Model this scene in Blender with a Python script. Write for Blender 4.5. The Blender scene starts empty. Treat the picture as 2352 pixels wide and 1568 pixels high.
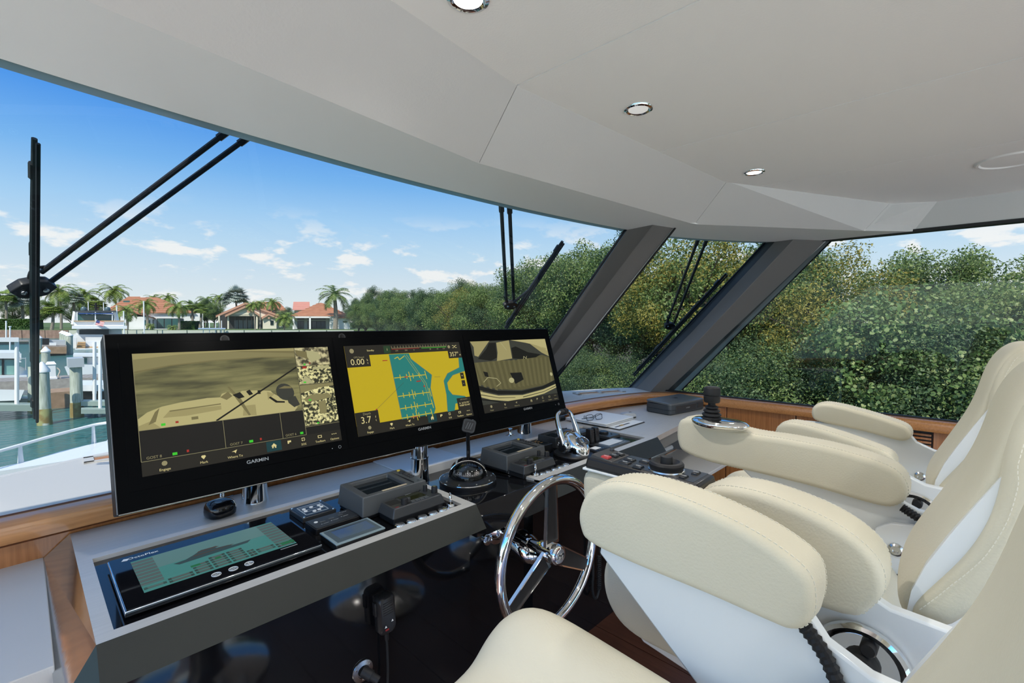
import bpy, math, random
import numpy as np
from mathutils import Vector, Matrix
random.seed(7)
SC = bpy.context.scene
COL = SC.collection
R = math.radians

# ------------------------------------------------------------------ camera
FPX, CAM = 1090.0, Vector((0.0, 0.0, 1.55))
PITCH, YAW = R(-2.5), R(46.0)
cd = bpy.data.cameras.new('camera'); cam = bpy.data.objects.new('camera', cd); COL.objects.link(cam)
cam.location = CAM; cam.rotation_euler = (R(90) + PITCH, 0, -YAW)
cd.sensor_fit = 'HORIZONTAL'; cd.sensor_width = 36.0; cd.lens = FPX / 2352 * 36.0
cd.clip_start = 0.01; cd.clip_end = 2000
SC.camera = cam
SC.view_settings.view_transform = 'Standard'; SC.view_settings.look = 'None'
SC.view_settings.gamma = 1.0; SC.view_settings.use_curve_mapping = False
SC.view_settings.exposure = 0.0

# ------------------------------------------------------------------ sky and sun
TINT = 0.34                      # transmission of the tinted marine glass
SKYK = 1.0 / TINT
w = bpy.data.worlds.new('sky'); SC.world = w; w.use_nodes = True
nt = w.node_tree; N = nt.nodes; L = nt.links
for n in list(N): N.remove(n)
def nd(t, **k):
    n = N.new(t)
    for a, b in k.items(): setattr(n, a, b)
    return n
tc = nd('ShaderNodeTexCoord'); sep = nd('ShaderNodeSeparateXYZ'); L.new(tc.outputs['Generated'], sep.inputs[0])
ramp = nd('ShaderNodeValToRGB'); L.new(sep.outputs['Z'], ramp.inputs[0])
cr = ramp.color_ramp
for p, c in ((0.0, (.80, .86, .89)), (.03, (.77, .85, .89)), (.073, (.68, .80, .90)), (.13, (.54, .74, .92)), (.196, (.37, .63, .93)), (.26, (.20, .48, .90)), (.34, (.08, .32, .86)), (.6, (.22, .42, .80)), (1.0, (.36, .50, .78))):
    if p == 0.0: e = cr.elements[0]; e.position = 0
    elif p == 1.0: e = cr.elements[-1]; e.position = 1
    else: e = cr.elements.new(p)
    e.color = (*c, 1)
# clouds: the direction is divided by its height, so they flatten towards the horizon
dv = nd('ShaderNodeMath', operation='ADD'); L.new(sep.outputs['Z'], dv.inputs[0]); dv.inputs[1].default_value = .30
cx = nd('ShaderNodeMath', operation='DIVIDE'); L.new(sep.outputs['X'], cx.inputs[0]); L.new(dv.outputs[0], cx.inputs[1])
cy = nd('ShaderNodeMath', operation='DIVIDE'); L.new(sep.outputs['Y'], cy.inputs[0]); L.new(dv.outputs[0], cy.inputs[1])
cb = nd('ShaderNodeCombineXYZ'); L.new(cx.outputs[0], cb.inputs[0]); L.new(cy.outputs[0], cb.inputs[1])
cb.inputs[2].default_value = 3.3
nz = nd('ShaderNodeTexNoise'); L.new(cb.outputs[0], nz.inputs['Vector']); nz.inputs['Scale'].default_value = 4.2
nz.inputs['Detail'].default_value = 9; nz.inputs['Roughness'].default_value = .56
mr = nd('ShaderNodeMapRange', interpolation_type='SMOOTHSTEP'); L.new(nz.outputs['Fac'], mr.inputs[0])
mr.inputs[1].default_value = .52; mr.inputs[2].default_value = .61
fade = nd('ShaderNodeMapRange', interpolation_type='SMOOTHSTEP'); L.new(sep.outputs['Z'], fade.inputs[0])
fade.inputs[1].default_value = .22; fade.inputs[2].default_value = .12; fade.inputs[3].default_value = .0; fade.inputs[4].default_value = .9
mm = nd('ShaderNodeMath', operation='MULTIPLY'); L.new(mr.outputs[0], mm.inputs[0]); L.new(fade.outputs[0], mm.inputs[1])
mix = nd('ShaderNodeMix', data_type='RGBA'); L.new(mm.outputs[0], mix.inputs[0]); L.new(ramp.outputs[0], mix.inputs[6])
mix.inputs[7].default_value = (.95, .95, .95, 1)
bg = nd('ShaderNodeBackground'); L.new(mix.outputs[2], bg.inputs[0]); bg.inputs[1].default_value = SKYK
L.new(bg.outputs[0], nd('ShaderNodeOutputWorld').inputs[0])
sd = bpy.data.lights.new('sun', 'SUN'); sd.energy = 4.8 * SKYK; sd.angle = R(.6); sd.color = (1, .95, .86)
sun = bpy.data.objects.new('sun', sd); COL.objects.link(sun)
SUND = Vector((-.62, -.45, .80)).normalized()      # towards the sun: aft and to port
sun.rotation_euler = SUND.to_track_quat('Z', 'Y').to_euler()

# ------------------------------------------------------------------ view geometry (for laying the place out)
FW = Vector((math.sin(YAW) * math.cos(PITCH), math.cos(YAW) * math.cos(PITCH), math.sin(PITCH)))
RT = Vector((math.cos(YAW), -math.sin(YAW), 0)); UP = RT.cross(FW)
def ray(x, y): return FW + RT * ((x - 1176) / FPX) + UP * ((784 - y) / FPX)
def onz(x, y, z): d = ray(x, y); return CAM + d * ((z - CAM.z) / d.z)
def ony(x, y, v): d = ray(x, y); return CAM + d * ((v - CAM.y) / d.y)
def onx(x, y, v): d = ray(x, y); return CAM + d * ((v - CAM.x) / d.x)
def onp(x, y, p, n): d = ray(x, y); return CAM + d * ((Vector(p) - CAM).dot(n) / d.dot(n))
def dep(x, y, t): return CAM + ray(x, y) * t

# ------------------------------------------------------------------ materials
MATS = {}
def mat(name, col=(.5, .5, .5), rough=.5, metal=0, spec=.5, emit=None, es=1.0, noise=None, bump=0, bscale=60, coat=0, scale=(1, 1, 1), trans=0, aniso=False):
    if name in MATS: return MATS[name]
    m = bpy.data.materials.new(name); m.use_nodes = True; MATS[name] = m
    t = m.node_tree; b = t.nodes['Principled BSDF']; I = b.inputs
    I['Base Color'].default_value = (*col, 1); I['Roughness'].default_value = rough; I['Metallic'].default_value = metal
    I['Specular IOR Level'].default_value = spec; I['Coat Weight'].default_value = coat
    if emit: I['Emission Color'].default_value = (*emit, 1); I['Emission Strength'].default_value = es
    if noise or bump:
        tcn = t.nodes.new('ShaderNodeTexCoord'); mp = t.nodes.new('ShaderNodeMapping'); mp.inputs['Scale'].default_value = scale
        t.links.new(tcn.outputs['Object'], mp.inputs[0])
    if noise:
        c2, sc, lo, hi = noise
        nz = t.nodes.new('ShaderNodeTexNoise'); nz.inputs['Scale'].default_value = sc; nz.inputs['Detail'].default_value = 5
        t.links.new(mp.outputs[0], nz.inputs['Vector'])
        r = t.nodes.new('ShaderNodeMapRange'); r.inputs[1].default_value = lo; r.inputs[2].default_value = hi
        t.links.new(nz.outputs['Fac'], r.inputs[0])
        mx = t.nodes.new('ShaderNodeMix'); mx.data_type = 'RGBA'; t.links.new(r.outputs[0], mx.inputs[0])
        mx.inputs[6].default_value = (*col, 1); mx.inputs[7].default_value = (*c2, 1)
        t.links.new(mx.outputs[2], I['Base Color'])
        if emit is not None: t.links.new(mx.outputs[2], I['Emission Color'])
    if bump:
        nb = t.nodes.new('ShaderNodeTexNoise'); nb.inputs['Scale'].default_value = bscale; nb.inputs['Detail'].default_value = 4
        t.links.new(mp.outputs[0], nb.inputs['Vector'])
        bp = t.nodes.new('ShaderNodeBump'); bp.inputs['Strength'].default_value = bump; bp.inputs['Distance'].default_value = .01
        t.links.new(nb.outputs['Fac'], bp.inputs['Height']); t.links.new(bp.outputs[0], I['Normal'])
    return m
def glow(name, col, s=1.0):          # a lit display area: the light it gives off is its colour
    return mat(name, (0.0, 0.0, 0.0), .45, spec=.15, emit=col, es=s)
M = mat
M('headliner', (.90, .895, .88), .75, spec=.2, bump=.05, bscale=180)
M('soffit_metal', (.88, .88, .87), .42, metal=.15, bump=.03, bscale=8, scale=(1, 40, 1))
M('soffit_vinyl', (.66, .655, .645), .6, spec=.3, bump=.06, bscale=160)
M('pillar_vinyl', (.165, .16, .155), .65, spec=.3, bump=.1, bscale=220)
M('gasket', (.012, .012, .013), .6)
M('frame_white', (.75, .77, .77), .35)
M('teak', (.58, .26, .09), .28, spec=.5, noise=((.46, .19, .06), 3.0, .35, .7), scale=(2, 40, 40), coat=.4)
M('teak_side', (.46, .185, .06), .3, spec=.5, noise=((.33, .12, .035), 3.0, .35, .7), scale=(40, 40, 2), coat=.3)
M('teak_dark', (.10, .032, .012), .4)
M('ledge_grey', (.52, .505, .475), .42, spec=.4, bump=.12, bscale=40, scale=(3, 30, 1))
M('dash_metal', (.62, .59, .545), .38, metal=.2, noise=((.56, .535, .49), 4.0, .3, .7), scale=(2, 60, 1), bump=.04, bscale=8)
M('console_front', (.023, .025, .021), .5, metal=.0, spec=.3, bump=.06, bscale=300)
M('gloss_black', (.006, .006, .007), .06, spec=.45)
M('panel_black', (.008, .008, .009), .12, spec=.4)
M('screen_glass', (.0035, .0037, .004), .25, spec=.02)
M('housing_black', (.010, .010, .011), .45, spec=.12)
M('chrome', (.86, .86, .85), .045, metal=1)
M('steel', (.62, .62, .61), .22, metal=1)
M('polished_steel', (.50, .52, .54), .07, metal=1, bump=.03, bscale=9)
M('cream_leather', (.665, .615, .475), .52, spec=.35, bump=.10, bscale=240, noise=((.63, .58, .44), 6, .3, .7))
M('stitch', (.74, .70, .58), .6)
M('white_gelcoat', (.74, .76, .755), .22, spec=.5)
M('bounce_deck', (.55, .52, .47), .7, noise=((.48, .455, .41), 3, .3, .7), scale=(1, 20, 1))  # tone of the added bounce decks, chosen to warm the ceiling
M('white_paint', (.82, .83, .82), .4)
M('rubber', (.014, .014, .015), .55, spec=.3)
M('plastic_black', (.013, .013, .014), .35, spec=.4)
M('plastic_grey', (.075, .08, .082), .33, spec=.4, bump=.04, bscale=400)
M('plastic_dkgrey', (.035, .037, .039), .3, spec=.4)
M('dark_glass', (.012, .017, .02), .05, spec=.5)
M('blue_glass', (.10, .14, .18), .18, spec=.5, noise=((.07, .12, .22), 14, .4, .6))
M('paper', (.86, .87, .86), .7)
M('print_white', (.8, .8, .78), .5)
M('print_grey', (.35, .36, .36), .5)
M('floor_wood', (.075, .027, .014), .3, noise=((.045, .016, .008), 3, .3, .7), scale=(30, 2, 1))

# ------------------------------------------------------------------ mesh builder
class MB:
    def __init__(s, M=None): s.v = []; s.f = []; s.M = M
    def add(s, pts, faces):
        o = len(s.v)
        for p in pts: s.v.append((s.M @ Vector(p)) if s.M is not None else Vector(p))
        for f in faces: s.f.append(tuple(o + i for i in f))
        return s
    def poly(s, pts): return s.add(pts, [tuple(range(len(pts)))])
    def box(s, x0, x1, y0, y1, z0, z1):
        return s.loft([[(x0, y0, z0), (x1, y0, z0), (x1, y1, z0), (x0, y1, z0)], [(x0, y0, z1), (x1, y0, z1), (x1, y1, z1), (x0, y1, z1)]])
    def loft(s, loops, caps=True, close=True):
        n = len(loops[0]); pts = [p for l in loops for p in l]; fs = []
        for k in range(len(loops) - 1):
            for i in range(n if close else n - 1):
                j = (i + 1) % n; a = k * n; b = a + n
                fs.append((a + i, a + j, b + j, b + i))
        if caps:
            fs.append(tuple(reversed(range(n)))); e = (len(loops) - 1) * n; fs.append(tuple(range(e, e + n)))
        return s.add(pts, fs)
    def prism(s, pts, d):            # polygon swept by vector d
        d = Vector(d); return s.loft([[Vector(p) for p in pts], [Vector(p) + d for p in pts]])
    def tube(s, path, r, n=10, closed=False, flat=1.0, caps=True):
        P = [Vector(p) for p in path]; m = len(P); loops = []; prev = None
        rr = r if isinstance(r, (list, tuple)) else [r] * m
        for i in range(m):
            a = P[(i - 1) % m] if (closed or i) else P[0]; b = P[(i + 1) % m] if (closed or i < m - 1) else P[-1]
            t = (b - a).normalized()
            if prev is None:
                u = t.orthogonal().normalized()
            else:
                u = (prev - t * prev.dot(t)); u = u.normalized() if u.length > 1e-6 else t.orthogonal().normalized()
            prev = u; q = t.cross(u)
            loops.append([P[i] + u * (rr[i] * math.cos(2 * math.pi * k / n)) + q * (flat * rr[i] * math.sin(2 * math.pi * k / n)) for k in range(n)])
        if closed: loops.append(loops[0]); return s.loft(loops, caps=False)
        return s.loft(loops, caps=caps)
    def lathe(s, prof, c, ax=(0, 0, 1), n=24, a0=0, a1=2 * math.pi):
        ax = Vector(ax).normalized(); u = ax.orthogonal().normalized(); q = ax.cross(u); c = Vector(c); loops = []
        for r_, h in prof:
            r_ = max(r_, 1e-5)
            loops.append([c + ax * h + u * (r_ * math.cos(2 * math.pi * k / n)) + q * (r_ * math.sin(2 * math.pi * k / n)) for k in range(n)])
        return s.loft(loops, caps=True)
    def build(s, name, m, parent=None, smooth=False, bevel=0, seg=2, ang=35, label=None, cat=None, group=None, kind=None, sub=0):
        me = bpy.data.meshes.new(name); me.from_pydata([tuple(p) for p in s.v], [], s.f); me.update()
        o = bpy.data.objects.new(name, me); COL.objects.link(o)
        me.materials.append(MATS[m] if isinstance(m, str) else m)
        if smooth or bevel:
            for p in me.polygons: p.use_smooth = True
            if not sub: me.set_sharp_from_angle(angle=R(ang))
        if bevel:
            b = o.modifiers.new('bevel', 'BEVEL'); b.width = bevel; b.segments = seg; b.limit_method = 'ANGLE'; b.angle_limit = R(30); b.harden_normals = False
        if sub:
            b = o.modifiers.new('sub', 'SUBSURF'); b.levels = sub; b.render_levels = sub
        setp(o, parent); tag(o, label, cat, group, kind); return o
ROOTM = {}
def setp(o, parent):
    if parent is None: return
    o.parent = parent
    if parent.name in ROOTM: o.matrix_parent_inverse = ROOTM[parent.name].inverted()
def tag(o, label=None, cat=None, group=None, kind=None):
    if label: o['label'] = label
    if cat: o['category'] = cat
    if group: o['group'] = group
    if kind: o['kind'] = kind
    return o
def thing(name, loc, label, cat, group=None, kind=None):
    o = bpy.data.objects.new(name, None); COL.objects.link(o); o.location = loc; o.empty_display_size = .05
    ROOTM[o.name] = Matrix.Translation(Vector(loc)); return tag(o, label, cat, group, kind)
def copy_tree(o, parent=None):
    c = o.copy(); COL.objects.link(c); c.parent = parent
    for ch in list(o.children): copy_tree(ch, c)
    return c
def text(name, s, frame, m, parent, size=.01, align='CENTER', depth=.0002, bold=0, sx=1.0):
    """frame: Matrix with x along the line, y up the letters, z out of the surface"""
    cu = bpy.data.curves.new(name, 'FONT'); cu.body = s; cu.size = size; cu.align_x = align; cu.align_y = 'CENTER'; cu.extrude = depth; cu.offset = bold; cu.resolution_u = 3
    t = bpy.data.objects.new(name, cu); me = bpy.data.meshes.new_from_object(t)
    bpy.data.objects.remove(t); bpy.data.curves.remove(cu)
    me.transform(frame @ Matrix.Diagonal((sx, 1, 1, 1))); me.name = name
    o = bpy.data.objects.new(name, me); COL.objects.link(o); me.materials.clear(); me.materials.append(MATS[m] if isinstance(m, str) else m)
    setp(o, parent); return o
def frame(o, x, y):
    x = Vector(x).normalized(); y = Vector(y).normalized(); z = x.cross(y).normalized(); y = z.cross(x)
    f = Matrix((x, y, z)).transposed().to_4x4(); f.translation = Vector(o); return f
def rrect(w, h, r, n=4, cx=0, cy=0):
    out = []
    for (sx, sy, a) in ((1, 1, 0), (-1, 1, 90), (-1, -1, 180), (1, -1, 270)):
        for k in range(n + 1):
            t = R(a + 90 * k / n); out.append((cx + sx * (w / 2 - r) + r * math.cos(t), cy + sy * (h / 2 - r) + r * math.sin(t)))
    return out
# ================================================================== THE ROOM
def lerp(a, b, t): return a + (b - a) * t
def cat_curve(P, k=8):
    out = []; n = len(P)
    for i in range(n - 1):
        p0, p1, p2, p3 = P[max(i - 1, 0)], P[i], P[i + 1], P[min(i + 2, n - 1)]
        for s in range(k):
            t = s / k
            out.append(tuple(.5 * (2 * b + (c - a) * t + (2 * a - 5 * b + 4 * c - d) * t * t + (3 * b - a - 3 * c + d) * t ** 3) for a, b, c, d in zip(p0, p1, p2, p3)))
    out.append(tuple(P[-1])); return out
ZL, ZS, ZC = 1.0, 2.05, 2.20          # ledge, soffit, ceiling heights
FLOOR = 0.10
# floor planks
fl = MB().box(-1.25, 3.62, -3.0, 2.8, FLOOR - .06, FLOOR - .012).build('floor', 'teak_dark', kind='structure')
for i in range(27):
    x = -1.2 + i * .18
    MB().box(x + .002, x + .178, -3.0, 2.0, FLOOR - .012, FLOOR).build('plank', 'floor_wood', fl)
# window base and head curves (plan), starboard half measured, port half mirrored about x = 1.24
base_s = [(1.24, 2.76), (2.1, 2.62), (2.6, 2.43), (2.99, 2.25), (3.31, 2.10), (3.50, 1.97), (3.58, 1.78)]
head_s = [(1.24, 1.45), (1.7, 1.437), (2.29, 1.377), (2.71, 1.289), (3.05, 1.12), (3.3, .947), (3.47, .72)]
base = cat_curve([(2.48 - x, y) for x, y in reversed(base_s[1:])] + base_s, 6)
head = cat_curve([(2.48 - x, y) for x, y in reversed(head_s[1:])] + head_s, 6)
# ledge between rail and windshield
rail_in = cat_curve([(-1.12, 1.2), (-1.10, 1.45), (-.95, 1.66), (-.6, 1.80), (-.05, 1.87), (1.24, 1.915), (2.5, 1.865), (3.0, 1.80), (3.3, 1.70), (3.42, 1.52), (3.45, 1.25)], 6)
def offs(P, d):
    out = []
    for i, p in enumerate(P):
        a = Vector(P[max(i - 1, 0)]); b = Vector(P[min(i + 1, len(P) - 1)]); t = (b - a).normalized()
        out.append((p[0] - t.y * d, p[1] + t.x * d))
    return out
rail_in = rail_in + [(3.45, y) for y in (.9, .4, -.2, -1, -2, -3)]
rail_out = offs(rail_in, .085)
led = MB(); nb = len(base)
back = offs(rail_in[:61], .07)
def resample(P, n):
    P = [Vector(p) for p in P]; d = [0]
    for a, b in zip(P, P[1:]): d.append(d[-1] + (b - a).length)
    out = []
    for k in range(n):
        t = d[-1] * k / (n - 1); i = max(j for j in range(len(d)) if d[j] <= t + 1e-9); i = min(i, len(P) - 2)
        out.append(P[i].lerp(P[i + 1], (t - d[i]) / max(d[i + 1] - d[i], 1e-9)))
    return out
NB = 72
bs = resample(base, NB); bk = resample(back, NB)
ol = offs([tuple(p) for p in bs], .03)
led.loft([[(p[0], p[1], ZL - .004) for p in ol], [(p[0], p[1], ZL - .004) for p in bk], [(p[0], p[1], ZL - .05) for p in bk], [(p[0], p[1], ZL - .05) for p in ol]], caps=False, close=False)
ledge = led.build('trim_1', 'ledge_grey', kind='structure'); tag(ledge, 'grey ledge under the windshield', None)
def vent(c, w, d, ang):
    f = Matrix.Translation(c) @ Matrix.Rotation(ang, 4, 'Z')
    m = MB(f)
    for a, b, e, g in ((-w / 2, w / 2, -d / 2, -d / 2 + .016), (-w / 2, w / 2, d / 2 - .016, d / 2), (-w / 2, -w / 2 + .03, -d / 2, d / 2), (w / 2 - .03, w / 2, -d / 2, d / 2), (-.012, .012, -d / 2, d / 2)):
        m.box(a, b, e, g, 0, .006)
    o = m.build('vent', 'ledge_grey', ledge)
    MB(f).box(-w / 2 + .01, w / 2 - .01, -d / 2 + .01, d / 2 - .01, -.003, .001).build('vent_slot', 'teak_dark', o)
    for q in (-.33, 0, .33): MB(f).box(-w / 2 + .02, w / 2 - .02, q * d * .6 - .004, q * d * .6 + .004, .001, .004).build('vent_slat', 'teak', o)
p = onz(246, 1050, ZL); vent(Vector((p.x + .13, p.y, ZL - .004)), .40, .10, R(-3))
p = onz(1372, 900, ZL); vent(Vector((p.x, p.y - .02, ZL - .004)), .42, .09, R(-25))
# teak rail: rounded section swept along the rail line
sec = [(0.0, -.060), (-.004, -.050), (-.006, -.03), (-.002, -.012), (.012, -.002), (.03, 0), (.085, 0), (.085, -.060)]
rl = MB(); loops = []
nrm = offs(rail_in, 1.0)
for (x, y), (u, v) in zip(rail_in, nrm):
    loops.append([(x + (u - x) * a, y + (v - y) * a, ZL + b) for a, b in sec])
rl.loft(loops)
rail = rl.build('trim_2', 'teak', smooth=True, kind='structure'); tag(rail, 'varnished teak rail running round the helm under the windows')
m = MB(); loops = [[(x + (u - x) * a, y + (v - y) * a, ZL + b) for a, b in ((.066, .001), (.070, .004), (.074, .001))] for (x, y), (u, v) in zip(rail_in, nrm)]
m.loft(loops).build('rail_inlay', 'teak_dark', rail)
# recess and teak fascia under the rail (forward part) down to the counters
m = MB(); loops = [[(x + (u - x) * a, y + (v - y) * a, b) for a, b in ((.045, ZL - .06), (.045, ZL - .075), (.03, ZL - .075), (.03, .80), (.06, .80), (.06, ZL - .06))] for (x, y), (u, v) in zip(rail_in[:61], nrm[:61])]
m.loft(loops).build('rail_fascia', 'teak_side', rail, smooth=True)
# starboard side: teak cabinet fronts under the rail
ws = MB().box(3.505, 3.60, -3.0, 1.75, FLOOR, ZL - .06).build('wall_starboard', 'teak_dark', kind='structure')
seams = [1.70, 1.235, .80, .262]
for a, b in ((1.70, 1.235), (1.235, .80), (.80, .262), (.132, -.45), (-.45, -1.1), (-1.1, -2)):
    MB().box(3.488, 3.506, min(a, b) + .003, max(a, b) - .003, FLOOR + .06, .935).build('wood_panel', 'teak_side', ws, bevel=.002)
MB().box(3.488, 3.506, .132, .262, FLOOR + .06, .775).build('wood_panel', 'teak_side', ws)
MB().box(3.50, 3.51, .135, .259, .775, .935).build('grille_back', 'gasket', ws)
for k in range(7):
    z = .785 + k * .0205; MB().box(3.484, 3.5, .137, .257, z, z + .011).build('grille_slat', 'teak_side', ws)
MB().box(3.484, 3.506, .197 + .03, .203 + .03, .775, .925).build('grille_rib', 'teak_side', ws)
# port side, mostly behind the camera
wp = MB().box(-1.22, -1.12, .75, 1.3, FLOOR, ZL).build('wall_port', 'teak_side', kind='structure')
MB().box(-1.2, -1.13, -3.0, 1.0, ZS - .02, ZC + .04).build('wall_port_upper', 'soffit_vinyl', wp)
# ceiling in panels with shadow-gap seams
ce = MB().box(-1.25, 3.62, -3.0, 1.3, ZC + .006, ZC + .05).build('ceiling', 'soffit_vinyl', kind='structure')
def ceil_panel(pts):
    MB().prism([(x, y, ZC) for x, y in pts], (0, 0, .006)).build('ceiling_panel', 'headliner', ce)
c1a, c1b = onz(1190, 195, ZC), onz(1625, 0, ZC)
c2a, c2b = onz(1520, 347, ZC), onz(2352, 140, ZC)
c3a, c3b = onz(1860, 408, ZC), onz(2352, 326, ZC)
def ext(a, b, y): t = (y - a.y) / (b.y - a.y); return a.x + (b.x - a.x) * t
g = .0025
xs = [c1a.x, c2a.x, c3a.x]; sl = [(c1b.x - c1a.x) / (c1b.y - c1a.y), (c2b.x - c2a.x) / (c2b.y - c2a.y), (c3b.x - c3a.x) / (c3b.y - c3a.y)]
ca = [c1a, c2a, c3a]
def lx(i, y): return ca[i].x + sl[i] * (y - ca[i].y) * .25
F_, B_ = 1.0, -3.0
ceil_panel([(-1.25, B_), (lx(0, B_) - g, B_), (lx(0, F_) - g, F_), (-1.25, F_)])
ceil_panel([(lx(0, B_) + g, B_), (lx(1, B_) - g, B_), (lx(1, F_) - g, F_), (lx(0, F_) + g, F_)])
ceil_panel([(lx(1, B_) + g, B_), (lx(2, B_) - g, B_), (lx(2, F_) - g, F_), (lx(1, F_) + g, F_)])
ceil_panel([(lx(2, B_) + g, B_), (3.55, B_), (3.55, F_), (lx(2, F_) + g, F_)])
# soffit round the windows: sloping fascia segments + underside
lowp = [onz(*p, ZS) for p in ((195, 0), (1100, 375), (1595, 515), (1985, 530))]
upp = [onz(*p, ZC) for p in ((905, 0), (1190, 195), (1670, 418), (2045, 467))]
d0 = (lowp[0] - lowp[1]); lowp[0] = lowp[1] + d0 * 1.9
upp[0] = upp[1] + (upp[0] - upp[1]) * 4.3
lowp.insert(0, Vector((-1.13, .45, ZS))); upp.insert(0, Vector((-1.13, .25, ZC)))
lowp.append(Vector((3.50, .24, ZS))); upp.append(Vector((3.50, .14, ZC)))
so = thing('trim_3', (1.24, 1.0, ZS), 'pale padded soffit above the windshield', None, kind='structure')
for i in range(len(lowp) - 1):
    a, b, c, d = lowp[i].copy(), lowp[i + 1].copy(), upp[i + 1].copy(), upp[i].copy()
    e = (b - a).normalized() * .0015; a += e; b -= e; e = (c - d).normalized() * .0015; d += e; c -= e
    off = Vector((0, .012, .012))
    MB().loft([[a, b, c + Vector((0, 0, .004)), d + Vector((0, 0, .004))], [a + off, b + off, c + off, d + off]]).build('soffit_panel', 'soffit_vinyl', so)
hd = resample(head, NB); lo = resample([(p.x, p.y) for p in lowp], NB)
lowc = MB(); hdo = offs([tuple(p) for p in hd], .05)
lowc.loft([[(p[0], p[1], ZS) for p in hdo], [(p[0], p[1], ZS) for p in lo], [(p[0], p[1] , ZS + .012) for p in lo], [(p[0], p[1], ZS + .012) for p in hdo], [(p[0], p[1], ZS) for p in hdo]], close=False, caps=False)
lowc.build('soffit_underside', 'soffit_metal', so)
MB().loft([[(p[0], p[1], ZS + .012) for p in hdo], [(p[0], p[1], ZC + .05) for p in hdo]], caps=False, close=False).build('cornice', 'soffit_vinyl', so)
MB().poly([(-1.3, 1.25, ZC + .05)] + [(p[0], p[1], ZC + .05) for p in hdo] + [(3.62, 1.25, ZC + .05)]).build('roof_skin', 'white_paint', so)
a, b = lowp[2], lowp[2] + Vector((-.34, .24, 0))
q = onz(968, 414, ZS)
MB().box(-.0012, .0012, 0, (q - lowp[2]).length, -.001, .0004).build('seam', 'gasket', so).matrix_local = Matrix.Translation(lowp[2]) @ Matrix.Rotation(math.atan2(-(q - lowp[2]).x, (q - lowp[2]).y), 4, 'Z')
# starboard header above the side window
wh = MB().box(3.495, 3.60, -3.0, .9, ZS + .012, ZC + .006).build('wall_starboard_header', 'soffit_vinyl', kind='structure')
wh.name = 'trim_4'; tag(wh, 'pale header panel over the side window', kind='structure')
MB().box(3.49, 3.56, -3.0, .72, ZS - .004, ZS + .012).build('window_gasket', 'gasket', wh)
# glass
gl = bpy.data.materials.new('tinted_glass'); gl.use_nodes = True; MATS['tinted_glass'] = gl
t = gl.node_tree; t.nodes.clear()
tr = t.nodes.new('ShaderNodeBsdfTransparent'); tr.inputs[0].default_value = (TINT * .985, TINT, TINT * .99, 1)
gs = t.nodes.new('ShaderNodeBsdfGlossy'); gs.inputs['Roughness'].default_value = .0; gs.inputs['Color'].default_value = (.45, .5, .5, 1)
fr = t.nodes.new('ShaderNodeFresnel'); fr.inputs[0].default_value = 1.45
mx = t.nodes.new('ShaderNodeMixShader'); t.links.new(fr.outputs[0], mx.inputs[0]); t.links.new(tr.outputs[0], mx.inputs[1]); t.links.new(gs.outputs[0], mx.inputs[2])
t.links.new(mx.outputs[0], t.nodes.new('ShaderNodeOutputMaterial').inputs[0])
def pane(name, i0, i1, lab):
    m = MB().loft([[(bs[i][0], bs[i][1], ZL - .004) for i in range(i0, i1 + 1)], [(hd[i][0], hd[i][1], ZS + .004) for i in range(i0, i1 + 1)]], caps=False, close=False)
    o = m.build(name, 'tinted_glass', smooth=True, kind='structure'); tag(o, lab); return o
hs_i = lambda x: min(range(NB), key=lambda i: abs(hd[i][0] - x))
pane('window_1', 4, 57, 'wide curved windshield pane ahead of the helm displays')
pane('window_2', 57, 69, 'narrow windshield pane between the two raked grey pillars')
sg = MB().poly([(3.515, 1.70, ZL), (3.515, .66, ZS + .003), (3.515, -3, ZS + .003), (3.515, -3, ZL)]).build('window_3', 'tinted_glass', kind='structure'); tag(sg, 'large starboard side window facing the trees')
MB().box(3.505, 3.53, -3.0, 1.72, ZL - .002, ZL + .008).build('window_gasket', 'gasket', sg)
# unseen decks added to bounce sunlight inside; port side left open for it
sdk = MB().box(-3.3, -1.23, -9, 2.6, -.02, .06).build('side_bounce_deck', 'bounce_deck', None); tag(sdk, 'unseen pale side deck added to bounce sunlight in from port', 'deck')
adk = MB().box(-1.23, 4.2, -9, -3.01, -.02, .06).build('after_bounce_deck', 'bounce_deck', None); tag(adk, 'unseen pale after deck added to bounce sunlight forward', 'deck')
# raked pillars
def pillar(name, bot, top, lab, trim=None):
    B = [onz(*p, ZL - .002) for p in bot]; T = [onz(*p, ZS + .001) for p in top]
    out = Vector((.045, .02, .02))
    B[1] = CAM + (B[1] - CAM) * .972; T[1] = CAM + (T[1] - CAM) * .972           # the ridge stands proud into the cabin
    for k in range(3):
        ax = (B[k] - T[k]).normalized(); B[k] += ax * ((B[k].z - ZL + .012) / -ax.z); T[k] -= ax * ((ZS + .012 - T[k].z) / -ax.z)
    m = MB().loft([[B[0], B[1], B[2], B[2] + out, B[0] + out], [T[0], T[1], T[2], T[2] + out, T[0] + out]])
    o = m.build(name, 'pillar_vinyl', kind='structure', bevel=.004); tag(o, lab)
    g0 = MB().tube([B[0] + Vector((-.004, .01, 0)), T[0] + Vector((-.004, .01, 0))], .007, 6).build('pillar_gasket', 'gasket', o)
    if trim:
        b, t_ = onz(*trim[0], ZL), onz(*trim[1], ZS)
        MB().loft([[B[2], b, b + out * .5, B[2] + out], [T[2], t_, t_ + out * .5, T[2] + out]]).build('pillar_edge', trim[2], o)
        MB().tube([b, t_], .006, 6).build('pillar_gasket', 'gasket', o)
pillar('trim_5', [(1170, 918), (1205, 905), (1250, 898)], [(1441, 527), (1494, 523), (1547, 523)], 'raked grey windshield pillar behind the displays', ((1256, 898), (1551, 523), 'frame_white'))
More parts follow.
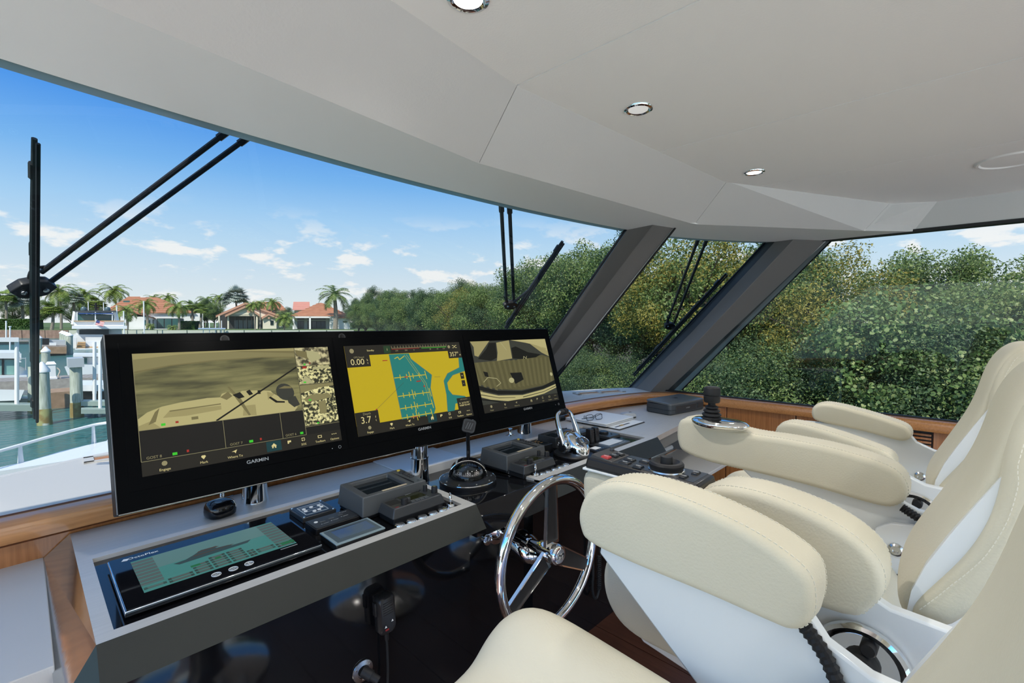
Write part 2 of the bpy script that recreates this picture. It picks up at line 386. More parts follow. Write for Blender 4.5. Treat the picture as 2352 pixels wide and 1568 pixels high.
pillar('trim_6', [(1450, 888), (1498, 895), (1547, 897)], [(1761, 557), (1819, 555), (1897, 552)], 'raked grey corner pillar between windshield and side window', ((1566, 895), (1910, 552), 'frame_white'))
# downlights and loudspeaker in the ceiling
def downlight(p, on, lab):
    c = Vector((p.x, p.y, ZC)); t = thing('ceiling_light', c, lab, 'ceiling light', 'recessed ceiling lights')
    MB().lathe([(.030, -.002), (.036, -.006), (.043, -.004), (.045, 0), (.045, .003), (.030, .003), (.030, -.002)], c, n=32).build('trim_ring', 'chrome', t, smooth=True)
    MB().lathe([(.030, -.001), (.030, -.003), (.0, -.0035)], c, n=24).build('lens', glow('lamp_lens', (1, .97, .93), 3.0) if on else mat('lamp_frosted', (.75, .76, .76), .2, emit=(1, .97, .93), es=.35), t, smooth=True)
    ld = bpy.data.lights.new('downlight', 'SPOT'); ld.energy = LAMP_W if on else LAMP_W * .5; ld.spot_size = R(150); ld.spot_blend = .8; ld.shadow_soft_size = .03; ld.color = (1, .96, .9)
    lo_ = bpy.data.objects.new('downlight', ld); COL.objects.link(lo_); lo_.location = c + Vector((0, 0, -.01)); setp(lo_, t)
LAMP_W = 26
downlight(onz(1466, 250, ZC), False, 'chrome ringed downlight with clear ribbed lens, dim')
downlight(onz(1732, 395, ZC), True, 'small chrome downlight glowing white near the corner pillar')
downlight(onz(1075, -4, ZC), True, 'downlight over the forward ceiling panel')
for k_, (x, y) in enumerate(((2.3, -.6), (.9, -.7), (-.5, -.6), (1.5, -1.8), (0, -1.8))): downlight(Vector((x, y, ZC)), True, ['unseen fill downlight behind the far seat', 'unseen fill downlight behind the middle seat', 'unseen fill downlight by the port side', 'unseen fill downlight over the after gangway, starboard side', 'unseen fill downlight over the after gangway, port side'][k_])  # unseen lamps added behind the view as fill
sp = onz(2330, 366, ZC); c = Vector((sp.x, sp.y, ZC))
t = thing('ceiling_speaker', c, 'round white flush ceiling loudspeaker', 'speaker')
MB().lathe([(.098, -.001), (.104, -.007), (.112, -.006), (.118, 0), (.118, .003), (.098, .003)], c, n=48).build('rim', 'headliner', t, smooth=True)
MB().lathe([(.100, .001), (.100, -.002), (.06, -.004), (0, -.005)], c, n=48).build('grille', 'headliner', t, smooth=True)
# ================================================================== HELM CONSOLE
ZD = .92; ZI = .909
con = thing('helm_console', (1.24, 1.5, FLOOR), 'wide grey and gloss black helm console carrying the instruments', 'console')
def ring(x0, x1, y0, y1, ix0, ix1, iy0, iy1, name):
    m = MB(); t = .012
    for a, b, c, d in ((x0, x1, y0, iy0), (x0, x1, iy1, y1), (x0, ix0, iy0, iy1), (ix1, x1, iy0, iy1)): m.box(a, b, c, d, ZD - t, ZD)
    return m.build(name, 'dash_metal', con)
YF, YB = 1.205, 1.90
ring(.083, 1.07, YF, YB, .113, 1.036, 1.24, 1.655, 'dash_frame')
ring(1.405, 2.385, YF, 1.88, 1.43, 2.325, 1.245, 1.655, 'dash_frame')
for a, b in ((.112, 1.037), (1.429, 2.326)):
    MB().box(a, b, 1.239, 1.656, ZD - .05, ZI).build('inset_panel', 'gloss_black', con)
# sloping front fascia with the grey band, then the black kneehole front
def fascia(x0, x1):
    MB().loft([[(x0, YF, ZD), (x1, YF, ZD), (x1, YF + .03, ZD - .004), (x0, YF + .03, ZD - .004)], [(x0, YF - .052, .851), (x1, YF - .052, .851), (x1, YF + .0, .84), (x0, YF + .0, .84)]]).build('front_fascia', 'console_front', con)
    MB().loft([[(x0, YF - .052, .851), (x1, YF - .052, .851), (x1, YF + .02, .84), (x0, YF + .02, .84)], [(x0, YF + .035, .80), (x1, YF + .035, .80), (x1, YF + .06, .80), (x0, YF + .06, .80)]]).build('fascia_return', 'gloss_black', con)
    MB().box(x0, x1, YF + .035, YF + .07, FLOOR, .81).build('kneehole_front', 'gloss_black', con)
fascia(.083, 1.07); fascia(1.405, 2.385)
MB().box(.085, 1.07, YF + .07, 1.88, FLOOR, ZD - .05).build('carcass', 'gloss_black', con)
MB().box(1.405, 2.383, YF + .07, 1.85, FLOOR, ZD - .05).build('carcass', 'gloss_black', con)
# polished end at port, mitred to the front
MB().loft([[(.083, YB, ZD), (.083, YF, ZD), (.022, YF - .052, .851), (.024, YB, .866)], [(.095, YB, ZD - .01), (.095, YF + .01, ZD - .01), (.05, YF - .03, .845), (.05, YB, .85)]]).build('polished_end', 'polished_steel', con)
MB().loft([[(.083, YF, ZD), (.083, YF - .052, .851), (.022, YF - .052, .851)], [(.09, YF + .02, ZD - .01), (.09, YF, .845), (.03, YF, .845)]]).build('corner_facet', mat('blue_black', (.02, .045, .055), .25), con)
MB().loft([[(.022, YF - .052, .851), (.083, YF - .052, .851), (.083, YF + .03, .8), (.05, YF + .03, .8)], [(.03, YB, .862), (.083, YB, .862), (.083, YB, .8), (.05, YB, .8)]]).build('end_skirt', 'gloss_black', con)
# centre section with compass
def zc(y): return lerp(.914, .893, (y - YF) / .4)
MB().loft([[(1.072, YF, .914), (1.403, YF, .914), (1.403, 1.662, zc(1.662)), (1.072, 1.662, zc(1.662))], [(1.072, YF, .80), (1.403, YF, .80), (1.403, 1.662, .80), (1.072, 1.662, .80)]]).build('compass_panel', 'gloss_black', con, bevel=.003)
MB().loft([[(1.072, YF - .0, .912), (1.403, YF, .912), (1.403, YF + .03, .90), (1.072, YF + .03, .90)], [(1.072, YF - .055, .83), (1.403, YF - .055, .83), (1.403, YF, .82), (1.072, YF, .82)]]).build('compass_fascia', 'gloss_black', con)
MB().box(1.07, 1.405, YF + .06, 1.62, FLOOR, .81).build('kneehole_centre', 'gloss_black', con)
MB().box(1.072, 1.403, 1.662, 1.90, .80, .925).build('chart_plate', mat('plate_white', (.62, .64, .65), .3), con, bevel=.003)
# counters
cp = MB().box(-1.12, .026, 1.285, 1.93, .83, .868).build('side_counter', 'ledge_grey', None, bevel=.002)
tag(cp, 'low grey counter beside the polished end of the console', 'counter')
MB().box(-1.1, .024, 1.33, 1.9, FLOOR, .83).build('counter_base', mat('counter_dark', (.10, .10, .095), .5), cp)
cs = MB()
cps = [(2.3865, YF + .008)] + [(2.9, 1.262), (3.30, 1.30), (3.487, 1.30)] + [(3.487, 1.50)] + [(3.40, 1.66), (3.28, 1.74), (3.0, 1.825), (2.5, 1.888), (2.3865, 1.89)]
ct = MB().prism([(x, y, ZD - .03) for x, y in cps], (0, 0, .03)).build('chart_counter', 'dash_metal', None)
tag(ct, 'grey chart counter to starboard holding the printer and laptop', 'counter')
MB().prism([(2.3865, YF + .012, ZD - .09), (2.9, 1.266, ZD - .09), (3.30, 1.304, ZD - .09), (3.487, 1.304, ZD - .09), (3.487, 1.40, ZD - .09), (2.3865, 1.40, ZD - .09)], (0, 0, .06)).build('counter_apron', mat('apron_grey', (.20, .21, .20), .45), ct)
MB().prism([(x, y, FLOOR) for x, y in ((2.47, 1.60), (3.30, 1.60), (3.485, 1.46), (3.485, 1.52), (3.40, 1.64), (3.28, 1.72), (3.0, 1.80), (2.47, 1.86))], (0, 0, ZD - .03 - FLOOR)).build('counter_base', mat('counter_dark'), ct)

# ================================================================== TRIPLE DISPLAY
TL = R(17.4); PO = Vector((.16, 1.6, 1.0345)); PU = Vector((1, 0, -.004)).normalized(); PV = Vector((0, math.sin(TL), math.cos(TL))); PN = PU.cross(PV).normalized()
def SP(s, t, o=0): return PO + PU * s + PV * t + PN * o
disp = thing('helm_display', (1.13, 1.75, ZD), 'long black three screen helm display on chrome posts', 'display')
PW, PH = 1.945, .502
def slab(s0, s1, t0, t1, o0, o1, name, m, par, bevel=0, r=0):
    if r: pts = [SP((s0 + s1) / 2 + x, (t0 + t1) / 2 + y, o0) for x, y in rrect(s1 - s0, t1 - t0, r)]
    else: pts = [SP(s0, t0, o0), SP(s1, t0, o0), SP(s1, t1, o0), SP(s0, t1, o0)]
    return MB().prism(pts, PN * (o1 - o0)).build(name, m, par, bevel=bevel)
slab(0, PW, 0, PH, -.075, 0, 'housing', 'housing_black', disp, bevel=.004)
slab(.004, PW - .004, .004, PH - .004, -.001, .0012, 'front_panel', 'screen_glass', disp)
MB().tube([SP(0.004, .002, 0), SP(PW - .004, .002, 0)], .0022, 6).build('edge_bead', 'steel', disp)
MB().tube([SP(.002, .004, 0), SP(.002, PH - .004, 0)], .0016, 6).build('edge_bead', mat('edge_grey', (.12, .125, .13), .4), disp)
units = []
for k in range(3):
    s0, s1 = (.028, .658, 1.299)[k] + .002, (.658, 1.299, 1.929)[k] - .002
    units.append(slab(s0, s1, .055, .474, .0005, .0026, 'display_unit', 'screen_glass', disp, bevel=.0008))
SCR = [(.060, .636), (.700, 1.270), (1.338, 1.897)]; T0, T1 = .090, .440
class Scr:
    def __init__(s, k): s.k = k; s.u = units[k]; s.a, s.b = SCR[k]; s.n = 0
    def p(s, u, v, o): return SP(lerp(s.a, s.b, u), lerp(T1, T0, v), .0028 + o * .00015)   # v runs down
    def polys(s, name, m, polys, o=1):
        mb = MB()
        for P in polys: mb.poly([s.p(u, v, o) for u, v in reversed(P)])
        return mb.build(name, m, s.u, kind='stuff' if len(polys) > 1 else None)
    def rects(s, name, m, rs, o=1): return s.polys(name, m, [[(a, c), (b, c), (b, d), (a, d)] for a, b, c, d in rs], o)
    def lines(s, name, m, ls, w=.004, o=2):
        P = []; asp = (s.b - s.a) / (T1 - T0)
        for ln in ls:
            for (x0, y0), (x1, y1) in zip(ln, ln[1:]):
                dx, dy = (x1 - x0) * asp, y1 - y0; l = math.hypot(dx, dy) or 1; nx, ny = -dy / l * w / 2 / asp, dx / l * w / 2
                P.append([(x0 + nx, y0 + ny), (x1 + nx, y1 + ny), (x1 - nx, y1 - ny), (x0 - nx, y0 - ny)])
        return s.polys(name, m, [list(reversed(q)) for q in P], o)
    def text(s, st, u, v, size, m='ui_text', o=3, al='CENTER', bold=0): return text('screen_text', st, frame(s.p(u, v, o), PU, PV), m, s.u, size, al, .00005, bold)
glow('ui_text', (.66, .57, .26), 1.0); glow('ui_dim', (.28, .25, .13), 1.0); glow('ui_bar', (.020, .018, .013)); glow('ui_black', (.013, .012, .010)); glow('ui_line', (.25, .23, .12))
glow('ui_home', (.01, .045, .05)); glow('ui_green', (.05, .55, .03)); glow('ui_red', (.35, .03, .02))
glow('chart_land', (.50, .375, .012)); glow('chart_water', (.02, .19, .165)); glow('chart_line', (.52, .42, .03)); glow('chart_dark', (.05, .06, .05))
MATS['cam_water'] = mat('cam_water', (.045, .043, .022), .45, spec=.1, emit=(.05, .05, .03), es=1.0, noise=((.16, .145, .06), 5, .35, .75), scale=(1.2, 1, 9))
for nm, c in (('cam_hull', (0.451, 0.402, 0.180)), ('cam_hull_mid', (0.328, 0.287, 0.123)), ('cam_hull_dark', (0.180, 0.156, 0.066)), ('cam_shade', (0.230, 0.205, 0.090)), ('cam_black', (0.010, 0.010, 0.007)), ('cam_motor', (0.041, 0.043, 0.033)), ('cam_deck', (0.127, 0.115, 0.049)), ('cam_deck2', (0.098, 0.089, 0.037)), ('cam_light', (0.410, 0.385, 0.197))): glow(nm, c)
mat('cam_clutter', (.02, .02, .012), .45, spec=.1, emit=(1, 1, 1), es=1.0, noise=((.42, .38, .18), 105, .46, .60))
mat('cam_clutter2', (.035, .03, .018), .45, spec=.1, emit=(1, 1, 1), es=1.0, noise=((.34, .30, .16), 55, .42, .62))
def toolbar(S, dim=False):
    T = 'ui_dim' if dim else 'ui_text'
    S.rects('toolbar', 'ui_bar', [(0, 1, .888, 1)], 1)
    for u, s_ in ((.09, 'Engage'), (.255, 'Mark'), (.40, 'Where To'), (.765, 'SOS'), (.865, 'Toolbars'), (.955, 'Options')): S.text(s_, u, .972, .0098 if not dim else .0085, T)
    if not dim: S.rects('home_tile', 'ui_home', [(.56, .64, .893, .985)], 2)
    ic = []
    hx, hy = .60, .938                                     # house
    ic.append([(hx + .7 * a_, hy + .7 * b_) for a_, b_ in ((-.022, 0), (0, -.036), (.022, 0), (.016, 0), (.016, .028), (.005, .028), (.005, .008), (-.005, .008), (-.005, .028), (-.016, .028), (-.016, 0))])
    ic.append([(.248, .913), (.262, .913), (.266, .923), (.255, .947), (.244, .923)])     # pin
    ic.append([(.385, .926), (.412, .912), (.403, .944), (.398, .929)])                   # arrow
    ic.append([(.675, .913), (.695, .913), (.695, .93), (.683, .93), (.683, .942), (.675, .942)])
    for a, b, c, d in ((.853, .877, .912, .917), (.853, .877, .933, .938), (.853, .857, .917, .933), (.873, .877, .917, .933)): ic.append([(a, c), (b, c), (b, d), (a, d)])
    for q in (.943, .955, .967): ic.append([(q - .003, .918), (q + .003, .918), (q + .003, .926), (q - .003, .926)])
    for q in range(4):
        a = R(45 + 90 * q); ic.append([(.765 + .012 * math.cos(a - .5), .923 + .02 * math.sin(a - .5)), (.765 + .012 * math.cos(a + .5), .923 + .02 * math.sin(a + .5)), (.765 + .006 * math.cos(a + .5), .923 + .01 * math.sin(a + .5)), (.765 + .006 * math.cos(a - .5), .923 + .01 * math.sin(a - .5))])
    S.polys('icon', T, ic, 3)
    for q in range(10):
        pass
    S.polys('icon', 'ui_dim', [[(.09 + .012 * math.cos(t), .923 + .02 * math.sin(t)) for t in [R(36 * j) for j in range(10)]]], 2)
# --- screen 1: camera views
S = Scr(0)
S.rects('screen', 'ui_black', [(0, 1, 0, 1)], 0); toolbar(S)
S.rects('camera_view', 'cam_water', [(0, .785, 0, .635)], 1)
S.polys('camera_view', 'cam_hull_dark', [[(0, 0), (.785, 0), (.785, .10), (.6, .085), (.35, .095), (.15, .12), (0, .165)]], 2)
S.polys('camera_view', 'cam_shade', [[(0, .0), (.3, .0), (.5, .02), (.785, .055), (.785, .09), (.6, .075), (.35, .085), (.15, .11), (0, .15)]], 3)
S.polys('camera_view', 'cam_hull_mid', [[(0, .0), (.785, 0), (.785, .03), (.5, .01), (.2, .02), (0, .05)]], 4)
# tender lying alongside
S.polys('camera_view', 'cam_hull', [[(0, .545), (.04, .495), (.10, .46), (.18, .44), (.30, .425), (.36, .43), (.37, .40), (.395, .39), (.44, .425), (.47, .39), (.56, .40), (.62, .415), (.63, .44), (.68, .50), (.74, .555), (.76, .60), (.74, .635), (0, .635)]], 5)
S.polys('camera_view', 'cam_hull_mid', [[(.10, .555), (.13, .50), (.36, .505), (.36, .54), (.2, .56)], [(.0, .60), (.05, .57), (.09, .635), (0, .635)], [(.47, .53), (.53, .53), (.53, .63), (.46, .62)], [(.60, .42), (.64, .45), (.60, .50)]], 6)
S.polys('camera_view', 'cam_hull_dark', [[(.40, .34), (.41, .34), (.46, .46), (.50, .62), (.49, .625), (.44, .47)], [(.36, .43), (.40, .385), (.42, .43), (.39, .46)], [(.07, .50), (.09, .47), (.07, .58), (.04, .60)], [(.13, .50), (.36, .485), (.36, .495), (.13, .51)], [(.22, .575), (.25, .575), (.25, .60), (.22, .60)]], 7)
S.polys('camera_view', 'cam_black', [[(.42, .42), (.46, .40), (.48, .45), (.45, .46)], [(.49, .40), (.51, .385), (.525, .43), (.505, .44)], [(.55, .40), (.565, .40), (.565, .435), (.55, .435)], [(.615, .47), (.65, .52), (.69, .53), (.69, .545), (.64, .535), (.605, .48)]], 8)
S.polys('camera_view', 'cam_motor', [[(.70 + .05 * math.cos(R(20 * j)) + .008 * math.sin(R(20 * j)), .44 + .085 * math.sin(R(20 * j))) for j in range(18)], [(.705, .50), (.755, .49), (.775, .58), (.74, .60), (.71, .55)]], 8)
S.polys('camera_view', 'cam_hull_dark', [[(.665, .40), (.70, .38), (.735, .39), (.74, .41), (.69, .405)]], 9)
S.lines('mooring_line', 'cam_black', [[(.33, .635), (.785, .20)]], .014, 10)
S.rects('camera_view', 'ui_black', [(0, .36, .637, .885), (.363, .65, .637, .885), (.653, .785, .637, .885)], 2)
S.rects('camera_view', 'cam_clutter2', [(.79, 1, 0, .19)], 1); S.rects('camera_view', 'cam_clutter', [(.79, 1, .197, .38)], 1); S.rects('camera_view', 'cam_clutter', [(.79, 1, .39, .80)], 1)
S.polys('camera_view', 'cam_hull_dark', [[(.79, .02), (.875, .05), (.87, .13), (.80, .08)]], 2)
S.polys('camera_view', 'cam_light', [[(.86, .03), (.93, .05), (.95, .12), (.88, .16), (.86, .10)], [(.80, .36), (.83, .29), (.88, .37), (.88, .378), (.8, .378)], [(.885, .21), (.99, .20), (.99, .23), (.885, .24)]], 3)
S.polys('camera_view', 'cam_shade', [[(.79, .39), (1, .39), (1, .42), (.9, .43), (.79, .47)], [(.80, .53), (.86, .49), (.96, .50), (.98, .54), (.90, .56), (.82, .57)], [(.885, .57), (.935, .57), (.93, .70), (.89, .70)]], 3)
S.lines('camera_border', 'ui_line', [[(.36, .637), (.36, .885)], [(.653, .637), (.653, .885)], [(0, .637), (.787, .637)], [(.787, 0), (.787, .885)], [(0, .885), (.787, .885), (1, .80)][:2], [(.787, .193), (1, .193)], [(.787, .385), (1, .385)], [(.787, .81), (1, .81)], [(0, 0), (0, .885)]], .004, 11)
for u, st in ((.02, 'GOST 8'), (.38, 'GOST 7'), (.668, 'GOST 6')): S.text(st, u, .862, .0105, 'ui_dim', 12, 'LEFT')
S.rects('camera_flag', 'ui_green', [(.125, .145, .85, .872), (.475, .495, .85, .872), (.752, .77, .85, .872), (.09, .108, .60, .62), (.83, .842, .17, .185), (.815, .83, .355, .37), (.86, .872, .78, .795), (.83, .845, .54, .555)], 12)
S.rects('camera_flag', 'ui_red', [(.185, .195, .845, .865), (.53, .54, .845, .865), (.15, .163, .595, .612), (.865, .872, .16, .175), (.82, .845, .20, .22)], 12)
S.text('GOST 1', .835, .79, .009, 'ui_dim', 12)
# --- screen 2: chart plotter
S = Scr(1)
S.rects('screen', 'chart_land', [(0, 1, 0, 1)], 0); toolbar(S)
S.polys('chart_water', 'chart_water', [[(.33, .12), (.5, .12), (.51, .19), (.67, .41), (.635, .57), (.645, .83), (.62, .895), (.345, .895)], [(1, .19), (1, .40), (.87, .44), (.80, .53), (.80, .65), (.87, .72), (.86, .75), (.87, .79), (1, .82), (1, .895), (.85, .895), (.85, .845), (.80, .85), (.80, .895), (.75, .895), (.77, .68), (.77, .50), (.82, .41), (.95, .33), (.96, .19)][:2] + [(1, .40), (.87, .44), (.80, .53), (.80, .65)] + [(.77, .68), (.77, .50), (.82, .41), (.95, .345), (.965, .19)], [(.77, .66), (.80, .62), (.83, .69), (.95, .73), (.99, .80), (.93, .82), (.90, .80), (.84, .81), (.82, .895), (.75, .895)]], 1)
pier = []
for y, x0, x1, arms in ((.40, .34, .61, (.39, .445, .50, .555)), (.62, .345, .62, (.39, .44, .49, .56)), (.765, .345, .62, (.39, .44, .49, .56)), (.875, .345, .60, (.39, .44, .49, .55))):
    pier.append([(x0, y + .005), (x1, y)])
    for k_, a in enumerate(arms): pier.append([(a, y - .03), (a, y + .03)])
    pier.append([(.468, y - .055), (.474, y + .06)]); pier.append([(x1, y - .05), (x1 + .008, y + .055)])
pier.append([(.37, .175), (.40, .155), (.41, .19), (.455, .15)])
S.lines('dock_line', 'chart_line', pier, .010, 3)
S.lines('shore_line', 'cam_shade', [[(.33, .12), (.345, .895)], [(.51, .19), (.67, .41), (.635, .57), (.645, .83), (.62, .895)], [(.965, .19), (.95, .345), (.82, .41), (.77, .50), (.77, .68), (.75, .895)], [(1, .40), (.87, .44), (.80, .53), (.80, .62), (.83, .69), (.95, .73)]], .006, 2)
trk = []
for i in range(40):
    t_ = i / 39; x = lerp(.46, .585, min(1, t_ * 1.6)) if t_ < .62 else lerp(.585, .60, (t_ - .62) / .38); y = lerp(.14, .72, t_)
    for d_ in (0, .018): trk.append((x + d_ - .003, x + d_ + .003, y - .003, y + .003))
S.rects('track_dots', 'chart_line', trk, 3)
S.lines('heading_line', 'chart_dark', [[(.16, .74), (.41, .47)], [(.69, .44), (.745, .445)]], .003, 4)
S.rects('buoy_mark', 'ui_red', [(.155, .167, .732, .748), (.575, .587, .53, .55), (.27, .31, .185, .195), (.52, .56, .465, .478), (.425, .455, .40, .412), (.42, .48, .885, .893)], 4)
S.rects('data_tile', 'ui_bar', [(0, 1, 0, .115), (0, .175, .115, .245), (.865, 1, .115, .215), (0, .17, .745, .90), (.86, 1, .745, .90)], 5)
S.text('Standby', .19, .062, .010, 'ui_text', 6); S.text('GPS Speed', .095, .135, .010, 'ui_dim', 6); S.text('0.00', .08, .19, .034, 'ui_text', 6); S.text('k\nt', .155, .188, .012, 'ui_text', 6)
S.text('357\u00b0', .925, .165, .028, 'ui_text', 6); S.text('M', .985, .178, .011, 'ui_text', 6)
S.text('Depth', .085, .77, .013, 'ui_dim', 6); S.text('3.7', .072, .838, .036, 'ui_text', 6); S.text('f\nt', .145, .835, .012, 'ui_text', 6)
S.text('GPS Position', .93, .768, .008, 'ui_dim', 6); S.text("N  26\u00b052.791'\nW080\u00b004.440'", .93, .83, .0105, 'ui_text', 6)
S.rects('compass_tape', 'ui_dim', [(.36, .86, .045, .05)] + [(.36 + .025 * j, .363 + .025 * j, .02, .045) for j in range(21)], 6)
S.rects('compass_tape', 'ui_red', [(.36, .60, .058, .063)], 6); S.rects('compass_tape', 'ui_green', [(.62, .86, .058, .063)], 6); S.rects('mode_tile', glow('ui_dkgreen', (.02, .05, .02)), [(.295, .35, .015, .105)], 6); S.text('i', .3225, .06, .016, 'ui_text', 7)
for u, s_ in ((.40, '270'), (.48, '300'), (.55, '0'), (.70, '30'), (.77, '60'), (.83, '120')): S.text(s_, u, .08, .009, 'ui_dim', 6)
S.rects('zoom_key', 'ui_bar', [(.945, .98, .42, .50), (.945, .98, .52, .60)], 5); S.text('+', .9625, .46, .016, 'ui_text', 6); S.text('-', .9625, .56, .016, 'ui_text', 6)
S.lines('frame_icon', 'ui_text', [[(.92, .045), (.935, .045)], [(.95, .045), (.965, .045)], [(.92, .075), (.935, .075)], [(.95, .075), (.965, .075)], [(.935, .05), (.95, .07)], [(.935, .07), (.95, .05)]], .006, 6)
S.polys('ring_icon', 'ui_dim', [[(.05 + .016 * math.cos(R(30 * j)), .06 + .027 * math.sin(R(30 * j))) for j in range(12)], [(.885 + .013 * math.cos(R(30 * j)), .06 + .022 * math.sin(R(30 * j))) for j in range(12)]], 6)
# --- screen 3: stern camera
S = Scr(2)
S.rects('screen', 'cam_motor', [(0, 1, 0, 1)], 0); toolbar(S, True)
S.polys('camera_view', 'cam_deck2', [[(0, .3), (.3, .295), (.5, .31), (.9, .26), (1, .3), (1, .7), (.8, .74), (.5, .76), (.2, .70), (0, .6)]], 1)
pl = []
for i in range(17):
    a = -.05 + i * .065; pl.append([(a, .30), (a + .03, .30), (a * .9 + .075, .72), (a * .9 + .045, .70)])
S.polys('camera_view', 'cam_deck', [[(min(max(u, 0), 1), v) for u, v in q] for q in pl], 2)
S.polys('camera_view', 'cam_hull', [[(.50, 0), (1, 0), (1, .20), (.85, .10), (.7, .05)]], 3)
S.polys('camera_view', 'cam_hull_mid', [[(0, 0), (.23, 0), (.16, .09), (.06, .22), (.02, .2), (.03, .08)], [(.31, .03), (.48, 0), (.47, .28), (.27, .30), (.30, .18)], [(.75, .06), (1, .16), (1, .29), (.9, .22)]], 3)
S.polys('camera_view', 'cam_black', [[(.05, .25), (.17, .12), (.22, .03), (.30, .03), (.28, .25), (.2, .29)], [(.48, .28), (.49, .12), (.55, .10), (.7, .2), (.88, .25), (.8, .29), (.6, .30)], [(.40, .49), (.55, .50), (.56, .61), (.44, .66)], [(.08, .43), (.13, .45), (.13, .52), (.09, .50)], [(.0, .62), (.2, .72), (.5, .775), (.8, .75), (1, .68), (1, .74), (.8, .79), (.5, .82), (.2, .77), (0, .68)]], 4)
S.polys('camera_view', 'cam_light', [[(.40 + .035 * math.cos(R(36 * j)), .60 + .04 * math.sin(R(36 * j))) for j in range(10)], [(.97 + .02 * math.cos(R(36 * j)), .58 + .03 * math.sin(R(36 * j))) for j in range(10)]], 5)
S.polys('camera_view', 'cam_hull', [[(0, .70), (.2, .79), (.5, .835), (.8, .80), (1, .745), (1, .80), (.8, .865), (.6, .888), (.3, .888), (.1, .83), (0, .78)]], 5)
S.polys('camera_view', 'cam_black', [[(0, .74), (.2, .82), (.4, .85), (.4, .856), (.2, .828), (0, .75)], [(0, .80), (.15, .85), (.25, .888), (.2, .888), (.1, .85), (0, .82)], [(.5, .86), (.8, .83), (1, .77), (1, .78), (.8, .838), (.5, .87)]], 6)
S.lines('camera_view', 'cam_light', [[(.06, .58), (.12, .52), (.22, .55), (.26, .62), (.2, .66)], [(.36, .02), (.42, .15)], [(.62, .30), (.63, .26), (.66, .30), (.67, .26)]], .008, 6)
# maker's name and power keys under each screen
for k, s_ in enumerate((.352, .995, 1.635)):
    text('maker_name', 'GARMIN', frame(SP(s_, .075, .0028), PU, PV), 'print_grey', units[k], .0150, 'CENTER', .0001, .0002, 1.15)
    m = MB(); e = SCR[k][1] - .012; c = SP(e, .068, .0028)
    m.tube([c + PU * (.005 * math.cos(R(30 * j))) + PV * (.005 * math.sin(R(30 * j))) for j in range(12)], .0007, 5, closed=True)
    m.lathe([(.0016, 0), (.0016, .0004)], SP(e - .028, .067, .0026), PN, 8)
    m.build('power_key', 'print_grey', units[k], kind='stuff')
for s_ in (.30, .70): 
    MB().lathe([(.0, 0), (.009, 0), (.010, .0008), (.0135, .0008), (.014, 0)], SP(s_, PH - .024, .0012), PN, 28).build('lamp_reflection', 'plastic_black', disp, smooth=True)  # dark discs modelled in place of ceiling light reflections
# chrome posts with engraved badge and the small cleats beside them
def post(x, y, z0, z1, r, badge=True):
    c = Vector((x, y, z0))
    prof = [(r * 1.12, 0), (r * 1.10, .006), (r * 1.02, .022), (r, .05), (r, .092), (r * 1.01, .0935), (r * 1.01, .096), (r * .93, .0975), (r * .93, z1 - z0)]
    o = MB().lathe(prof, c, n=32).build('support_post', 'chrome', disp, smooth=True)
    if badge:
        d = (CAM - c); d.z = 0; d.normalize(); d = Vector((0, -1, 0)); f = frame(c + d * (r * 1.005) + Vector((0, 0, .07)), Vector((0, 0, 1)).cross(d) * 1, (0, 0, 1))
        MB(f).poly([(0, -.02, .0006), (.009, 0, .0006), (0, .02, .0006), (-.009, 0, .0006)]).build('badge', 'steel', o)
post(.554, 1.79, ZD, 1.16, .040); post(1.125, 1.615, .893, 1.04, .036, False); post(1.955, 1.79, ZD, 1.16, .038)
for x in (.554, 1.955): MB().box(x - .05, x + .05, 1.70, 1.80, 1.10, 1.22).build('post_bracket', 'housing_black', disp)
for x, y in ((.47, 1.86), (1.85, 1.80)):
    c = Vector((x, y, ZD)); t = thing('deck_clip', c, 'small chrome clip beside the %s chrome display post' % ('port' if x < 1 else 'starboard'), 'clip', 'chrome clips by the display posts')
    MB().box(x - .022, x + .022, y - .016, y + .016, ZD, ZD + .004).build('plate', 'chrome', t, bevel=.001)
    MB().lathe([(.011, 0), (.009, .004), (.008, .03), (.012, .032), (.012, .036), (0, .037)], c + Vector((0, 0, .004)), n=16).build('stud', 'chrome', t, smooth=True)
# ================================================================== INSTRUMENTS ON THE CONSOLE
def tb(x0, x1, y0, y1, z0, z1, i=0.0, iy=None, M=None):        # box tapering by i towards the top
    iy = i if iy is None else iy
    return MB(M).loft([[(x0, y0, z0), (x1, y0, z0), (x1, y1, z0), (x0, y1, z0)], [(x0 + i, y0 + iy, z1), (x1 - i, y0 + iy, z1), (x1 - i, y1 - iy, z1), (x0 + i, y1 - iy, z1)]])
XY = ((1, 0, 0), (0, 1, 0))
def flat(x, y, z): return frame((x, y, z), *XY)
# --- ship systems touch screen
t = thing('touch_panel', (.35, 1.42, ZI), 'wide black glass touch panel with teal screen and steel edge', 'touch screen')
x0, x1, y0, y1, z = .135, .562, 1.274, 1.574, .934
MB().box(x0 + .03, x1 - .03, y0 + .03, y1 - .03, ZI, z - .016).build('mount', 'plastic_black', t)
MB().box(x0, x1, y0, y1, z - .016, z - .003).build('edge_frame', 'chrome', t, bevel=.0015)
gp = MB().box(x0 + .003, x1 - .003, y0 + .003, y1 - .003, z - .004, z).build('glass', 'gloss_black', t)
zz = z + .0004
sx0, sx1, sy0, sy1 = .176, .514, 1.328, 1.524
def OP(u, v, o): return (lerp(sx0, sx1, u), lerp(sy1, sy0, v), zz + o * .0002)
def orect(name, m, rs, o):
    mb = MB()
    for a, b, c, d in rs: mb.poly([OP(a, d, o), OP(b, d, o), OP(b, c, o), OP(a, c, o)])
    mb.build(name, m, gp, kind='stuff' if len(rs) > 1 else None)
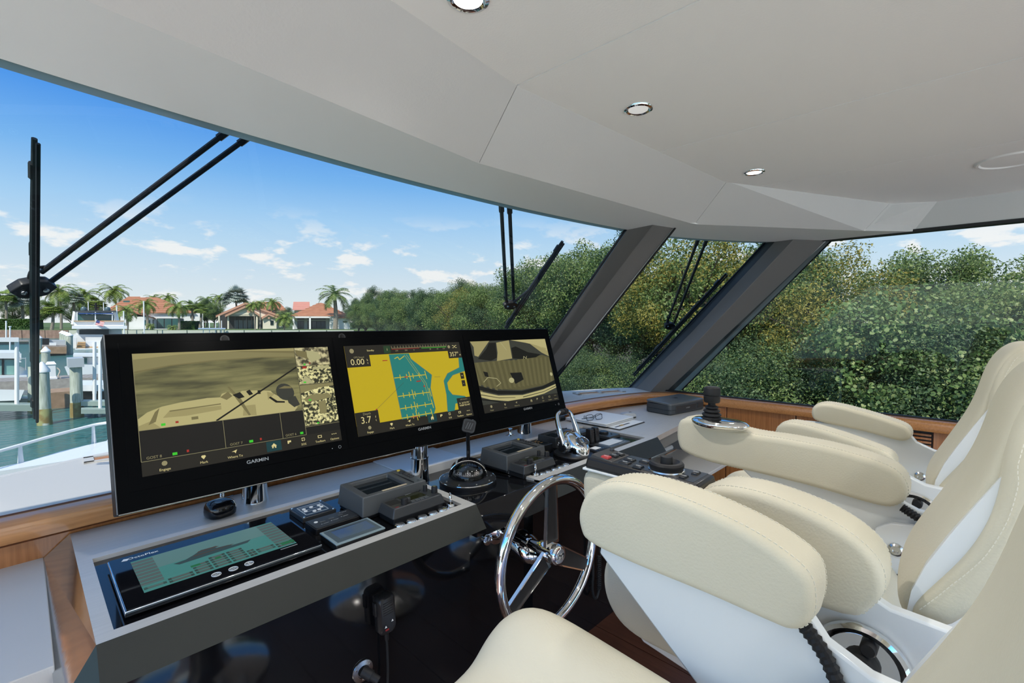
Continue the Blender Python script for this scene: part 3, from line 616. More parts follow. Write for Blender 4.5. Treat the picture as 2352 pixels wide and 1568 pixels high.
def opoly(name, m, P, o): MB().poly([OP(u, v, o) for u, v in reversed(P)]).build(name, m, gp)
glow('op_teal', (0.05, 0.185, 0.175)); glow('op_sky', (0.085, 0.175, 0.175)); glow('op_list', (0.075, 0.1, 0.1)); glow('op_ship', (0.03, 0.055, 0.06)); glow('op_ship2', (0.055, 0.047, 0.04)); glow('op_dark', (.03, .05, .045)); glow('op_line', (0.066, 0.231, 0.209)); glow('op_green', (0.017, 0.121, 0.050)); glow('op_box', (0.07, 0.095, 0.09))
orect('screen', 'op_teal', [(0, 1, 0, 1)], 0); orect('sky_band', 'op_sky', [(.13, .87, 0, .42)], 1)
orect('list_column', 'op_list', [(0, .13, .04 + .1 * k, .12 + .1 * k) for k in range(8)] + [(.87, 1, .04 + .1 * k, .12 + .1 * k) for k in range(8)], 2)
opoly('yacht_picture', 'op_ship', [(.22, .46), (.25, .53), (.72, .50), (.76, .42), (.62, .43), (.60, .38), (.52, .36), (.50, .29), (.42, .28), (.36, .37), (.30, .44)], 2)
opoly('yacht_picture', 'op_ship2', [(.40, .30), (.52, .29), (.54, .33), (.38, .35)], 3); opoly('yacht_picture', 'op_ship2', [(.36, .39), (.62, .39), (.64, .41), (.35, .43)], 3)
rows = []
for a, b, n, v in ((.14, .30, 2, .84), (.30, .42, 4, .68), (.42, .54, 5, .60), (.54, .66, 5, .60), (.66, .72, 3, .76), (.0, .14, 2, .88), (.72, .86, 3, .80), (.86, 1, 2, .84)):
    for k in range(n): rows.append((a + .006, b - .006, v + k * .075, v + .055 + k * .075))
rows = [r for r in rows if r[3] < .99]
orect('list_box', 'op_box', rows, 2); orect('list_mark', 'op_dark', [(a, a + .02, c, d) for a, b, c, d in rows] + [(b - .02, b, c, d) for a, b, c, d in rows], 3)
orect('list_line', 'op_line', [(0, 1, .80, .806), (0, 1, .90, .906), (0, 1, .985, .992)], 4)
orect('green_tab', 'op_green', [(.90, 1, .86, .94), (.30, .36, .68, .74), (.46, .50, .66, .72)], 4)
text('maker_name', 'OctoPlex', flat(.205, 1.548, zz), 'print_white', gp, .017, 'CENTER', .0001, .0002)
MB().poly([(.160, 1.543, zz), (.172, 1.540, zz), (.176, 1.552, zz), (.166, 1.556, zz)]).build('maker_logo', 'print_white', gp)
MB().box(.468, .512, 1.3165, 1.3195, zz, zz + .0003).build('small_print', 'print_grey', gp)
for k, x in enumerate((.312, .349, .385)):
    y = 1.300; m = MB()
    m.tube([(x + .010 * math.cos(R(20 * j)), y + .010 * math.sin(R(20 * j)), zz + .0003) for j in range(18)], .0009, 4, closed=True)
    m.tube([(x + .007 * math.cos(R(20 * j)), y + .007 * math.sin(R(20 * j)), zz + .0003) for j in range(18)], .0005, 4, closed=True)
    m.box(x - .0045, x + .0045, y - .0012, y + .0012, zz, zz + .0004)
    if k == 2: m.box(x - .0012, x + .0012, y - .0045, y + .0045, zz, zz + .0004)
    m.build('touch_key', 'print_white', gp, kind='stuff')
# --- keypad, switch panel, small display
t = thing('bow_thruster_keypad', (.656, 1.555, ZI), 'small black keypad with white lined grid and seven round buttons', 'keypad')
MB().box(.601, .711, 1.499, 1.610, ZI, .926).build('body', 'plastic_dkgrey', t, bevel=.002)
MB().box(.606, .706, 1.504, 1.605, .9255, .9268).build('face', 'plastic_black', t)
m = MB()
for a, b, c, d in ((.618, .694, 1.515, 1.5175), (.618, .694, 1.590, 1.5925), (.618, .6205, 1.515, 1.5925), (.6915, .694, 1.515, 1.5925), (.618, .694, 1.578, 1.580), (.618, .694, 1.556, 1.5575), (.618, .694, 1.540, 1.5415), (.668, .670, 1.517, 1.541)): m.box(a, b, c, d, .9267, .9272)
m.build('grid_print', mat('print_pale', (.5, .55, .57), .5), t, kind='stuff')
for x, y in ((.632, 1.567), (.657, 1.569), (.682, 1.567), (.630, 1.548), (.683, 1.549), (.651, 1.529), (.668, 1.532)):
    MB().lathe([(.0062, 0), (.006, .0016), (.004, .0024), (0, .0025)], (x, y, .9266), n=16).build('button', 'print_white', t, smooth=True)
for x in (.608, .704):
    for y in (1.506, 1.603): MB().lathe([(.004, 0), (.0035, .0016), (0, .002)], (x, y, .926), n=10).build('screw', 'steel', t, smooth=True)
t = thing('switch_panel', (.665, 1.427, ZI), 'slim black switch panel with rounded face between keypad and blue screen', 'switch panel')
MB().prism([(x, y, ZI) for x, y in rrect(.143, .082, .006, 3, .665, 1.427)], (0, 0, .018)).build('body', 'plastic_black', t, bevel=.001)
MB().prism([(x, y, 0.9270) for x, y in rrect(.135, .074, .008, 3, .665, 1.427)], (0, 0, .0012)).build('face', 'plastic_dkgrey', t)
MB().lathe([(.006, 0), (.006, .001), (0, .0012)], (.615, 1.436, 0.9280), n=14).build('button', 'print_white', t)
for x, y in ((.632, 1.427), (.662, 1.432), (.694, 1.437)):
    MB().box(x - .008, x + .008, y - .0045, y + .0045, 0.9280, 0.9294).build('button', 'plastic_grey', t, bevel=.0008)
m = MB()
for x, y in ((.622, 1.410), (.655, 1.414), (.69, 1.42), (.70, 1.452)): m.box(x - .002, x + .002, y - .0014, y + .0014, 0.9280, 0.9286).box(x + .005, x + .022, y - .0006, y + .0006, 0.9280, 0.9285)
m.build('legend_print', 'print_grey', t, kind='stuff')
t = thing('small_display', (.664, 1.289, ZI), 'small pale framed display with blue grey screen beside the touch panel', 'display')
tb(.590, .739, 1.245, 1.347, ZI, .927, .0).build('body', 'plastic_black', t, bevel=.0015)
MB().box(.588, .741, 1.243, 1.349, .927, .9315).build('frame', mat('frame_pale', (.22, .29, .31), .35), t, bevel=.0012)
MB().box(.596, .733, 1.250, 1.342, .931, .9322).build('bezel', mat('bezel_slate', (.085, .115, .13), .25), t)
MB().box(.612, .722, 1.268, 1.328, .932, .9328).build('screen', 'blue_glass', t)
MB().box(.612, .722, 1.328, 1.3295, .932, .9331).build('screen_edge', 'plastic_black', t)
# --- two grey radar style units, two radios, buttons and keys
def grey_unit(x0, lab):
    x1, y0, y1 = x0 + .256, 1.372, 1.545; t = thing('radar_display', ((x0 + x1) / 2, (y0 + y1) / 2, ZI), lab, 'display')
    MB().box(x0 + .004, x1 - .004, y0 + .004, y1 - .004, ZI, .926).build('base', 'plastic_black', t, bevel=.006)
    # hollow top: rim loop down to the recessed screen
    o = [(x0, y0, .924), (x1, y0, .924), (x1, y1, .924), (x0, y1, .924)]
    a = [(x0 + .006, y0 + .008, .984), (x1 - .006, y0 + .008, .984), (x1 - .006, y1 - .008, .990), (x0 + .006, y1 - .008, .990)]
    ix0, ix1, iy0, iy1 = x0 + .032, x0 + .184, y0 + .026, y1 - .018
    def zt(y): return lerp(.984, .990, (y - y0) / (y1 - y0))
    b = [(ix0, iy0, zt(iy0)), (ix1, iy0, zt(iy0)), (ix1, iy1, zt(iy1)), (ix0, iy1, zt(iy1))]
    c = [(ix0 + .003, iy0 + .003, .973), (ix1 - .003, iy0 + .003, .973), (ix1 - .003, iy1 - .003, .976), (ix0 + .003, iy1 - .003, .976)]
    MB().loft([o, a, b, c], caps=False).build('case', 'plastic_grey', t, bevel=.004, seg=3)
    MB().poly(c).build('screen', 'dark_glass', t)
    MB().box(ix0 + .05, ix1 - .008, iy0 - .012, iy0 - .003, .9848, .986).build('label_strip', mat('strip_cream', (.55, .45, .30), .5), t)
    bx = x1 - .028
    MB().lathe([(.0065, 0), (.006, .004), (0, .0045)], (bx, y1 - .022, .989), n=14).build('power_button', mat('button_yellow', (.55, .42, .06), .4), t, smooth=True)
    MB().lathe([(.012, 0), (.012, .004), (.010, .005), (0, .0045)], (bx, y1 - .046, .988), n=20).build('cursor_pad', 'plastic_dkgrey', t, smooth=True)
    for k in range(4):
        y = y1 - .066 - k * .014; MB().box(bx - .010, bx + .010, y - .0038, y + .0038, zt(y) - .001, zt(y) + .004).build('key', 'plastic_dkgrey', t, bevel=.0015)
    MB().lathe([(.005, 0), (.005, .001)], (bx, y0 + .024, .985), n=12).build('emblem', 'plastic_dkgrey', t)
    MB().box(x1 - .056, x1 - .0555, y0 + .009, y1 - .009, .9855, .9895).build('seam', 'plastic_black', t)
    for x in (x1 - .05, x1 - .035): MB().lathe([(.002, 0), (.002, .001)], (x, y0 + .0045, .955), (0, -1, .12), n=8).build('case_screw', 'plastic_black', t)
grey_unit(.737, 'square grey instrument box with tilted dark screen at the port end of the radio')
grey_unit(1.392, 'square grey instrument box with dark screen standing beside the compass, starboard side')
def radio(x0, w, lab):
    x1, y0, y1 = x0 + w, 1.270, 1.366; t = thing('vhf_radio', ((x0 + x1) / 2, 1.318, ZI), lab, 'radio')
    MB().box(x0 + .006, x1 - .006, y0 + .006, y1 - .002, ZI, .935).build('base', 'plastic_black', t, bevel=.005)
    tb(x0, x1, y0, y1, .93, .962, .010, .008).build('case', 'plastic_dkgrey', t, bevel=.004, seg=3)
    MB().box(x0 + .068, x0 + .150, y0 + .034, y1 - .014, .9618, .9628).build('screen', mat('lcd_olive', (.02, .022, .008), .1), t)
    MB().box(x0 + .060, x0 + .158, y1 - .014, y1 - .0105, .9618, .9632).build('screen_hood', 'plastic_black', t)
    m = MB()
    for k in range(7): m.box(x0 + .016, x0 + .058, y0 + .040 + k * .0056, y0 + .0425 + k * .0056, .9615, .9626)
    m.build('speaker_slots', 'plastic_black', t, kind='stuff')
    for k in range(8): MB().box(x0 + .080 + k % 4 * .017, x0 + .094 + k % 4 * .017, y0 + .0135 + (k // 4) * .0085, y0 + .0195 + (k // 4) * .0085, .9616, .9644).build('key', 'plastic_grey', t, bevel=.0008)
    MB().lathe([(.011, 0), (.0105, .018), (.009, .0195), (0, .02)], (x0 + .056, y0 + .022, .9618), n=20).build('knob', 'rubber', t, smooth=True)
    MB().box(x0 + .066, x0 + .078, y0 + .018, y0 + .030, .962, .979).build('knob_clip', 'plastic_dkgrey', t, bevel=.003)
    for x, y, r_ in ((x1 - .034, y1 - .026, .0075), (x1 - .020, y0 + .036, .0105)):
        MB().lathe([(r_ * 1.05, 0), (r_, .019), (r_ * .9, .021), (0, .0215)], (x, y, .9618), n=20).build('knob', 'rubber', t, smooth=True)
        MB().lathe([(r_ * .6, 0), (r_ * .6, .0006)], (x, y, .9834), n=14).build('knob_cap', 'steel', t)
    MB().box(x0 + .018, x0 + .030, y0 + .0125, y0 + .0155, .9616, .963).build('distress_key', mat('key_red', (.25, .02, .02), .4), t)
    text('maker_name', 'GARMIN', flat(x0 + .11, y1 - .0122, .9634), 'print_grey', t, .006)
radio(.784, .205, 'black marine radio with three knobs in front of the port grey box')
radio(1.385, .205, 'black marine radio with three knobs next to the throttle')
def push(x, y, lab, grp):
    t = thing('push_button', (x, y, ZI), lab, 'button', grp)
    MB().lathe([(.0175, 0), (.0175, .010), (.0165, .0125), (.0145, .0132), (0, .0132)], (x, y, ZI), n=28).build('bezel', 'chrome', t, smooth=True)
    MB().lathe([(.0140, 0), (.0138, .0022), (.010, .0030), (0, .0024)], (x, y, ZI + .0128), n=28).build('cap', 'steel', t, smooth=True)
for x in (.791, .833, .875, .917, .957): push(x + .005, 1.252, 'round chrome push button in the row of five before the port radio', 'port row of chrome buttons')
for x in (1.479, 1.514, 1.555, 1.596, 1.634): push(x + .005, 1.258, 'round chrome push button in the row of five under the starboard radio', 'starboard row of chrome buttons')
def keysw(x, y, ang, lab):
    t = thing('ignition_key', (x, y, ZI), lab, 'key switch', 'ignition key switches')
    MB().lathe([(.021, 0), (.020, .004), (.0135, .009), (.0125, .018), (.010, .020), (0, .020)], (x, y, ZI), n=28).build('barrel', 'chrome', t, smooth=True)
    f = Matrix.Translation((x, y, ZI + .019)) @ Matrix.Rotation(ang, 4, 'Z')
    m = MB(f); m.box(-.004, .004, -.001, .001, 0, .012)
    k = m.build('key_blade', 'steel', t)
    ringp = [(.012 * math.cos(R(24 * j)), 0, .023 + .013 * math.sin(R(24 * j))) for j in range(15)]
    MB(f).tube(ringp, .0035, 6, closed=True, flat=.5).build('key_bow', 'chrome', t, smooth=True)
    MB(f).prism([(.010 * math.cos(R(30 * j)), -.0008, .022 + .010 * math.sin(R(30 * j))) for j in range(12)], (0, .0016, 0)).build('key_head', 'steel', t)
keysw(.999, 1.256, R(60), 'chrome ignition key standing at the end of the port button row')
keysw(1.446, 1.262, R(35), 'chrome ignition key standing at the start of the starboard button row')
# --- black sensor on the dash, small black box under the displays
def pebble(name, c, sx, sy, sz, m, lab, cat, rot=0, parts=True):
    t = thing(name, c, lab, cat); f = Matrix.Translation(c) @ Matrix.Rotation(rot, 4, 'Z')
    L_ = []
    for k, (s_, h) in enumerate(((.86, 0), (.98, .12), (1, .35), (.97, .6), (.86, .82), (.66, .95), (.3, 1.0))):
        L_.append([(x * s_, y * s_, h * sz) for x, y in rrect(sx, sy, min(sx, sy) * .36, 5)])
    MB(f).loft(L_).build('shell', m, t, smooth=True, ang=80)
    return t, f
t, f = pebble('heading_sensor', Vector((.432, 1.735, ZD)), .085, .085, .052, 'gloss_black', 'glossy black rounded sensor box beside the port chrome post', 'sensor', R(10))
MB(f).lathe([(.010, 0), (.010, .0015), (0, .0015)], (-.014, -.020, .0495), n=14).build('button', 'plastic_dkgrey', t)
MB(f).box(-.042, .042, -.002, .002, .0515, .0525).build('ridge', 'plastic_dkgrey', t)
t, f = pebble('dash_sensor', Vector((2.355, 1.845, ZD)), .07, .035, .03, 'plastic_black', 'small black pod under the starboard end of the displays', 'sensor', R(0))
MB(f).box(-.02, .02, -.018, -.0165, .008, .018).build('window', 'dark_glass', t)
# --- magnetic compass
cx, cy = 1.228, 1.432; cz = zc(cy)
t = thing('compass', (cx, cy, cz), 'black magnetic compass with clear dome and white card', 'compass')
MB().lathe([(.112, -.009), (.114, .008), (.114, .016), (.110, .020), (.090, .022), (.080, .026)], (cx, cy, cz), n=48).build('base_ring', 'plastic_black', t, smooth=True)
MB().tube([(cx + .112 * math.cos(R(8 * j)), cy + .112 * math.sin(R(8 * j)), cz + .019) for j in range(45)], .0016, 6, closed=True).build('rim_bead', 'chrome', t)
MB().lathe([(.074, .022), (.074, .024), (.068, .026), (.066, .027), (.066, .022)], (cx, cy, cz), n=40).build('dome_collar', 'plastic_black', t, smooth=True)
MB().lathe([(.060, .036), (.061, .040), (.050, .044), (0, .047)], (cx, cy, cz), n=40).build('card', mat('card_black', (.012, .012, .012), .4), t, smooth=True)
tk = MB(); tq = MB()
for k in range(72):
    a = R(5 * k); r0, r1 = (.046, .060) if k % 2 == 0 else (.052, .060)
    d = Vector((math.cos(a), math.sin(a), 0)); p_ = d.cross(Vector((0, 0, 1))) * .0007; c0 = Vector((cx, cy, cz + .0455)); 
    tk.poly([c0 + d * r0 + p_ + Vector((0, 0, 0)), c0 + d * r0 - p_, c0 + d * r1 - p_ - Vector((0, 0, .0035)), c0 + d * r1 + p_ - Vector((0, 0, .0035))])
tk.build('card_ticks', 'print_white', t, kind='stuff')
va = math.atan2(-cy, -cx)
for k, s_ in enumerate(('120', '150', '180', '210', '90', '240', '60')):
    a = va + R((-1, 0, 1, 2, -2, 3, -3)[k] * 36); d = Vector((math.cos(a), math.sin(a), 0))
    text('card_numeral', s_, frame(Vector((cx, cy, cz + .0515)) + d * .057, Vector((0, 0, 1)).cross(d), Vector((0, 0, 1)) - d * .5), 'print_white', t, .015)
MB().box(cx + .056 * math.cos(va) - .0006, cx + .056 * math.cos(va) + .0006, cy + .056 * math.sin(va) - .0006, cy + .056 * math.sin(va) + .0006, cz + .04, cz + .066).build('lubber_line', 'print_white', t)
dg = bpy.data.materials.new('dome_glass'); dg.use_nodes = True; MATS['dome_glass'] = dg; q = dg.node_tree; q.nodes.clear()
a_, b_ = q.nodes.new('ShaderNodeBsdfTransparent'), q.nodes.new('ShaderNodeBsdfGlossy'); b_.inputs['Roughness'].default_value = .02; a_.inputs[0].default_value = (.9, .9, .9, 1)
fq = q.nodes.new('ShaderNodeFresnel'); fq.inputs[0].default_value = 1.5; mq = q.nodes.new('ShaderNodeMixShader')
q.links.new(fq.outputs[0], mq.inputs[0]); q.links.new(a_.outputs[0], mq.inputs[1]); q.links.new(b_.outputs[0], mq.inputs[2]); q.links.new(mq.outputs[0], q.nodes.new('ShaderNodeOutputMaterial').inputs[0])
MB().lathe([(.070 * math.cos(R(9 * j)), .024 + .060 * math.sin(R(9 * j))) for j in range(11)], (cx, cy, cz), n=40).build('dome', 'dome_glass', t, smooth=True)
hood = MB(); hl = []
for j in range(13):          # black hood arching over the back half
    b = R(-10 + j * 200 / 12); 
for j in range(19):
    b = math.pi * j / 18; u = Vector((math.sin(-va), 0, 0)); rt = Vector((-math.sin(va), math.cos(va), 0)); bk_ = Vector((-math.cos(va), -math.sin(va), 0))
    e = rt * (.076 * math.cos(b)) + Vector((0, 0, .024 + .066 * math.sin(b)))
    o_ = Vector((cx, cy, cz)); hl.append([o_ + e - bk_ * .006, o_ + e + bk_ * .045, o_ + e * 1.0 + bk_ * .045 + rt * (-.006 * math.cos(b)) - Vector((0, 0, .006 * math.sin(b))), o_ + e - bk_ * .006 + rt * (-.006 * math.cos(b)) - Vector((0, 0, .006 * math.sin(b)))])
hood.loft(hl).build('hood', 'gloss_black', t, smooth=True)
MB().tube([Vector((cx, cy, cz)) + rt * (.0765 * math.cos(math.pi * j / 18)) + Vector((0, 0, .024 + .0665 * math.sin(math.pi * j / 18))) - bk_ * .007 for j in range(19)], .002, 6).build('hood_bead', 'chrome', t, smooth=True)
for a in range(6):
    b = va + R(-100 + 40 * a); MB().lathe([(.004, 0), (.0035, .003), (0, .0035)], (cx + .096 * math.cos(b), cy + .096 * math.sin(b), cz + .021), n=10).build('screw', 'chrome', t, smooth=True)
# --- phone mount on a bent stalk behind the compass
b0 = Vector((1.345, 1.565, .894)); h0 = dep(1077, 978, 2.03)
t = thing('phone_mount', b0, 'black phone mount with square magnetic head on a bent stalk', 'phone mount')
MB().lathe([(.026, 0), (.026, .006), (.020, .012), (.016, .022), (.022, .030), (.020, .045), (.012, .056), (0, .058)], b0, n=24).build('base', 'plastic_black', t, smooth=True)
MB().lathe([(.012, 0), (.014, .01), (.012, .02), (0, .021)], b0 + Vector((-.02, -.02, .018)), (-1, -1, .1), n=20).build('clamp_knob', 'steel', t, smooth=True)
s0 = b0 + Vector((0, 0, .05)); s1 = Vector((s0.x, s0.y, s0.z + .05)); s2 = h0 + Vector((.0, .0, -.02))
MB().tube(cat_curve([tuple(s0), tuple(s0.lerp(s1, .5)), tuple(s1), tuple(s1.lerp(s2, .55) + Vector((-.004, 0, .004))), tuple(s2)], 4), .0085, 10).build('stalk', 'plastic_black', t, smooth=True)
f = frame(h0, Vector((.80, -.6, -.25)), Vector((.25, .15, .95)))
MB(f).prism([(x, y, -.010) for x, y in rrect(.056, .056, .012, 4)], (0, 0, .018)).build('head', 'plastic_dkgrey', t, bevel=.002)
MB(f).prism([(x, y, .008) for x, y in rrect(.042, .042, .008, 4)], (0, 0, .001)).build('face', 'plastic_black', t)
for dx in (-.010, .0, .010): MB(f).prism([(dx - .005, -.014, .009), (dx - .0005, -.014, .009), (dx + .006, .014, .009), (dx + .0015, .014, .009)], (0, 0, .0007)).build('face_rib', 'plastic_grey', t)
# --- twin throttle
tx, ty = 1.815, 1.345
t = thing('throttle_binnacle', (tx, ty, ZI), 'chrome twin lever throttle with black grips and keypad', 'throttle')
def ell(a, b, z, n=28, ox=0, oy=0): return [(tx + ox + a * math.cos(2 * math.pi * k / n), ty + oy + b * math.sin(2 * math.pi * k / n), z) for k in range(n)]
MB().loft([ell(.088, .098, ZI), ell(.090, .100, ZI + .008), ell(.086, .096, ZI + .014), ell(.07, .085, ZI + .016)]).build('base_plate', 'plastic_black', t, smooth=True)
MB().loft([ell(.050, .078, ZI + .014, oy=-.008), ell(.050, .078, ZI + .045, oy=-.008), ell(.049, .074, ZI + .060, oy=-.004), ell(.046, .060, ZI + .080, oy=.008), ell(.040, .042, ZI + .100, oy=.018), ell(.028, .026, ZI + .108, oy=.022), ell(.006, .006, ZI + .110, oy=.022)]).build('body', 'chrome', t, smooth=True, ang=70)
nrm_ = Vector((0, -.62, .78)); kp = Vector((tx, ty - .050, ZI + .074))
kf = frame(kp, (1, 0, 0), Vector((0, .78, .62)))
kb = MB(kf).prism([(.040 * math.cos(2 * math.pi * k / 24), .026 * math.sin(2 * math.pi * k / 24), -.004) for k in range(24)], (0, 0, .008)).build('keypad', 'plastic_dkgrey', t, bevel=.001)
MB(kf).tube([(.042 * math.cos(2 * math.pi * k / 28), .028 * math.sin(2 * math.pi * k / 28), .002) for k in range(28)], .003, 6, closed=True).build('keypad_rim', 'chrome', t, smooth=True)
for x, y in ((-.022, .0), (-.008, .004), (.008, .004), (.022, .0), (-.014, -.012), (0, -.012), (.014, -.012), (-.006, .016), (.006, .016)): MB(kf).box(x - .0045, x + .0045, y - .003, y + .003, .004, .0055).build('key', 'plastic_grey', kb)
for s_ in (-1, 1):
    x = tx + s_ * .062
    MB().lathe([(.030, -.012), (.030, .010), (.026, .014), (.020, .016)], (x, ty + .010, ZI + .052), (s_, 0, 0), n=28).build('lever_hub', 'chrome', t, smooth=True)
    MB().lathe([(.020, .0145), (.019, .017), (0, .018)], (x, ty + .010, ZI + .052), (s_, 0, 0), n=24).build('hub_cap', 'plastic_black', t, smooth=True)
    pth = cat_curve([(x, ty + .012, ZI + .060), (x + s_ * .002, ty + .03, ZI + .11), (x - s_ * .002, ty + .05, ZI + .16), (x - s_ * .012, ty + .060, ZI + .190), (x - s_ * .030, ty + .062, ZI + .199), (x - s_ * .036, ty + .062, ZI + .200)], 5)
    n_ = len(pth); MB().tube(pth, [lerp(.022, .012, min(1, k / n_ * 1.7)) for k in range(n_)], 14, flat=.72).build('lever', 'chrome', t, smooth=True)
    MB().tube([(x - s_ * .034, ty + .062, ZI + .200), (x - s_ * .040, ty + .062, ZI + .201), (x - s_ * .058, ty + .062, ZI + .201), (x - s_ * .060, ty + .062, ZI + .201)], [.012, .0145, .0145, .011], 14).build('grip', 'rubber', t, smooth=True)
# --- instruments round the throttle
def plain_unit(name, x0, x1, y0, y1, z, m, lab, cat, face=None, i=.003):
    t = thing(name, ((x0 + x1) / 2, (y0 + y1) / 2, ZI), lab, cat)
    tb(x0, x1, y0, y1, ZI, z, i).build('case', m, t, bevel=.0025)
    if face: MB().box(x0 + face[0], x1 - face[1], y0 + face[2], y1 - face[3], z - .001, z + .0012).build('screen', face[4], t)
    return t
t = plain_unit('engine_display', 1.655, 1.80, 1.455, 1.57, .950, 'plastic_black', 'black faced engine display with amber legend behind the throttle', 'display', (.012, .012, .02, .01, 'dark_glass'))
m = MB()
for k in range(12): m.box(1.675 + (k % 4) * .027, 1.692 + (k % 4) * .027, 1.50 + k // 4 * .019, 1.5035 + k // 4 * .019, .9513, .9516)
m.build('amber_print', mat('print_amber', (.30, .17, .05), .5, emit=(.3, .16, .05), es=.3), t, kind='stuff')
MB().box(1.67, 1.68, 1.46, 1.466, .9505, .953).build('red_key', mat('key_red'), t)
t = plain_unit('depth_sounder', 1.845, 1.965, 1.475, 1.60, .962, 'plastic_dkgrey', 'charcoal depth sounder with small dark screen behind the levers', 'display', (.012, .045, .02, .012, 'dark_glass'))
for k in range(3): MB().box(1.93, 1.95, 1.50 + k * .025, 1.512 + k * .025, .961, .965).build('key', 'plastic_grey', t, bevel=.001)
t, f = pebble('handset_cradle', Vector((2.06, 1.615, ZD - .011)), .17, .085, .038, 'plastic_dkgrey', 'low dark grey domed cover near the back edge of the inset', 'cover', R(4))
MB(f).box(-.06, .06, -.003, .003, .036, .039).build('seam', 'plastic_black', t)
t = thing('control_levers', (2.03, 1.385, ZI), 'pair of upright black ribbed control levers beside the throttle', 'control lever')
MB().box(1.985, 2.07, 1.345, 1.42, ZI, .925).build('base', 'plastic_black', t, bevel=.004)
for x in (2.005, 2.05):
    o = tb(x - .018, x + .018, 1.362, 1.405, .92, 1.0, .004, .006).build('lever', 'plastic_black', t, bevel=.005)
    for k in range(5): MB().box(x - .015, x + .015, 1.365 + k * .0004, 1.3675 + k * .0004, .935 + k * .012, .939 + k * .012).build('rib', 'plastic_dkgrey', o)
t = plain_unit('trim_keypad', 1.882, 1.985, 1.248, 1.325, .931, 'plastic_black', 'low black keypad with white window and dark keys in front of the throttle', 'keypad', (.02, .035, .03, .012, 'paper'))
for k in range(4): MB().box(1.905 + k * .017, 1.916 + k * .017, 1.256, 1.268, .930, .9335).build('key', 'plastic_dkgrey', t, bevel=.001)
t = plain_unit('stabilizer_display', 1.995, 2.182, 1.249, 1.355, .928, 'plastic_grey', 'thin grey control display with blank white screen', 'display', (.028, .030, .030, .012, mat('white_screen', (.7, .71, .71), .3)))
MB().box(2.09, 2.15, 1.262, 1.266, .9278, .9284).build('legend_print', 'print_grey', t)
t = plain_unit('spotlight_control', 2.180, 2.288, 1.374, 1.497, .925, 'plastic_dkgrey', 'square dark panel with round ridged knob near the starboard edge', 'control panel')
MB().lathe([(.026, 0), (.026, .010), (.022, .014), (.020, .014), (0, .012)], (2.228, 1.445, .925), n=10).build('knob', 'plastic_black', t, smooth=True)
for k in range(3): MB().lathe([(.004, 0), (.004, .002), (0, .0025)], (2.245 + k * .008, 1.405 + k * .006, .925), n=10).build('key', 'plastic_black', t)
t = plain_unit('alarm_panel', 2.150, 2.245, 1.535, 1.615, .927, 'plastic_dkgrey', 'small dark alarm panel at the back of the starboard inset', 'control panel', (.008, .008, .02, .01, 'plastic_grey'))
# --- papers, glasses, mouse and printer on the chart counter
t = thing('laptop', (2.52, 1.65, ZD), 'closed white laptop lying on the chart counter', 'laptop')
lx0, lx1, ly0, ly1 = 2.358, 2.672, 1.512, 1.806
MB().box(lx0, lx1, ly0, ly1, ZD + .009, ZD + .019).build('base', mat('silver', (.62, .63, .63), .35, metal=.3), t, bevel=.003)
MB().box(lx0, lx1, ly0, ly1, ZD + .020, ZD + .027).build('lid', 'white_paint', t, bevel=.003)
t = thing('clipboard', (2.5, 1.58, ZD), 'dark edged folder with printed sheet under the laptop', 'folder')
MB().box(2.375, 2.668, 1.432, 1.70, ZD, ZD + .005).build('cover', 'plastic_black', t, bevel=.002)
MB().box(2.381, 2.660, 1.440, 1.69, ZD + .005, ZD + .0075).build('sheet', 'paper', t)
MB().box(2.40, 2.56, 1.472, 1.484, ZD + .0075, ZD + .008).build('print_line', mat('print_dark', (.06, .06, .06), .6), t)
MB().box(2.455, 2.49, 1.469, 1.488, ZD + .008, ZD + .0084).build('print_badge', mat('print_gold', (.5, .3, .05), .6), t)
gz = ZD + .0275
gp_ = onz(1365, 962, gz + .008)
t = thing('eyeglasses', (gp_.x, gp_.y, gz), 'folded eyeglasses with dark frames lying on the laptop', 'eyeglasses')
GF = Matrix.Translation((gp_.x, gp_.y, gz)) @ Matrix.Rotation(R(-18), 4, 'Z')
for s_ in (-1, 1):
    c = [(s_ * .034 + x, .004 * math.sin(j), .020 + y) for j, (x, y) in enumerate(rrect(.050, .036, .014, 4))]
    MB(GF).tube(c, .0016, 6, closed=True).build('rim', 'plastic_black', t)
    MB(GF).poly([(x, 0, z) for x, y, z in c]).build('lens', 'dome_glass', t)
    MB(GF).tube([(s_ * .060, 0, .030), (s_ * .062, .02, .028), (s_ * .045, .045, .012), (-s_ * .03, .052 + s_ * .004, .004), (-s_ * .05, .055 + s_ * .004, .003)], .0018, 6).build('temple_arm', 'plastic_black', t, smooth=True)
MB(GF).tube([(-.010, 0, .027), (0, 0, .031), (.010, 0, .027)], .0016, 6).build('bridge', 'plastic_black', t)
def mouse(c, rot, lab):
    t, f = pebble('computer_mouse', c, .105, .062, .034, mat('mouse_shell', (.42, .43, .44), .3), lab, 'mouse', rot)
    MB(f).loft([[(x * 1.01, y * 1.01, h) for x, y in rrect(.105 * .98, .062 * .98, .022, 5)] for h in (.002, .014)]).build('side_band', 'plastic_black', t, smooth=True, ang=50)
    MB(f).box(.008, .024, -.003, .003, .033, .036).build('wheel', 'rubber', t, bevel=.001)
mouse(Vector((2.735, 1.59, ZD)), R(-30), 'silver and black computer mouse between laptop and printer')
PF = Matrix.Translation((2.975, 1.415, ZD)) @ Matrix.Rotation(math.atan2(1.339 - 1.409, 3.366 - 2.937), 4, 'Z')
t = thing('printer', PF.translation.copy(), 'compact dark grey mobile printer with a slim front door', 'printer')
pw, pd = .405, .20
mat('printer_shell', (.045, .052, .058), .4, spec=.4); mat('printer_top', (.11, .12, .125), .35)
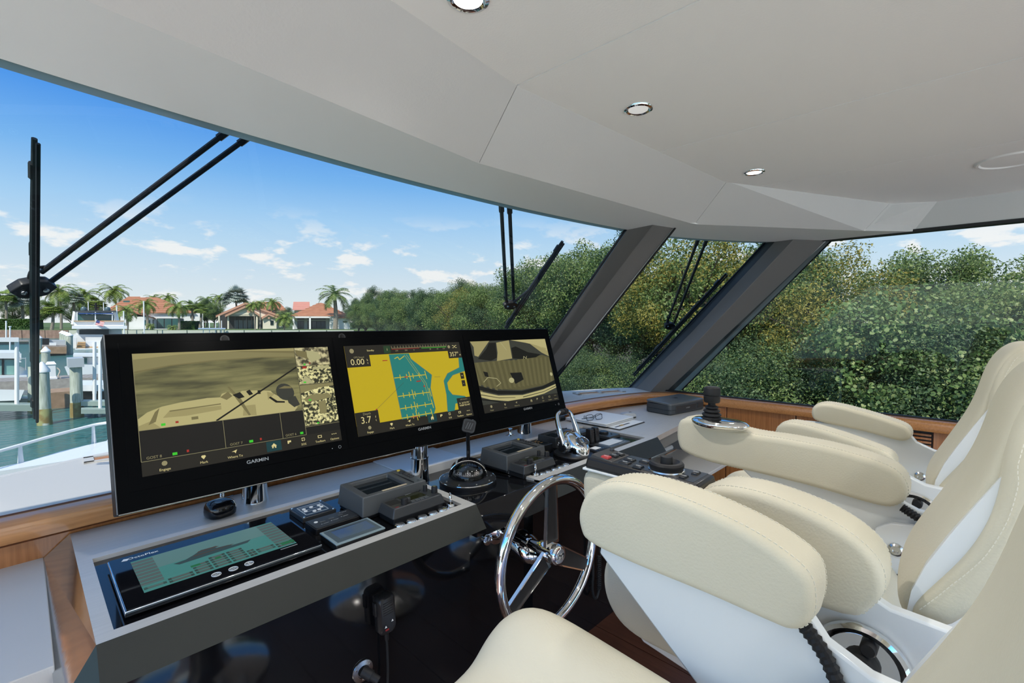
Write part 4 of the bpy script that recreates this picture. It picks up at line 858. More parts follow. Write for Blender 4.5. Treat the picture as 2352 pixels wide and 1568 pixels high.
MB(PF).loft([[(x, y, h) for x, y in rrect(pw - i, pd - i, .02, 3, pw / 2, pd / 2)] for h, i in ((0, .012), (.006, 0), (.03, 0), (.032, .004), (.034, 0), (.066, .004))]).build('body', 'printer_shell', t, smooth=True, ang=40)
MB(PF).loft([[(x, y, h + (y / pd) * .008) for x, y in rrect(pw - i, pd - i, .02, 3, pw / 2, pd / 2)] for h, i in ((.066, .0), (.076, .0), (.080, .016))]).build('lid', 'printer_top', t, smooth=True, ang=40)
MB(PF).box(.06, .30, -.003, .004, .012, .056).build('front_door', 'plastic_dkgrey', t, bevel=.002)
MB(PF).box(.315, .39, -.003, .004, .02, .056).build('control_door', 'plastic_dkgrey', t, bevel=.002)
text('maker_mark', 'hp', PF @ frame((.215, .11, .0875), (1, 0, 0), (0, 1, .04)), 'plastic_black', t, .032, 'CENTER', .0003, .0005)
text('model_name', 'OFFICEJET', PF @ frame((.20, -.0032, .035), (1, 0, 0), (0, 0, 1)), 'print_grey', t, .010)

# ================================================================== STEERING WHEEL
wc = Vector((1.229, 1.0, .764)); WR = .246
t = thing('steering_wheel', wc, 'polished steel steering wheel with three framed black spokes', 'steering wheel')
MB().tube([wc + Vector((WR * math.cos(R(6 * j)), 0, WR * math.sin(R(6 * j)))) for j in range(60)], .0175, 14, closed=True).build('rim', 'chrome', t, smooth=True)
MB().lathe([(.030, -.045), (.034, -.02), (.032, .0), (.034, .012), (.034, .030), (.030, .036), (.022, .038), (0, .036)], wc, (0, -1, 0), n=32).build('hub', 'chrome', t, smooth=True)
MB().lathe([(.024, .0365), (.023, .039), (0, .0395)], wc, (0, -1, 0), n=28).build('hub_emblem', 'steel', t, smooth=True)
text('hub_mark', '\u221e', frame(wc + Vector((0, -.040, 0)), (1, 0, 0), (0, 0, 1)), 'chrome', t, .04, 'CENTER', .001, .001)
MB().lathe([(.016, -.25), (.016, -.11), (.018, -.108), (.018, -.100), (.016, -.098), (.022, -.05), (.030, -.045)], wc, (0, -1, 0), n=24).build('shaft', 'chrome', t, smooth=True)
for a in (90, -30, 210):
    d = Vector((math.cos(R(a)), 0, math.sin(R(a)))); s_ = Vector((-d.z, 0, d.x)); fy = Vector((0, -1, 0))
    def Q(r, w_, h): return wc + d * r + s_ * w_ + Vector((0, -.012, 0)) * (1 if h else -.2)
    P = [(.028, .034), (.234, .024), (.234, -.024), (.028, -.034)]; Pi = [(.038, .029), (.228, .0195), (.228, -.0195), (.038, -.029)]
    m = MB()
    for k in range(4):
        k2 = (k + 1) % 4
        m.loft([[wc + d * P[k][0] + s_ * P[k][1] + fy * .004, wc + d * P[k2][0] + s_ * P[k2][1] + fy * .004, wc + d * Pi[k2][0] + s_ * Pi[k2][1] + fy * .004, wc + d * Pi[k][0] + s_ * Pi[k][1] + fy * .004], [wc + d * P[k][0] + s_ * P[k][1] - fy * .008, wc + d * P[k2][0] + s_ * P[k2][1] - fy * .008, wc + d * Pi[k2][0] + s_ * Pi[k2][1] - fy * .008, wc + d * Pi[k][0] + s_ * Pi[k][1] - fy * .008]])
    sp_ = m.build('spoke_frame', 'chrome', t)
    MB().prism([wc + d * r + s_ * w_ + fy * .001 for r, w_ in Pi], fy * -.006).build('spoke_inlay', mat('inlay_black', (.018, .018, .018), .6), t)
# wheel boss on the console
bc = Vector((1.229, 1.267, .764))
t2 = thing('helm_pump', bc, 'chrome steering boss with bolted flanges on the black console front', 'steering boss')
MB().lathe([(.055, 0), (.055, .008), (.040, .012), (.030, .030), (.024, .032)], bc, (0, -1, 0), n=32).build('boss', 'chrome', t2, smooth=True)
for a in (60, 200, 320):
    c = bc + Vector((.055 * math.cos(R(a)), 0, .055 * math.sin(R(a))))
    MB().lathe([(.024, 0), (.024, .009), (.020, .011), (0, .011)], c, (0, -1, 0), n=24).build('lug', 'chrome', t2, smooth=True)
    MB().lathe([(.010, .011), (.009, .015), (0, .016)], c, (0, -1, 0), n=12).build('bolt', 'steel', t2, smooth=True)
# small chrome lever and horn below the wheel
hp = Vector((1.36, 1.17, .66))
t = thing('chrome_cowl', hp, 'rounded chrome cowl on the console front behind the wheel', 'cowl')
MB().loft([[(hp.x + s_ * .06 * math.cos(R(18 * j)), hp.y + .07 - q_, hp.z + s_ * .05 * math.sin(R(18 * j)) - q_ * .3) for j in range(20)] for s_, q_ in ((1, -.028), (1, 0), (.98, .02), (.85, .045), (.55, .065), (.15, .072))]).build('cowl', 'chrome', t, smooth=True, ang=60)
MB().tube([(hp.x - .058, hp.y + .066, hp.z), (hp.x, hp.y + .066, hp.z + .05), (hp.x + .058, hp.y + .066, hp.z)], .004, 8).build('bead', 'steel', t)
# --- radio microphone on the black front and its cord, chrome socket
mp = ony(882, 1405, 1.215)
t = thing('radio_microphone', mp, 'black fist microphone hanging on the gloss black console front', 'microphone')
MF = frame(mp, (1, 0, 0.05), (0, .0, 1))
MB(MF).loft([[(x, y * 1.0, h) for x, y in rrect(.055 - i, .115 - i, .016, 4)] for h, i in ((-.012, .006), (-.006, 0), (.016, 0), (.024, .010))]).build('body', 'plastic_black', t, smooth=True, ang=50)
MB(MF).box(-.034, -.027, .005, .045, -.004, .012).build('talk_key', 'rubber', t, bevel=.002)
for k in range(6): MB(MF).box(-.016, .016, .004 + k * .007, .0065 + k * .007, .0235, .0248).build('slot', 'rubber', t)
for x, y in ((-.010, -.030), (.012, -.020)): MB(MF).poly([(x - .004, y - .003, .0244), (x + .004, y - .003, .0244), (x, y + .004, .0244)]).build('arrow_print', 'print_white', t)
MB(MF).box(-.012, .0, -.043, -.038, .0236, .0246).build('red_print', mat('key_red'), t)
MB(MF).lathe([(.008, 0), (.006, .03), (.005, .034)], (.004, -.056, .0), (0, -1, 0), n=12).build('strain_relief', 'rubber', t, smooth=True)
pth = []
c0 = MF @ Vector((.004, -.088, 0)); c1 = c0 + Vector((.01, .0, -.55))
for j in range(2): pth.append(c0.lerp(c1, j * .15))
tq = [tuple(c0), tuple(c0 + Vector((.002, 0, -.1))), tuple(c0 + Vector((-.004, .0, -.25))), tuple(c0 + Vector((.006, 0, -.45)))]
MB().tube(cat_curve(tq, 6), .004, 8).build('cord', 'rubber', t, smooth=True)
MB(MF).box(-.02, .02, .0, .05, -.027, -.010).build('clip', 'plastic_black', t)
# coiled cord hanging to starboard
q0 = ony(1362, 1330, 1.215)
t = thing('coiled_cord', q0, 'black coiled cord looped on the console front beside the wheel', 'cord')
hel = []
for j in range(150):
    a = j * .75; hel.append((q0.x + .05 + .009 * math.cos(a), q0.y + .009 * math.sin(a), q0.z - .07 + j * .0011))
hel += [(q0.x + .052, q0.y, hel[-1][2] + .02), (q0.x + .052, q0.y + .012, .835)]
MB().tube(hel, .0024, 5).build('coil', 'rubber', t, smooth=True)
MB().tube(cat_curve([(q0.x, q0.y + .012, .835), (q0.x, q0.y, q0.z + .06), (q0.x - .004, q0.y, q0.z - .02), (q0.x + .005, q0.y, q0.z - .08), (q0.x + .03, q0.y, q0.z - .10), (q0.x + .05, q0.y, q0.z - .07)], 6), .006, 8).build('tail', 'rubber', t, smooth=True)
sk = ony(833, 1540, 1.238)
t = thing('power_socket', sk, 'round steel socket with black plug low on the console front', 'socket')
MB().lathe([(.032, 0), (.031, .003), (.018, .005), (.017, .002)], sk, (0, -1, 0), n=32).build('flange', 'steel', t, smooth=True)
MB().lathe([(.015, 0), (.015, .03), (.012, .034), (.011, .055), (0, .056)], sk, (.5, -.8, -.4), n=20).build('plug', 'rubber', t, smooth=True)
for a in range(3): MB().lathe([(.003, .003), (.0025, .005), (0, .005)], sk + Vector((.024 * math.cos(R(30 + 120 * a)), 0, .024 * math.sin(R(30 + 120 * a)))), (0, -1, 0), n=8).build('screw', 'steel', t)
# ================================================================== HELM SEATS
def seat(cx, nm, lab, arms, hose, disc):
    t = thing('helm_chair', (cx, .25, FLOOR), lab, 'chair', 'row of three helm chairs')
    cl = 'cream_leather'
    # pedestal
    MB().lathe([(.24, 0), (.24, .015), (.20, .03), (.10, .05), (.075, .09), (.07, .60), (.10, .63), (.10, .64)], (cx, .28, FLOOR), n=32).build('pedestal', 'chrome', t, smooth=True)
    MB().box(cx - .19, cx + .19, .08, .52, .735, .757).build('seat_pan', 'white_gelcoat', t, bevel=.006)
    for s_ in (-1, 1):
        MB().prism([(cx + s_ * .20, .58, .775), (cx + s_ * .20, .56, .755), (cx + s_ * .20, .10, .69), (cx + s_ * .20, .08, .775)], (s_ * .018, 0, 0)).build('pan_rail', 'white_gelcoat', t, bevel=.003)
    # seat cushion: side profile swept across, rounded front
    pf = [(0.08, 0.78), (0.45, 0.775), (0.57, 0.772), (0.63, 0.79), (0.668, 0.835), (0.678, 0.899), (0.664, 0.952), (0.625, 0.984), (0.56, 0.994), (0.3, 0.976), (0.08, 0.969)]
    L_ = []
    # thigh bolsters stand up along both sides, the middle is lower and cut back a little
    for x, k, dz, fb in ((-.25, .90, -.012, .0), (-.243, .955, -.006, 0), (-.215, .99, .002, 0), (-.165, 1, .004, .004), (-.115, 1, -.014, .014), (-.08, 1, -.032, .024), (0, 1, -.040, .030), (.08, 1, -.032, .024), (.115, 1, -.014, .014), (.165, 1, .004, .004), (.215, .99, .002, 0), (.243, .955, -.006, 0), (.25, .90, -.012, 0)):
        L_.append([(cx + x, .36 + (y - .36) * k - (fb if y > .5 else 0), .862 + (z - .862) * k + (dz if z > .89 else 0)) for y, z in pf])
    sc = MB().loft(L_).build('seat_cushion', cl, t, smooth=True, sub=2)
    # seams with stitching along the cushion edges
    for s_ in (-1, 1):
        st = MB(); P = [Vector((cx + s_ * .228, y, z - .001)) for y, z in cat_curve([(.10, .963), (.30, .968), (.53, .982), (.60, .973), (.637, .943), (.650, .90)], 7)]
        stitches(st, P, Vector((s_, 0, .6))); st.build('stitching', 'stitch', sc, kind='stuff')
    for s_ in (-1, 1):
        st = MB(); P = [Vector((cx + s_ * .100, y, z)) for y, z in cat_curve([(.12, .940), (.30, .946), (.52, .962), (.59, .953), (.624, .927)], 7)]
        stitches(st, P, Vector((-s_, 0, .8))); st.build('stitching', 'stitch', sc, kind='stuff')
    # backrest
    prof = [(1.015, .070), (1.055, .096), (1.125, .066), (1.18, .037), (1.252, .005), (1.308, -.017), (1.36, -.026), (1.402, -.035), (1.445, -.052), (1.475, -.075), (1.492, -.105)]
    def yi(z):
        for (z0, y0), (z1, y1) in zip(prof, prof[1:]):
            if z0 <= z <= z1: return lerp(y0, y1, (z - z0) / (z1 - z0))
        return prof[0][1] if z < 1.02 else prof[-1][1]
    def section(w, yf, yb, r, z, bulge):
        out = [(cx - w, yb + r, z), (cx - w, yf - r, z), (cx - w + r * .5, yf - r * .2, z), (cx - w * .55, yf + bulge * .6, z), (cx, yf + bulge, z), (cx + w * .55, yf + bulge * .6, z), (cx + w - r * .5, yf - r * .2, z), (cx + w, yf - r, z), (cx + w, yb + r, z), (cx + w * .7, yb, z), (cx, yb - .004, z), (cx - w * .7, yb, z)]
        return out
    L_ = []
    for z in (1.02, 1.032, 1.06, 1.10, 1.16, 1.22, 1.28, 1.34, 1.40, 1.445, 1.475, 1.490):
        w = .21 if z < 1.30 else lerp(.21, .17, ((z - 1.30) / .19) ** 1.5); y = yi(z)
        if z == 1.02: w *= .93; L_.append(section(w, y - .012, y - .05, .012, z, .0)); continue
        if z == 1.49: w *= .9
        L_.append(section(w, y - .008, y - .05, .014, z, .010))
    bk_ = MB().loft(L_).build('back_cushion', cl, t, smooth=True, sub=2)
    L_ = []
    for z in (1.05, 1.09, 1.14, 1.20, 1.26, 1.31, 1.34):
        w = lerp(.226, .214, (z - 1.05) / .29); y = yi(z); q = .016 * math.sin(math.pi * min(1, max(0, (z - 1.04) / .30))) + .004
        L_.append([(cx - w, y - .06, z), (cx - w, y - .014 - (.02 - q), z), (cx + w, y - .014 - (.02 - q), z), (cx + w, y - .06, z)])
    MB().loft(L_).build('back_shell', 'white_gelcoat', t, smooth=True)
    L_ = []
    for z in (1.035, 1.05, 1.10, 1.16, 1.22, 1.28, 1.34, 1.40, 1.445, 1.47, 1.482):
        w = .236 if z < 1.30 else lerp(.236, .18, ((z - 1.30) / .182) ** 1.6); y = yi(z); f_ = y - .014 - .026 * max(0, math.sin(math.pi * (z - 1.04) / .29) if z < 1.33 else 0); b_ = min(f_ - .05, y - .14 + max(0, 1.16 - z) * .35)
        if z in (1.035, 1.482): w *= .93; f_ -= .015; b_ += .015
        L_.append(section(w, f_, b_, .018, z, 0))
    bo = MB().loft(L_).build('back_bolster', cl, t, smooth=True, sub=2)
    for s_ in (-1, 1):
        st = MB(); P = [Vector((cx + s_ * ((.236 if z < 1.30 else lerp(.236, .18, ((z - 1.30) / .182) ** 1.6)) + .0005), yi(z) - .036 - .026 * max(0, math.sin(math.pi * (z - 1.04) / .29) if z < 1.33 else 0), z)) for z in [1.07 + k * .012 for k in range(33)]]
        stitches(st, P, Vector((s_, 0, 0))); st.build('stitching', 'stitch', bo, kind='stuff')
    # side plates, hinge bolts and arms
    for s_, (pfA, wA, xa) in arms:
        xo = cx + xa; xi = xo + wA        # xo: port face of the arm
        pl = [(.50, 1.125), (.505, 1.10), (.29, .925), (.20, .86), (.05, .80), (-.06, .80), (-.10, 1.0), (-.06, 1.07), (.08, 1.078), (.13, 1.10), (.16, 1.14)]
        mid = (xo + xi) / 2
        MB().prism([(mid - .012 - .004 * s_, y, z) for y, z in pl], (.024, 0, 0)).build('arm_plate', 'white_gelcoat', t, bevel=.004)
        ib = cx + s_ * .256; zt_ = 1.045 if s_ > 0 else .985
        MB().prism([(ib - .008, y, z) for y, z in [(.170, .95), (.170, zt_ - .06), (.160, zt_ - .028), (.13, zt_ - .006), (.09, zt_), (-.12, zt_), (-.12, .82), (.16, .82)]], (.016, 0, 0)).build('hinge_plate', 'white_gelcoat', t, bevel=.003)
        if s_ > 0:
            MB().lathe([(.0165, 0), (.016, .004), (.011, .0075), (.007, .0075), (.006, .003)], (ib - .008, .118, .975), (-1, 0, 0), n=24).build('hinge_bolt', 'steel', t, smooth=True)
            MB().lathe([(.030, 0), (.030, .012), (.026, .015), (.022, .015)], (ib - .008, .105, .885), (-1, 0, 0), n=24).build('lock_knob', 'rubber', t, smooth=True)
            MB().lathe([(.020, .012), (.018, .018), (.010, .021), (0, .021)], (ib - .008, .105, .885), (-1, 0, 0), n=24).build('lock_cap', 'steel', t, smooth=True)
        L_ = []; PF_ = cat_curve([pfA[-1]] + pfA + pfA[:2], 4)[4:4 + 4 * len(pfA)]; rd = .016
        def grow(P, d):
            out = []
            for i, (y, z) in enumerate(P):
                a, b = Vector(P[i - 1]), Vector(P[(i + 1) % len(P)]); tt = (b - a).normalized(); out.append((y - tt.y * d, z + tt.x * d))
            return out
        sg = 1 if sum((a[0] * b[1] - b[0] * a[1]) for a, b in zip(pfA, pfA[1:] + pfA[:1])) < 0 else -1
        for k in range(7): q = R(90 * k / 6); L_.append([(xo + rd * (1 - math.sin(q)) if 0 else xo + rd * (1 - math.cos(q)), y, z) for y, z in grow(PF_, -rd * (1 - math.sin(q)) * sg)])
        L_.append([((xo + xi) / 2, y, z) for y, z in grow(PF_, .003 * sg)])
        for k in range(7): q = R(90 - 90 * k / 6); L_.append([(xi - rd * (1 - math.cos(q)), y, z) for y, z in grow(PF_, -rd * (1 - math.sin(q)) * sg)])
        ar = MB().loft(L_).build('armrest', cl, t, smooth=True, ang=60)
        for xs_, dd in ((xo + rd * .95, .0), (xo + rd * .42, .0055), (xi - rd * .95, 0), (xi - rd * .42, .0055)):
            st = MB(); G_ = grow(PF_, (-dd + .0004) * sg); P = [Vector((xs_, y, z)) for y, z in G_ + G_[:1]]
            stitches(st, P, None, pfA); st.build('stitching', 'stitch', ar, kind='stuff')
    if disc:
        c = Vector((cx + disc[0], disc[1], disc[2])); d = Vector((-1, 0, .05)).normalized()
        o = MB().lathe([(.068, 0), (.071, .006), (.069, .013), (.063, .016), (.057, .012), (.052, .006), (0, .005)], c, d, n=40).build('recline_dial', 'chrome', t, smooth=True)
        for a, r_, q in ((0, .0, .026), (120, .040, .012), (220, .040, .013)):
            u = d.orthogonal().normalized(); v = d.cross(u)
            MB().lathe([(q, .0), (q, .016), (q * .8, .020), (0, .020)], c + u * (r_ * math.cos(R(a))) + v * (r_ * math.sin(R(a))) + d * .004, d, n=20).build('dial_knob', 'rubber', o, smooth=True)
    if hose:
        P = cat_curve(hose, 14); P = [(x + cx, y, z) for x, y, z in P]
        rr = [.011 if k % 2 else .0085 for k in range(len(P))]
        MB().tube(P, rr, 12).build('hose', 'rubber', t, smooth=False)
    return t
def stitches(mb, P, side, prof=None):
    d = 0; nx = 0
    for a, b in zip(P, P[1:]):
        L0 = (b - a).length; tt = (b - a).normalized()
        while nx <= d + L0:
            c = a + tt * (nx - d); n_ = side.normalized() if side is not None else Vector((1, 0, 0)); up = n_.cross(tt).normalized() if abs(n_.dot(tt)) < .99 else tt.orthogonal()
            h = tt * .0026; w = up * .0006; o = n_.cross(up) * 0 + (n_ * .0004 if side is not None else Vector((0, 0, 0)))
            if side is None:
                w = Vector((.0008, 0, 0)); up2 = tt.cross(Vector((1, 0, 0))) * .0007
                mb.add([c - h - w + up2, c + h - w + up2, c + h + w + up2, c - h + w + up2, c - h - w - up2, c + h - w - up2, c + h + w - up2, c - h + w - up2], [(0, 1, 2, 3), (7, 6, 5, 4), (0, 4, 5, 1), (1, 5, 6, 2), (2, 6, 7, 3), (3, 7, 4, 0)])
            else:
                mb.add([c - h - w + o, c + h - w + o, c + h + w + o, c - h + w + o, c - h - w - o, c + h - w - o, c + h + w - o, c - h + w - o], [(0, 1, 2, 3), (7, 6, 5, 4), (0, 4, 5, 1), (1, 5, 6, 2), (2, 6, 7, 3), (3, 7, 4, 0)])
            nx += .0082
        d += L0
std = [(.205, 1.113), (.168, 1.114), (.147, 1.134), (.142, 1.168), (.150, 1.200), (.182, 1.222), (.235, 1.241), (.32, 1.257), (.41, 1.262), (.47, 1.252), (.513, 1.226), (.535, 1.185), (.533, 1.150), (.510, 1.127), (.42, 1.119), (.29, 1.117)]
stdC = [(.210, 1.106), (.172, 1.102), (.150, 1.114), (.146, 1.138), (.165, 1.160), (.22, 1.178), (.294, 1.196), (.37, 1.210), (.425, 1.212), (.456, 1.196), (.464, 1.168), (.455, 1.144), (.425, 1.134), (.36, 1.127), (.285, 1.119)]
armBL = [(.10, 1.09), (.085, 1.13), (.10, 1.175), (.16, 1.212), (.26, 1.232), (.34, 1.228), (.385, 1.205), (.42, 1.192), (.60, 1.192), (.655, 1.185), (.665, 1.15), (.65, 1.10), (.56, 1.075), (.30, 1.065), (.14, 1.06)]
armBR = [(.10, 1.115), (.105, 1.155), (.14, 1.185), (.24, 1.205), (.36, 1.212), (.46, 1.212), (.54, 1.222), (.62, 1.232), (.675, 1.225), (.692, 1.19), (.688, 1.145), (.665, 1.118), (.58, 1.102), (.44, 1.098), (.30, 1.092), (.17, 1.080), (.125, 1.085)]
seat(.47, 'A', 'cream leather helm chair with one plain arm opposite the port end of the console', [(1, (std, .095, .265))], [(.29, .165, 1.125), (.29, .13, 1.085), (.285, .10, 1.02), (.27, .06, .95)], None)
sB = seat(1.265, 'B', 'cream leather helm chair with keypad and joystick set into its arms', [(-1, (armBL, .105, -.335)), (1, (armBR, .105, .235))], [(.25, .11, 1.085), (.245, .07, 1.065), (.235, .02, 1.05), (.22, -.05, 1.04)], (-.300, .115, .972))
seat(2.05, 'C', 'cream leather helm chair with plain arms, farthest from the port counter', [(-1, (stdC, .095, -.295)), (1, (stdC, .095, .215))], None, (-.265, .105, .985))
# --- control pad let into the middle seat's port arm
pa = [Vector((.932, .645, 1.205)), Vector((1.012, .645, 1.205)), Vector((1.012, .375, 1.200)), Vector((.932, .375, 1.200))]
t = thing('armrest_keypad', (.972, .51, 1.19), 'black armrest control pad with jog dial, keys and one red key', 'control pad')
def AP(x, y): return (.932 + x * .084, lerp(.650, .385, y))
def kz(y): return 1.205 + (.0 if y < .6 else 0)
MB().box(.926, 1.022, .372, .66, 1.193, 1.199).build('base_plate', 'white_gelcoat', t, bevel=.002)
MB().loft([[(.928, .378, 1.199), (1.020, .378, 1.199), (1.020, .656, 1.199), (.928, .656, 1.199)], [(.930, .382, 1.222), (1.018, .382, 1.222), (1.018, .650, 1.226), (.930, .650, 1.226)]]).build('case', 'plastic_black', t, bevel=.006, seg=3)
def pz(y): return lerp(1.2222, 1.226, (y - .382) / .268)
MB().loft([[(.934, .392, pz(.392) - .002), (1.014, .392, pz(.392) - .002), (1.014, .580, pz(.58) - .002), (.934, .580, pz(.58) - .002)], [(.936, .394, pz(.394) + .0012), (1.012, .394, pz(.394) + .0012), (1.012, .578, pz(.578) + .0012), (.936, .578, pz(.578) + .0012)]]).build('face', 'plastic_dkgrey', t)
MB().loft([[(.934, .583, 1.224), (1.014, .583, 1.224), (1.014, .642, 1.224), (.934, .642, 1.224)], [(.936, .585, 1.2262), (1.012, .585, 1.2262), (1.012, .640, 1.233), (.936, .640, 1.233)]]).build('top_panel', mat('panel_brown', (.03, .029, .028), .5), t, bevel=.001)
def key(x, y, w, h, m='plastic_black', lab=None):
    z = (pz(y) + .001) if y < .582 else lerp(1.2262, 1.233, (y - .585) / .055)
    o = tb(x - w / 2, x + w / 2, y - h / 2, y + h / 2, z - .001, z + .0045, .0015).build('key', m, t, bevel=.0012)
    if lab: MB().box(x - .0015, x + .0015, y - .006, y + .006, z + .0044, z + .0048).build('key_print', 'print_grey', t)
key(.946, .606, .018, .022, mat('key_scarlet', (.42, .035, .03), .4), 'MOB'); key(.971, .600, .018, .020, lab='ALM'); key(.993, .597, .018, .018, lab='1')
MB().lathe([(.006, 0), (.0055, .004), (0, .0045)], (1.002, .625, 1.2305), n=16).build('power_key', 'plastic_dkgrey', t, smooth=True)
key(.946, .556, .020, .026, lab='MENU'); key(.974, .560, .020, .026, lab='HOME'); key(.942, .520, .018, .022, lab='BACK'); key(.985, .528, .016, .024, lab='ENT')
jc = (.974, .470, pz(.47) + .001)
MB().lathe([(.040, 0), (.039, .003), (.036, .004)], jc, n=36).build('dial_seat', 'steel', t, smooth=True)
MB().lathe([(.034, .002), (.037, .008), (.037, .014), (.034, .018), (.028, .019), (.018, .010), (.014, .009)], jc, n=36).build('jog_ring', 'rubber', t, smooth=True)
MB().lathe([(.015, .006), (.0135, .011), (.013, .026), (.012, .029), (.009, .0285), (0, .0265)], jc, n=28).build('jog_knob', 'rubber', t, smooth=True)
key(.950, .420, .024, .014, lab='-'); key(.992, .412, .024, .014, lab='+')
# --- joystick on the starboard arm
jp = onz(1646, 970, 1.232)
t = thing('joystick', jp, 'black bellows joystick on a polished oval base on the middle seat arm', 'joystick')
def ov(a, b, z, dy=0, n=32): return [(jp.x + a * math.cos(2 * math.pi * k / n), jp.y + dy + b * math.sin(2 * math.pi * k / n) * (1.0 if math.sin(2 * math.pi * k / n) > 0 else 1.25), z) for k in range(n)]
MB().loft([ov(.050, .070, jp.z - .012), ov(.056, .077, jp.z - .002), ov(.055, .076, jp.z + .004), ov(.047, .068, jp.z + .010), ov(.030, .045, jp.z + .013), ov(.01, .02, jp.z + .014)]).build('base', 'chrome', t, smooth=True, ang=70)
MB().loft([ov(.016, .016, jp.z + .008, -.052), ov(.015, .015, jp.z + .0125, -.052)]).build('side_key_panel', 'plastic_black', t, bevel=.001)
MB().lathe([(.031, .008), (.031, .014), (.024, .018), (.029, .022), (.028, .026), (.020, .030), (.025, .034), (.024, .038), (.015, .042), (.020, .045), (.019, .049), (.011, .053), (.011, .060), (.022, .062), (.024, .066), (.0245, .082), (.0225, .0835), (.0225, .085), (.025, .0865), (.025, .105), (.0225, .109), (.018, .1095), (.018, .111), (0, .112)], jp + Vector((0, .016, 0)), n=32).build('stick', 'rubber', t, smooth=True, ang=45)
# --- folding seat under the chart counter
t = thing('folding_seat', (2.98, 1.33, FLOOR), 'grey folding seat on a chrome leg beneath the chart counter', 'stool')
P = [(x, y) for x, y in rrect(.60, .44, .10, 6, 2.985, 1.34)]
MB().prism([(x, y, .60) for x, y in P], (0, 0, .022)).build('seat_board', mat('seat_grey', (.62, .62, .60), .55), t, bevel=.003)
MB().tube([(2.70, 1.505, .635), (3.0, 1.53, .635), (3.25, 1.535, .635)], .018, 10).build('grab_rail', 'white_paint', t, smooth=True)
MB().tube([(2.70, 1.47, .626), (3.25, 1.50, .626)], .006, 8).build('edge_strip', 'chrome', t, smooth=True)
MB().tube([(3.05, 1.18, FLOOR), (3.05, 1.18, .60)], .014, 12).build('leg', 'chrome', t, smooth=True)
MB().lathe([(.05, 0), (.05, .006), (.014, .014)], (3.05, 1.18, FLOOR), n=20).build('foot', 'chrome', t, smooth=True)
# ================================================================== OUTSIDE: windshield wipers
gA = (Vector((0, 2.69, ZL)), Vector((.4, 1.385, ZS)))
def wip(px, py, off=.06):
    # point just outside the raked glass, found on the ruled surface between base and head curves
    best = None
    for i in range(NB - 1):
        b0, h0 = Vector((bs[i][0], bs[i][1], ZL)), Vector((hd[i][0], hd[i][1], ZS)); b1 = Vector((bs[i + 1][0], bs[i + 1][1], ZL)); 
        n_ = (b1 - b0).cross(h0 - b0).normalized()
        if n_.y < 0: n_ = -n_
        d = ray(px, py)
        if abs(d.dot(n_)) < 1e-6: continue
        p = CAM + d * ((b0 - CAM).dot(n_) / d.dot(n_)); t_ = (p.z - ZL) / (ZS - ZL)
        xm = lerp(b0.x, h0.x, t_); err = abs(p.x - xm) + abs(p.y - lerp(b0.y, h0.y, t_))
        if best is None or err < best[0]: best = (err, p, n_)
    q = onp(px, py, best[1] + best[2] * off, best[2]); return q, best[2]
mat('wiper_black', (.016, .017, .018), .4, spec=.4, noise=((.06, .065, .07), 90, .62, .72))
def wiper(lab, blade, arms, hub, hubr, r, widths=(1, 1)):
    hp_, n_ = wip(*hub, .05); t = thing('windshield_wiper', hp_, lab, 'wiper', 'windshield wipers')
    P = [wip(*p, .03)[0] for p in blade]
    mid = [P[0].lerp(P[-1], k / 8) for k in range(9)]
    sw = n_.cross((P[-1] - P[0]).normalized())
    MB().tube(mid, [r * (.55 + .55 * math.sin(math.pi * min(1, max(0, k / 8)))) for k in range(9)], 8, flat=1.25).build('blade_holder', 'wiper_black', t, smooth=True)
    MB().tube([p - n_ * .018 for p in (P[0], P[-1])], r * .5, 6).build('rubber_blade', 'rubber', t)
    for k in (.08, .3, .7, .92):
        c = P[0].lerp(P[-1], k); a = (P[-1] - P[0]).normalized()
        MB().tube([c - a * .02 + n_ * .004, c + a * .02 + n_ * .004], r * 1.15, 8).build('clip', 'plastic_black', t)
    for a, b in arms:
        A, B = wip(*a, .07)[0], wip(*b, .07)[0]; d = (B - A).normalized()
        MB().tube([A, B], r * .85, 8).build('arm', 'wiper_black', t, smooth=True)
        MB().tube([B - d * .05, B + d * .30], r * 1.2, 8).build('arm_socket', 'plastic_black', t)
    x_ = sw.normalized(); y_ = n_.cross(x_)
    MB().prism([hp_ + x_ * (hubr * a) + y_ * (hubr * .62 * b) - n_ * .012 for a, b in ((-1, 0), (-.62, .8), (-.1, 1), (.5, .85), (1, .1), (.62, -.8), (.1, -1), (-.55, -.85))], n_ * .026).build('bracket', 'wiper_black', t, bevel=.003)
    for s_ in (-.45, .45):
        MB().lathe([(.008, 0), (.007, .006), (0, .007)], hp_ + x_ * (hubr * s_) - n_ * .012, -n_, n=10).build('bolt', 'steel', t)
    h2 = hp_.lerp(P[0].lerp(P[-1], .5), .5)
    MB().tube([hp_, P[0].lerp(P[-1], .5)], r * .7, 8).build('link', 'wiper_black', t)
    k0 = hp_ + (wip(*arms[0][1], .07)[0] - hp_).normalized() * hubr * 1.2
    MB().tube(cat_curve([tuple(hp_ + x_ * .01), tuple(k0 + x_ * .03 + n_ * .02), tuple(k0 - x_ * .01 + n_ * .03)], 6), .004, 6).build('washer_hose', 'rubber', t, smooth=True)
wiper('black wiper standing upright on the port part of the windshield', [(79, 318), (80, 960)], [((95, 625), (535, 292)), ((112, 650), (582, 306))], (75, 660), .050, .0085)
wiper('black wiper slanting behind the starboard end of the displays', [(1292, 554), (1225, 650), (1160, 752)], [((1163, 690), (1151, 466)), ((1180, 690), (1170, 470))], (1172, 700), .05, .011)
wiper('black wiper slanting across the narrow pane between the pillars', [(1668, 628), (1560, 745), (1454, 860)], [((1532, 740), (1604, 548)), ((1548, 742), (1624, 548))], (1538, 748), .05, .011)

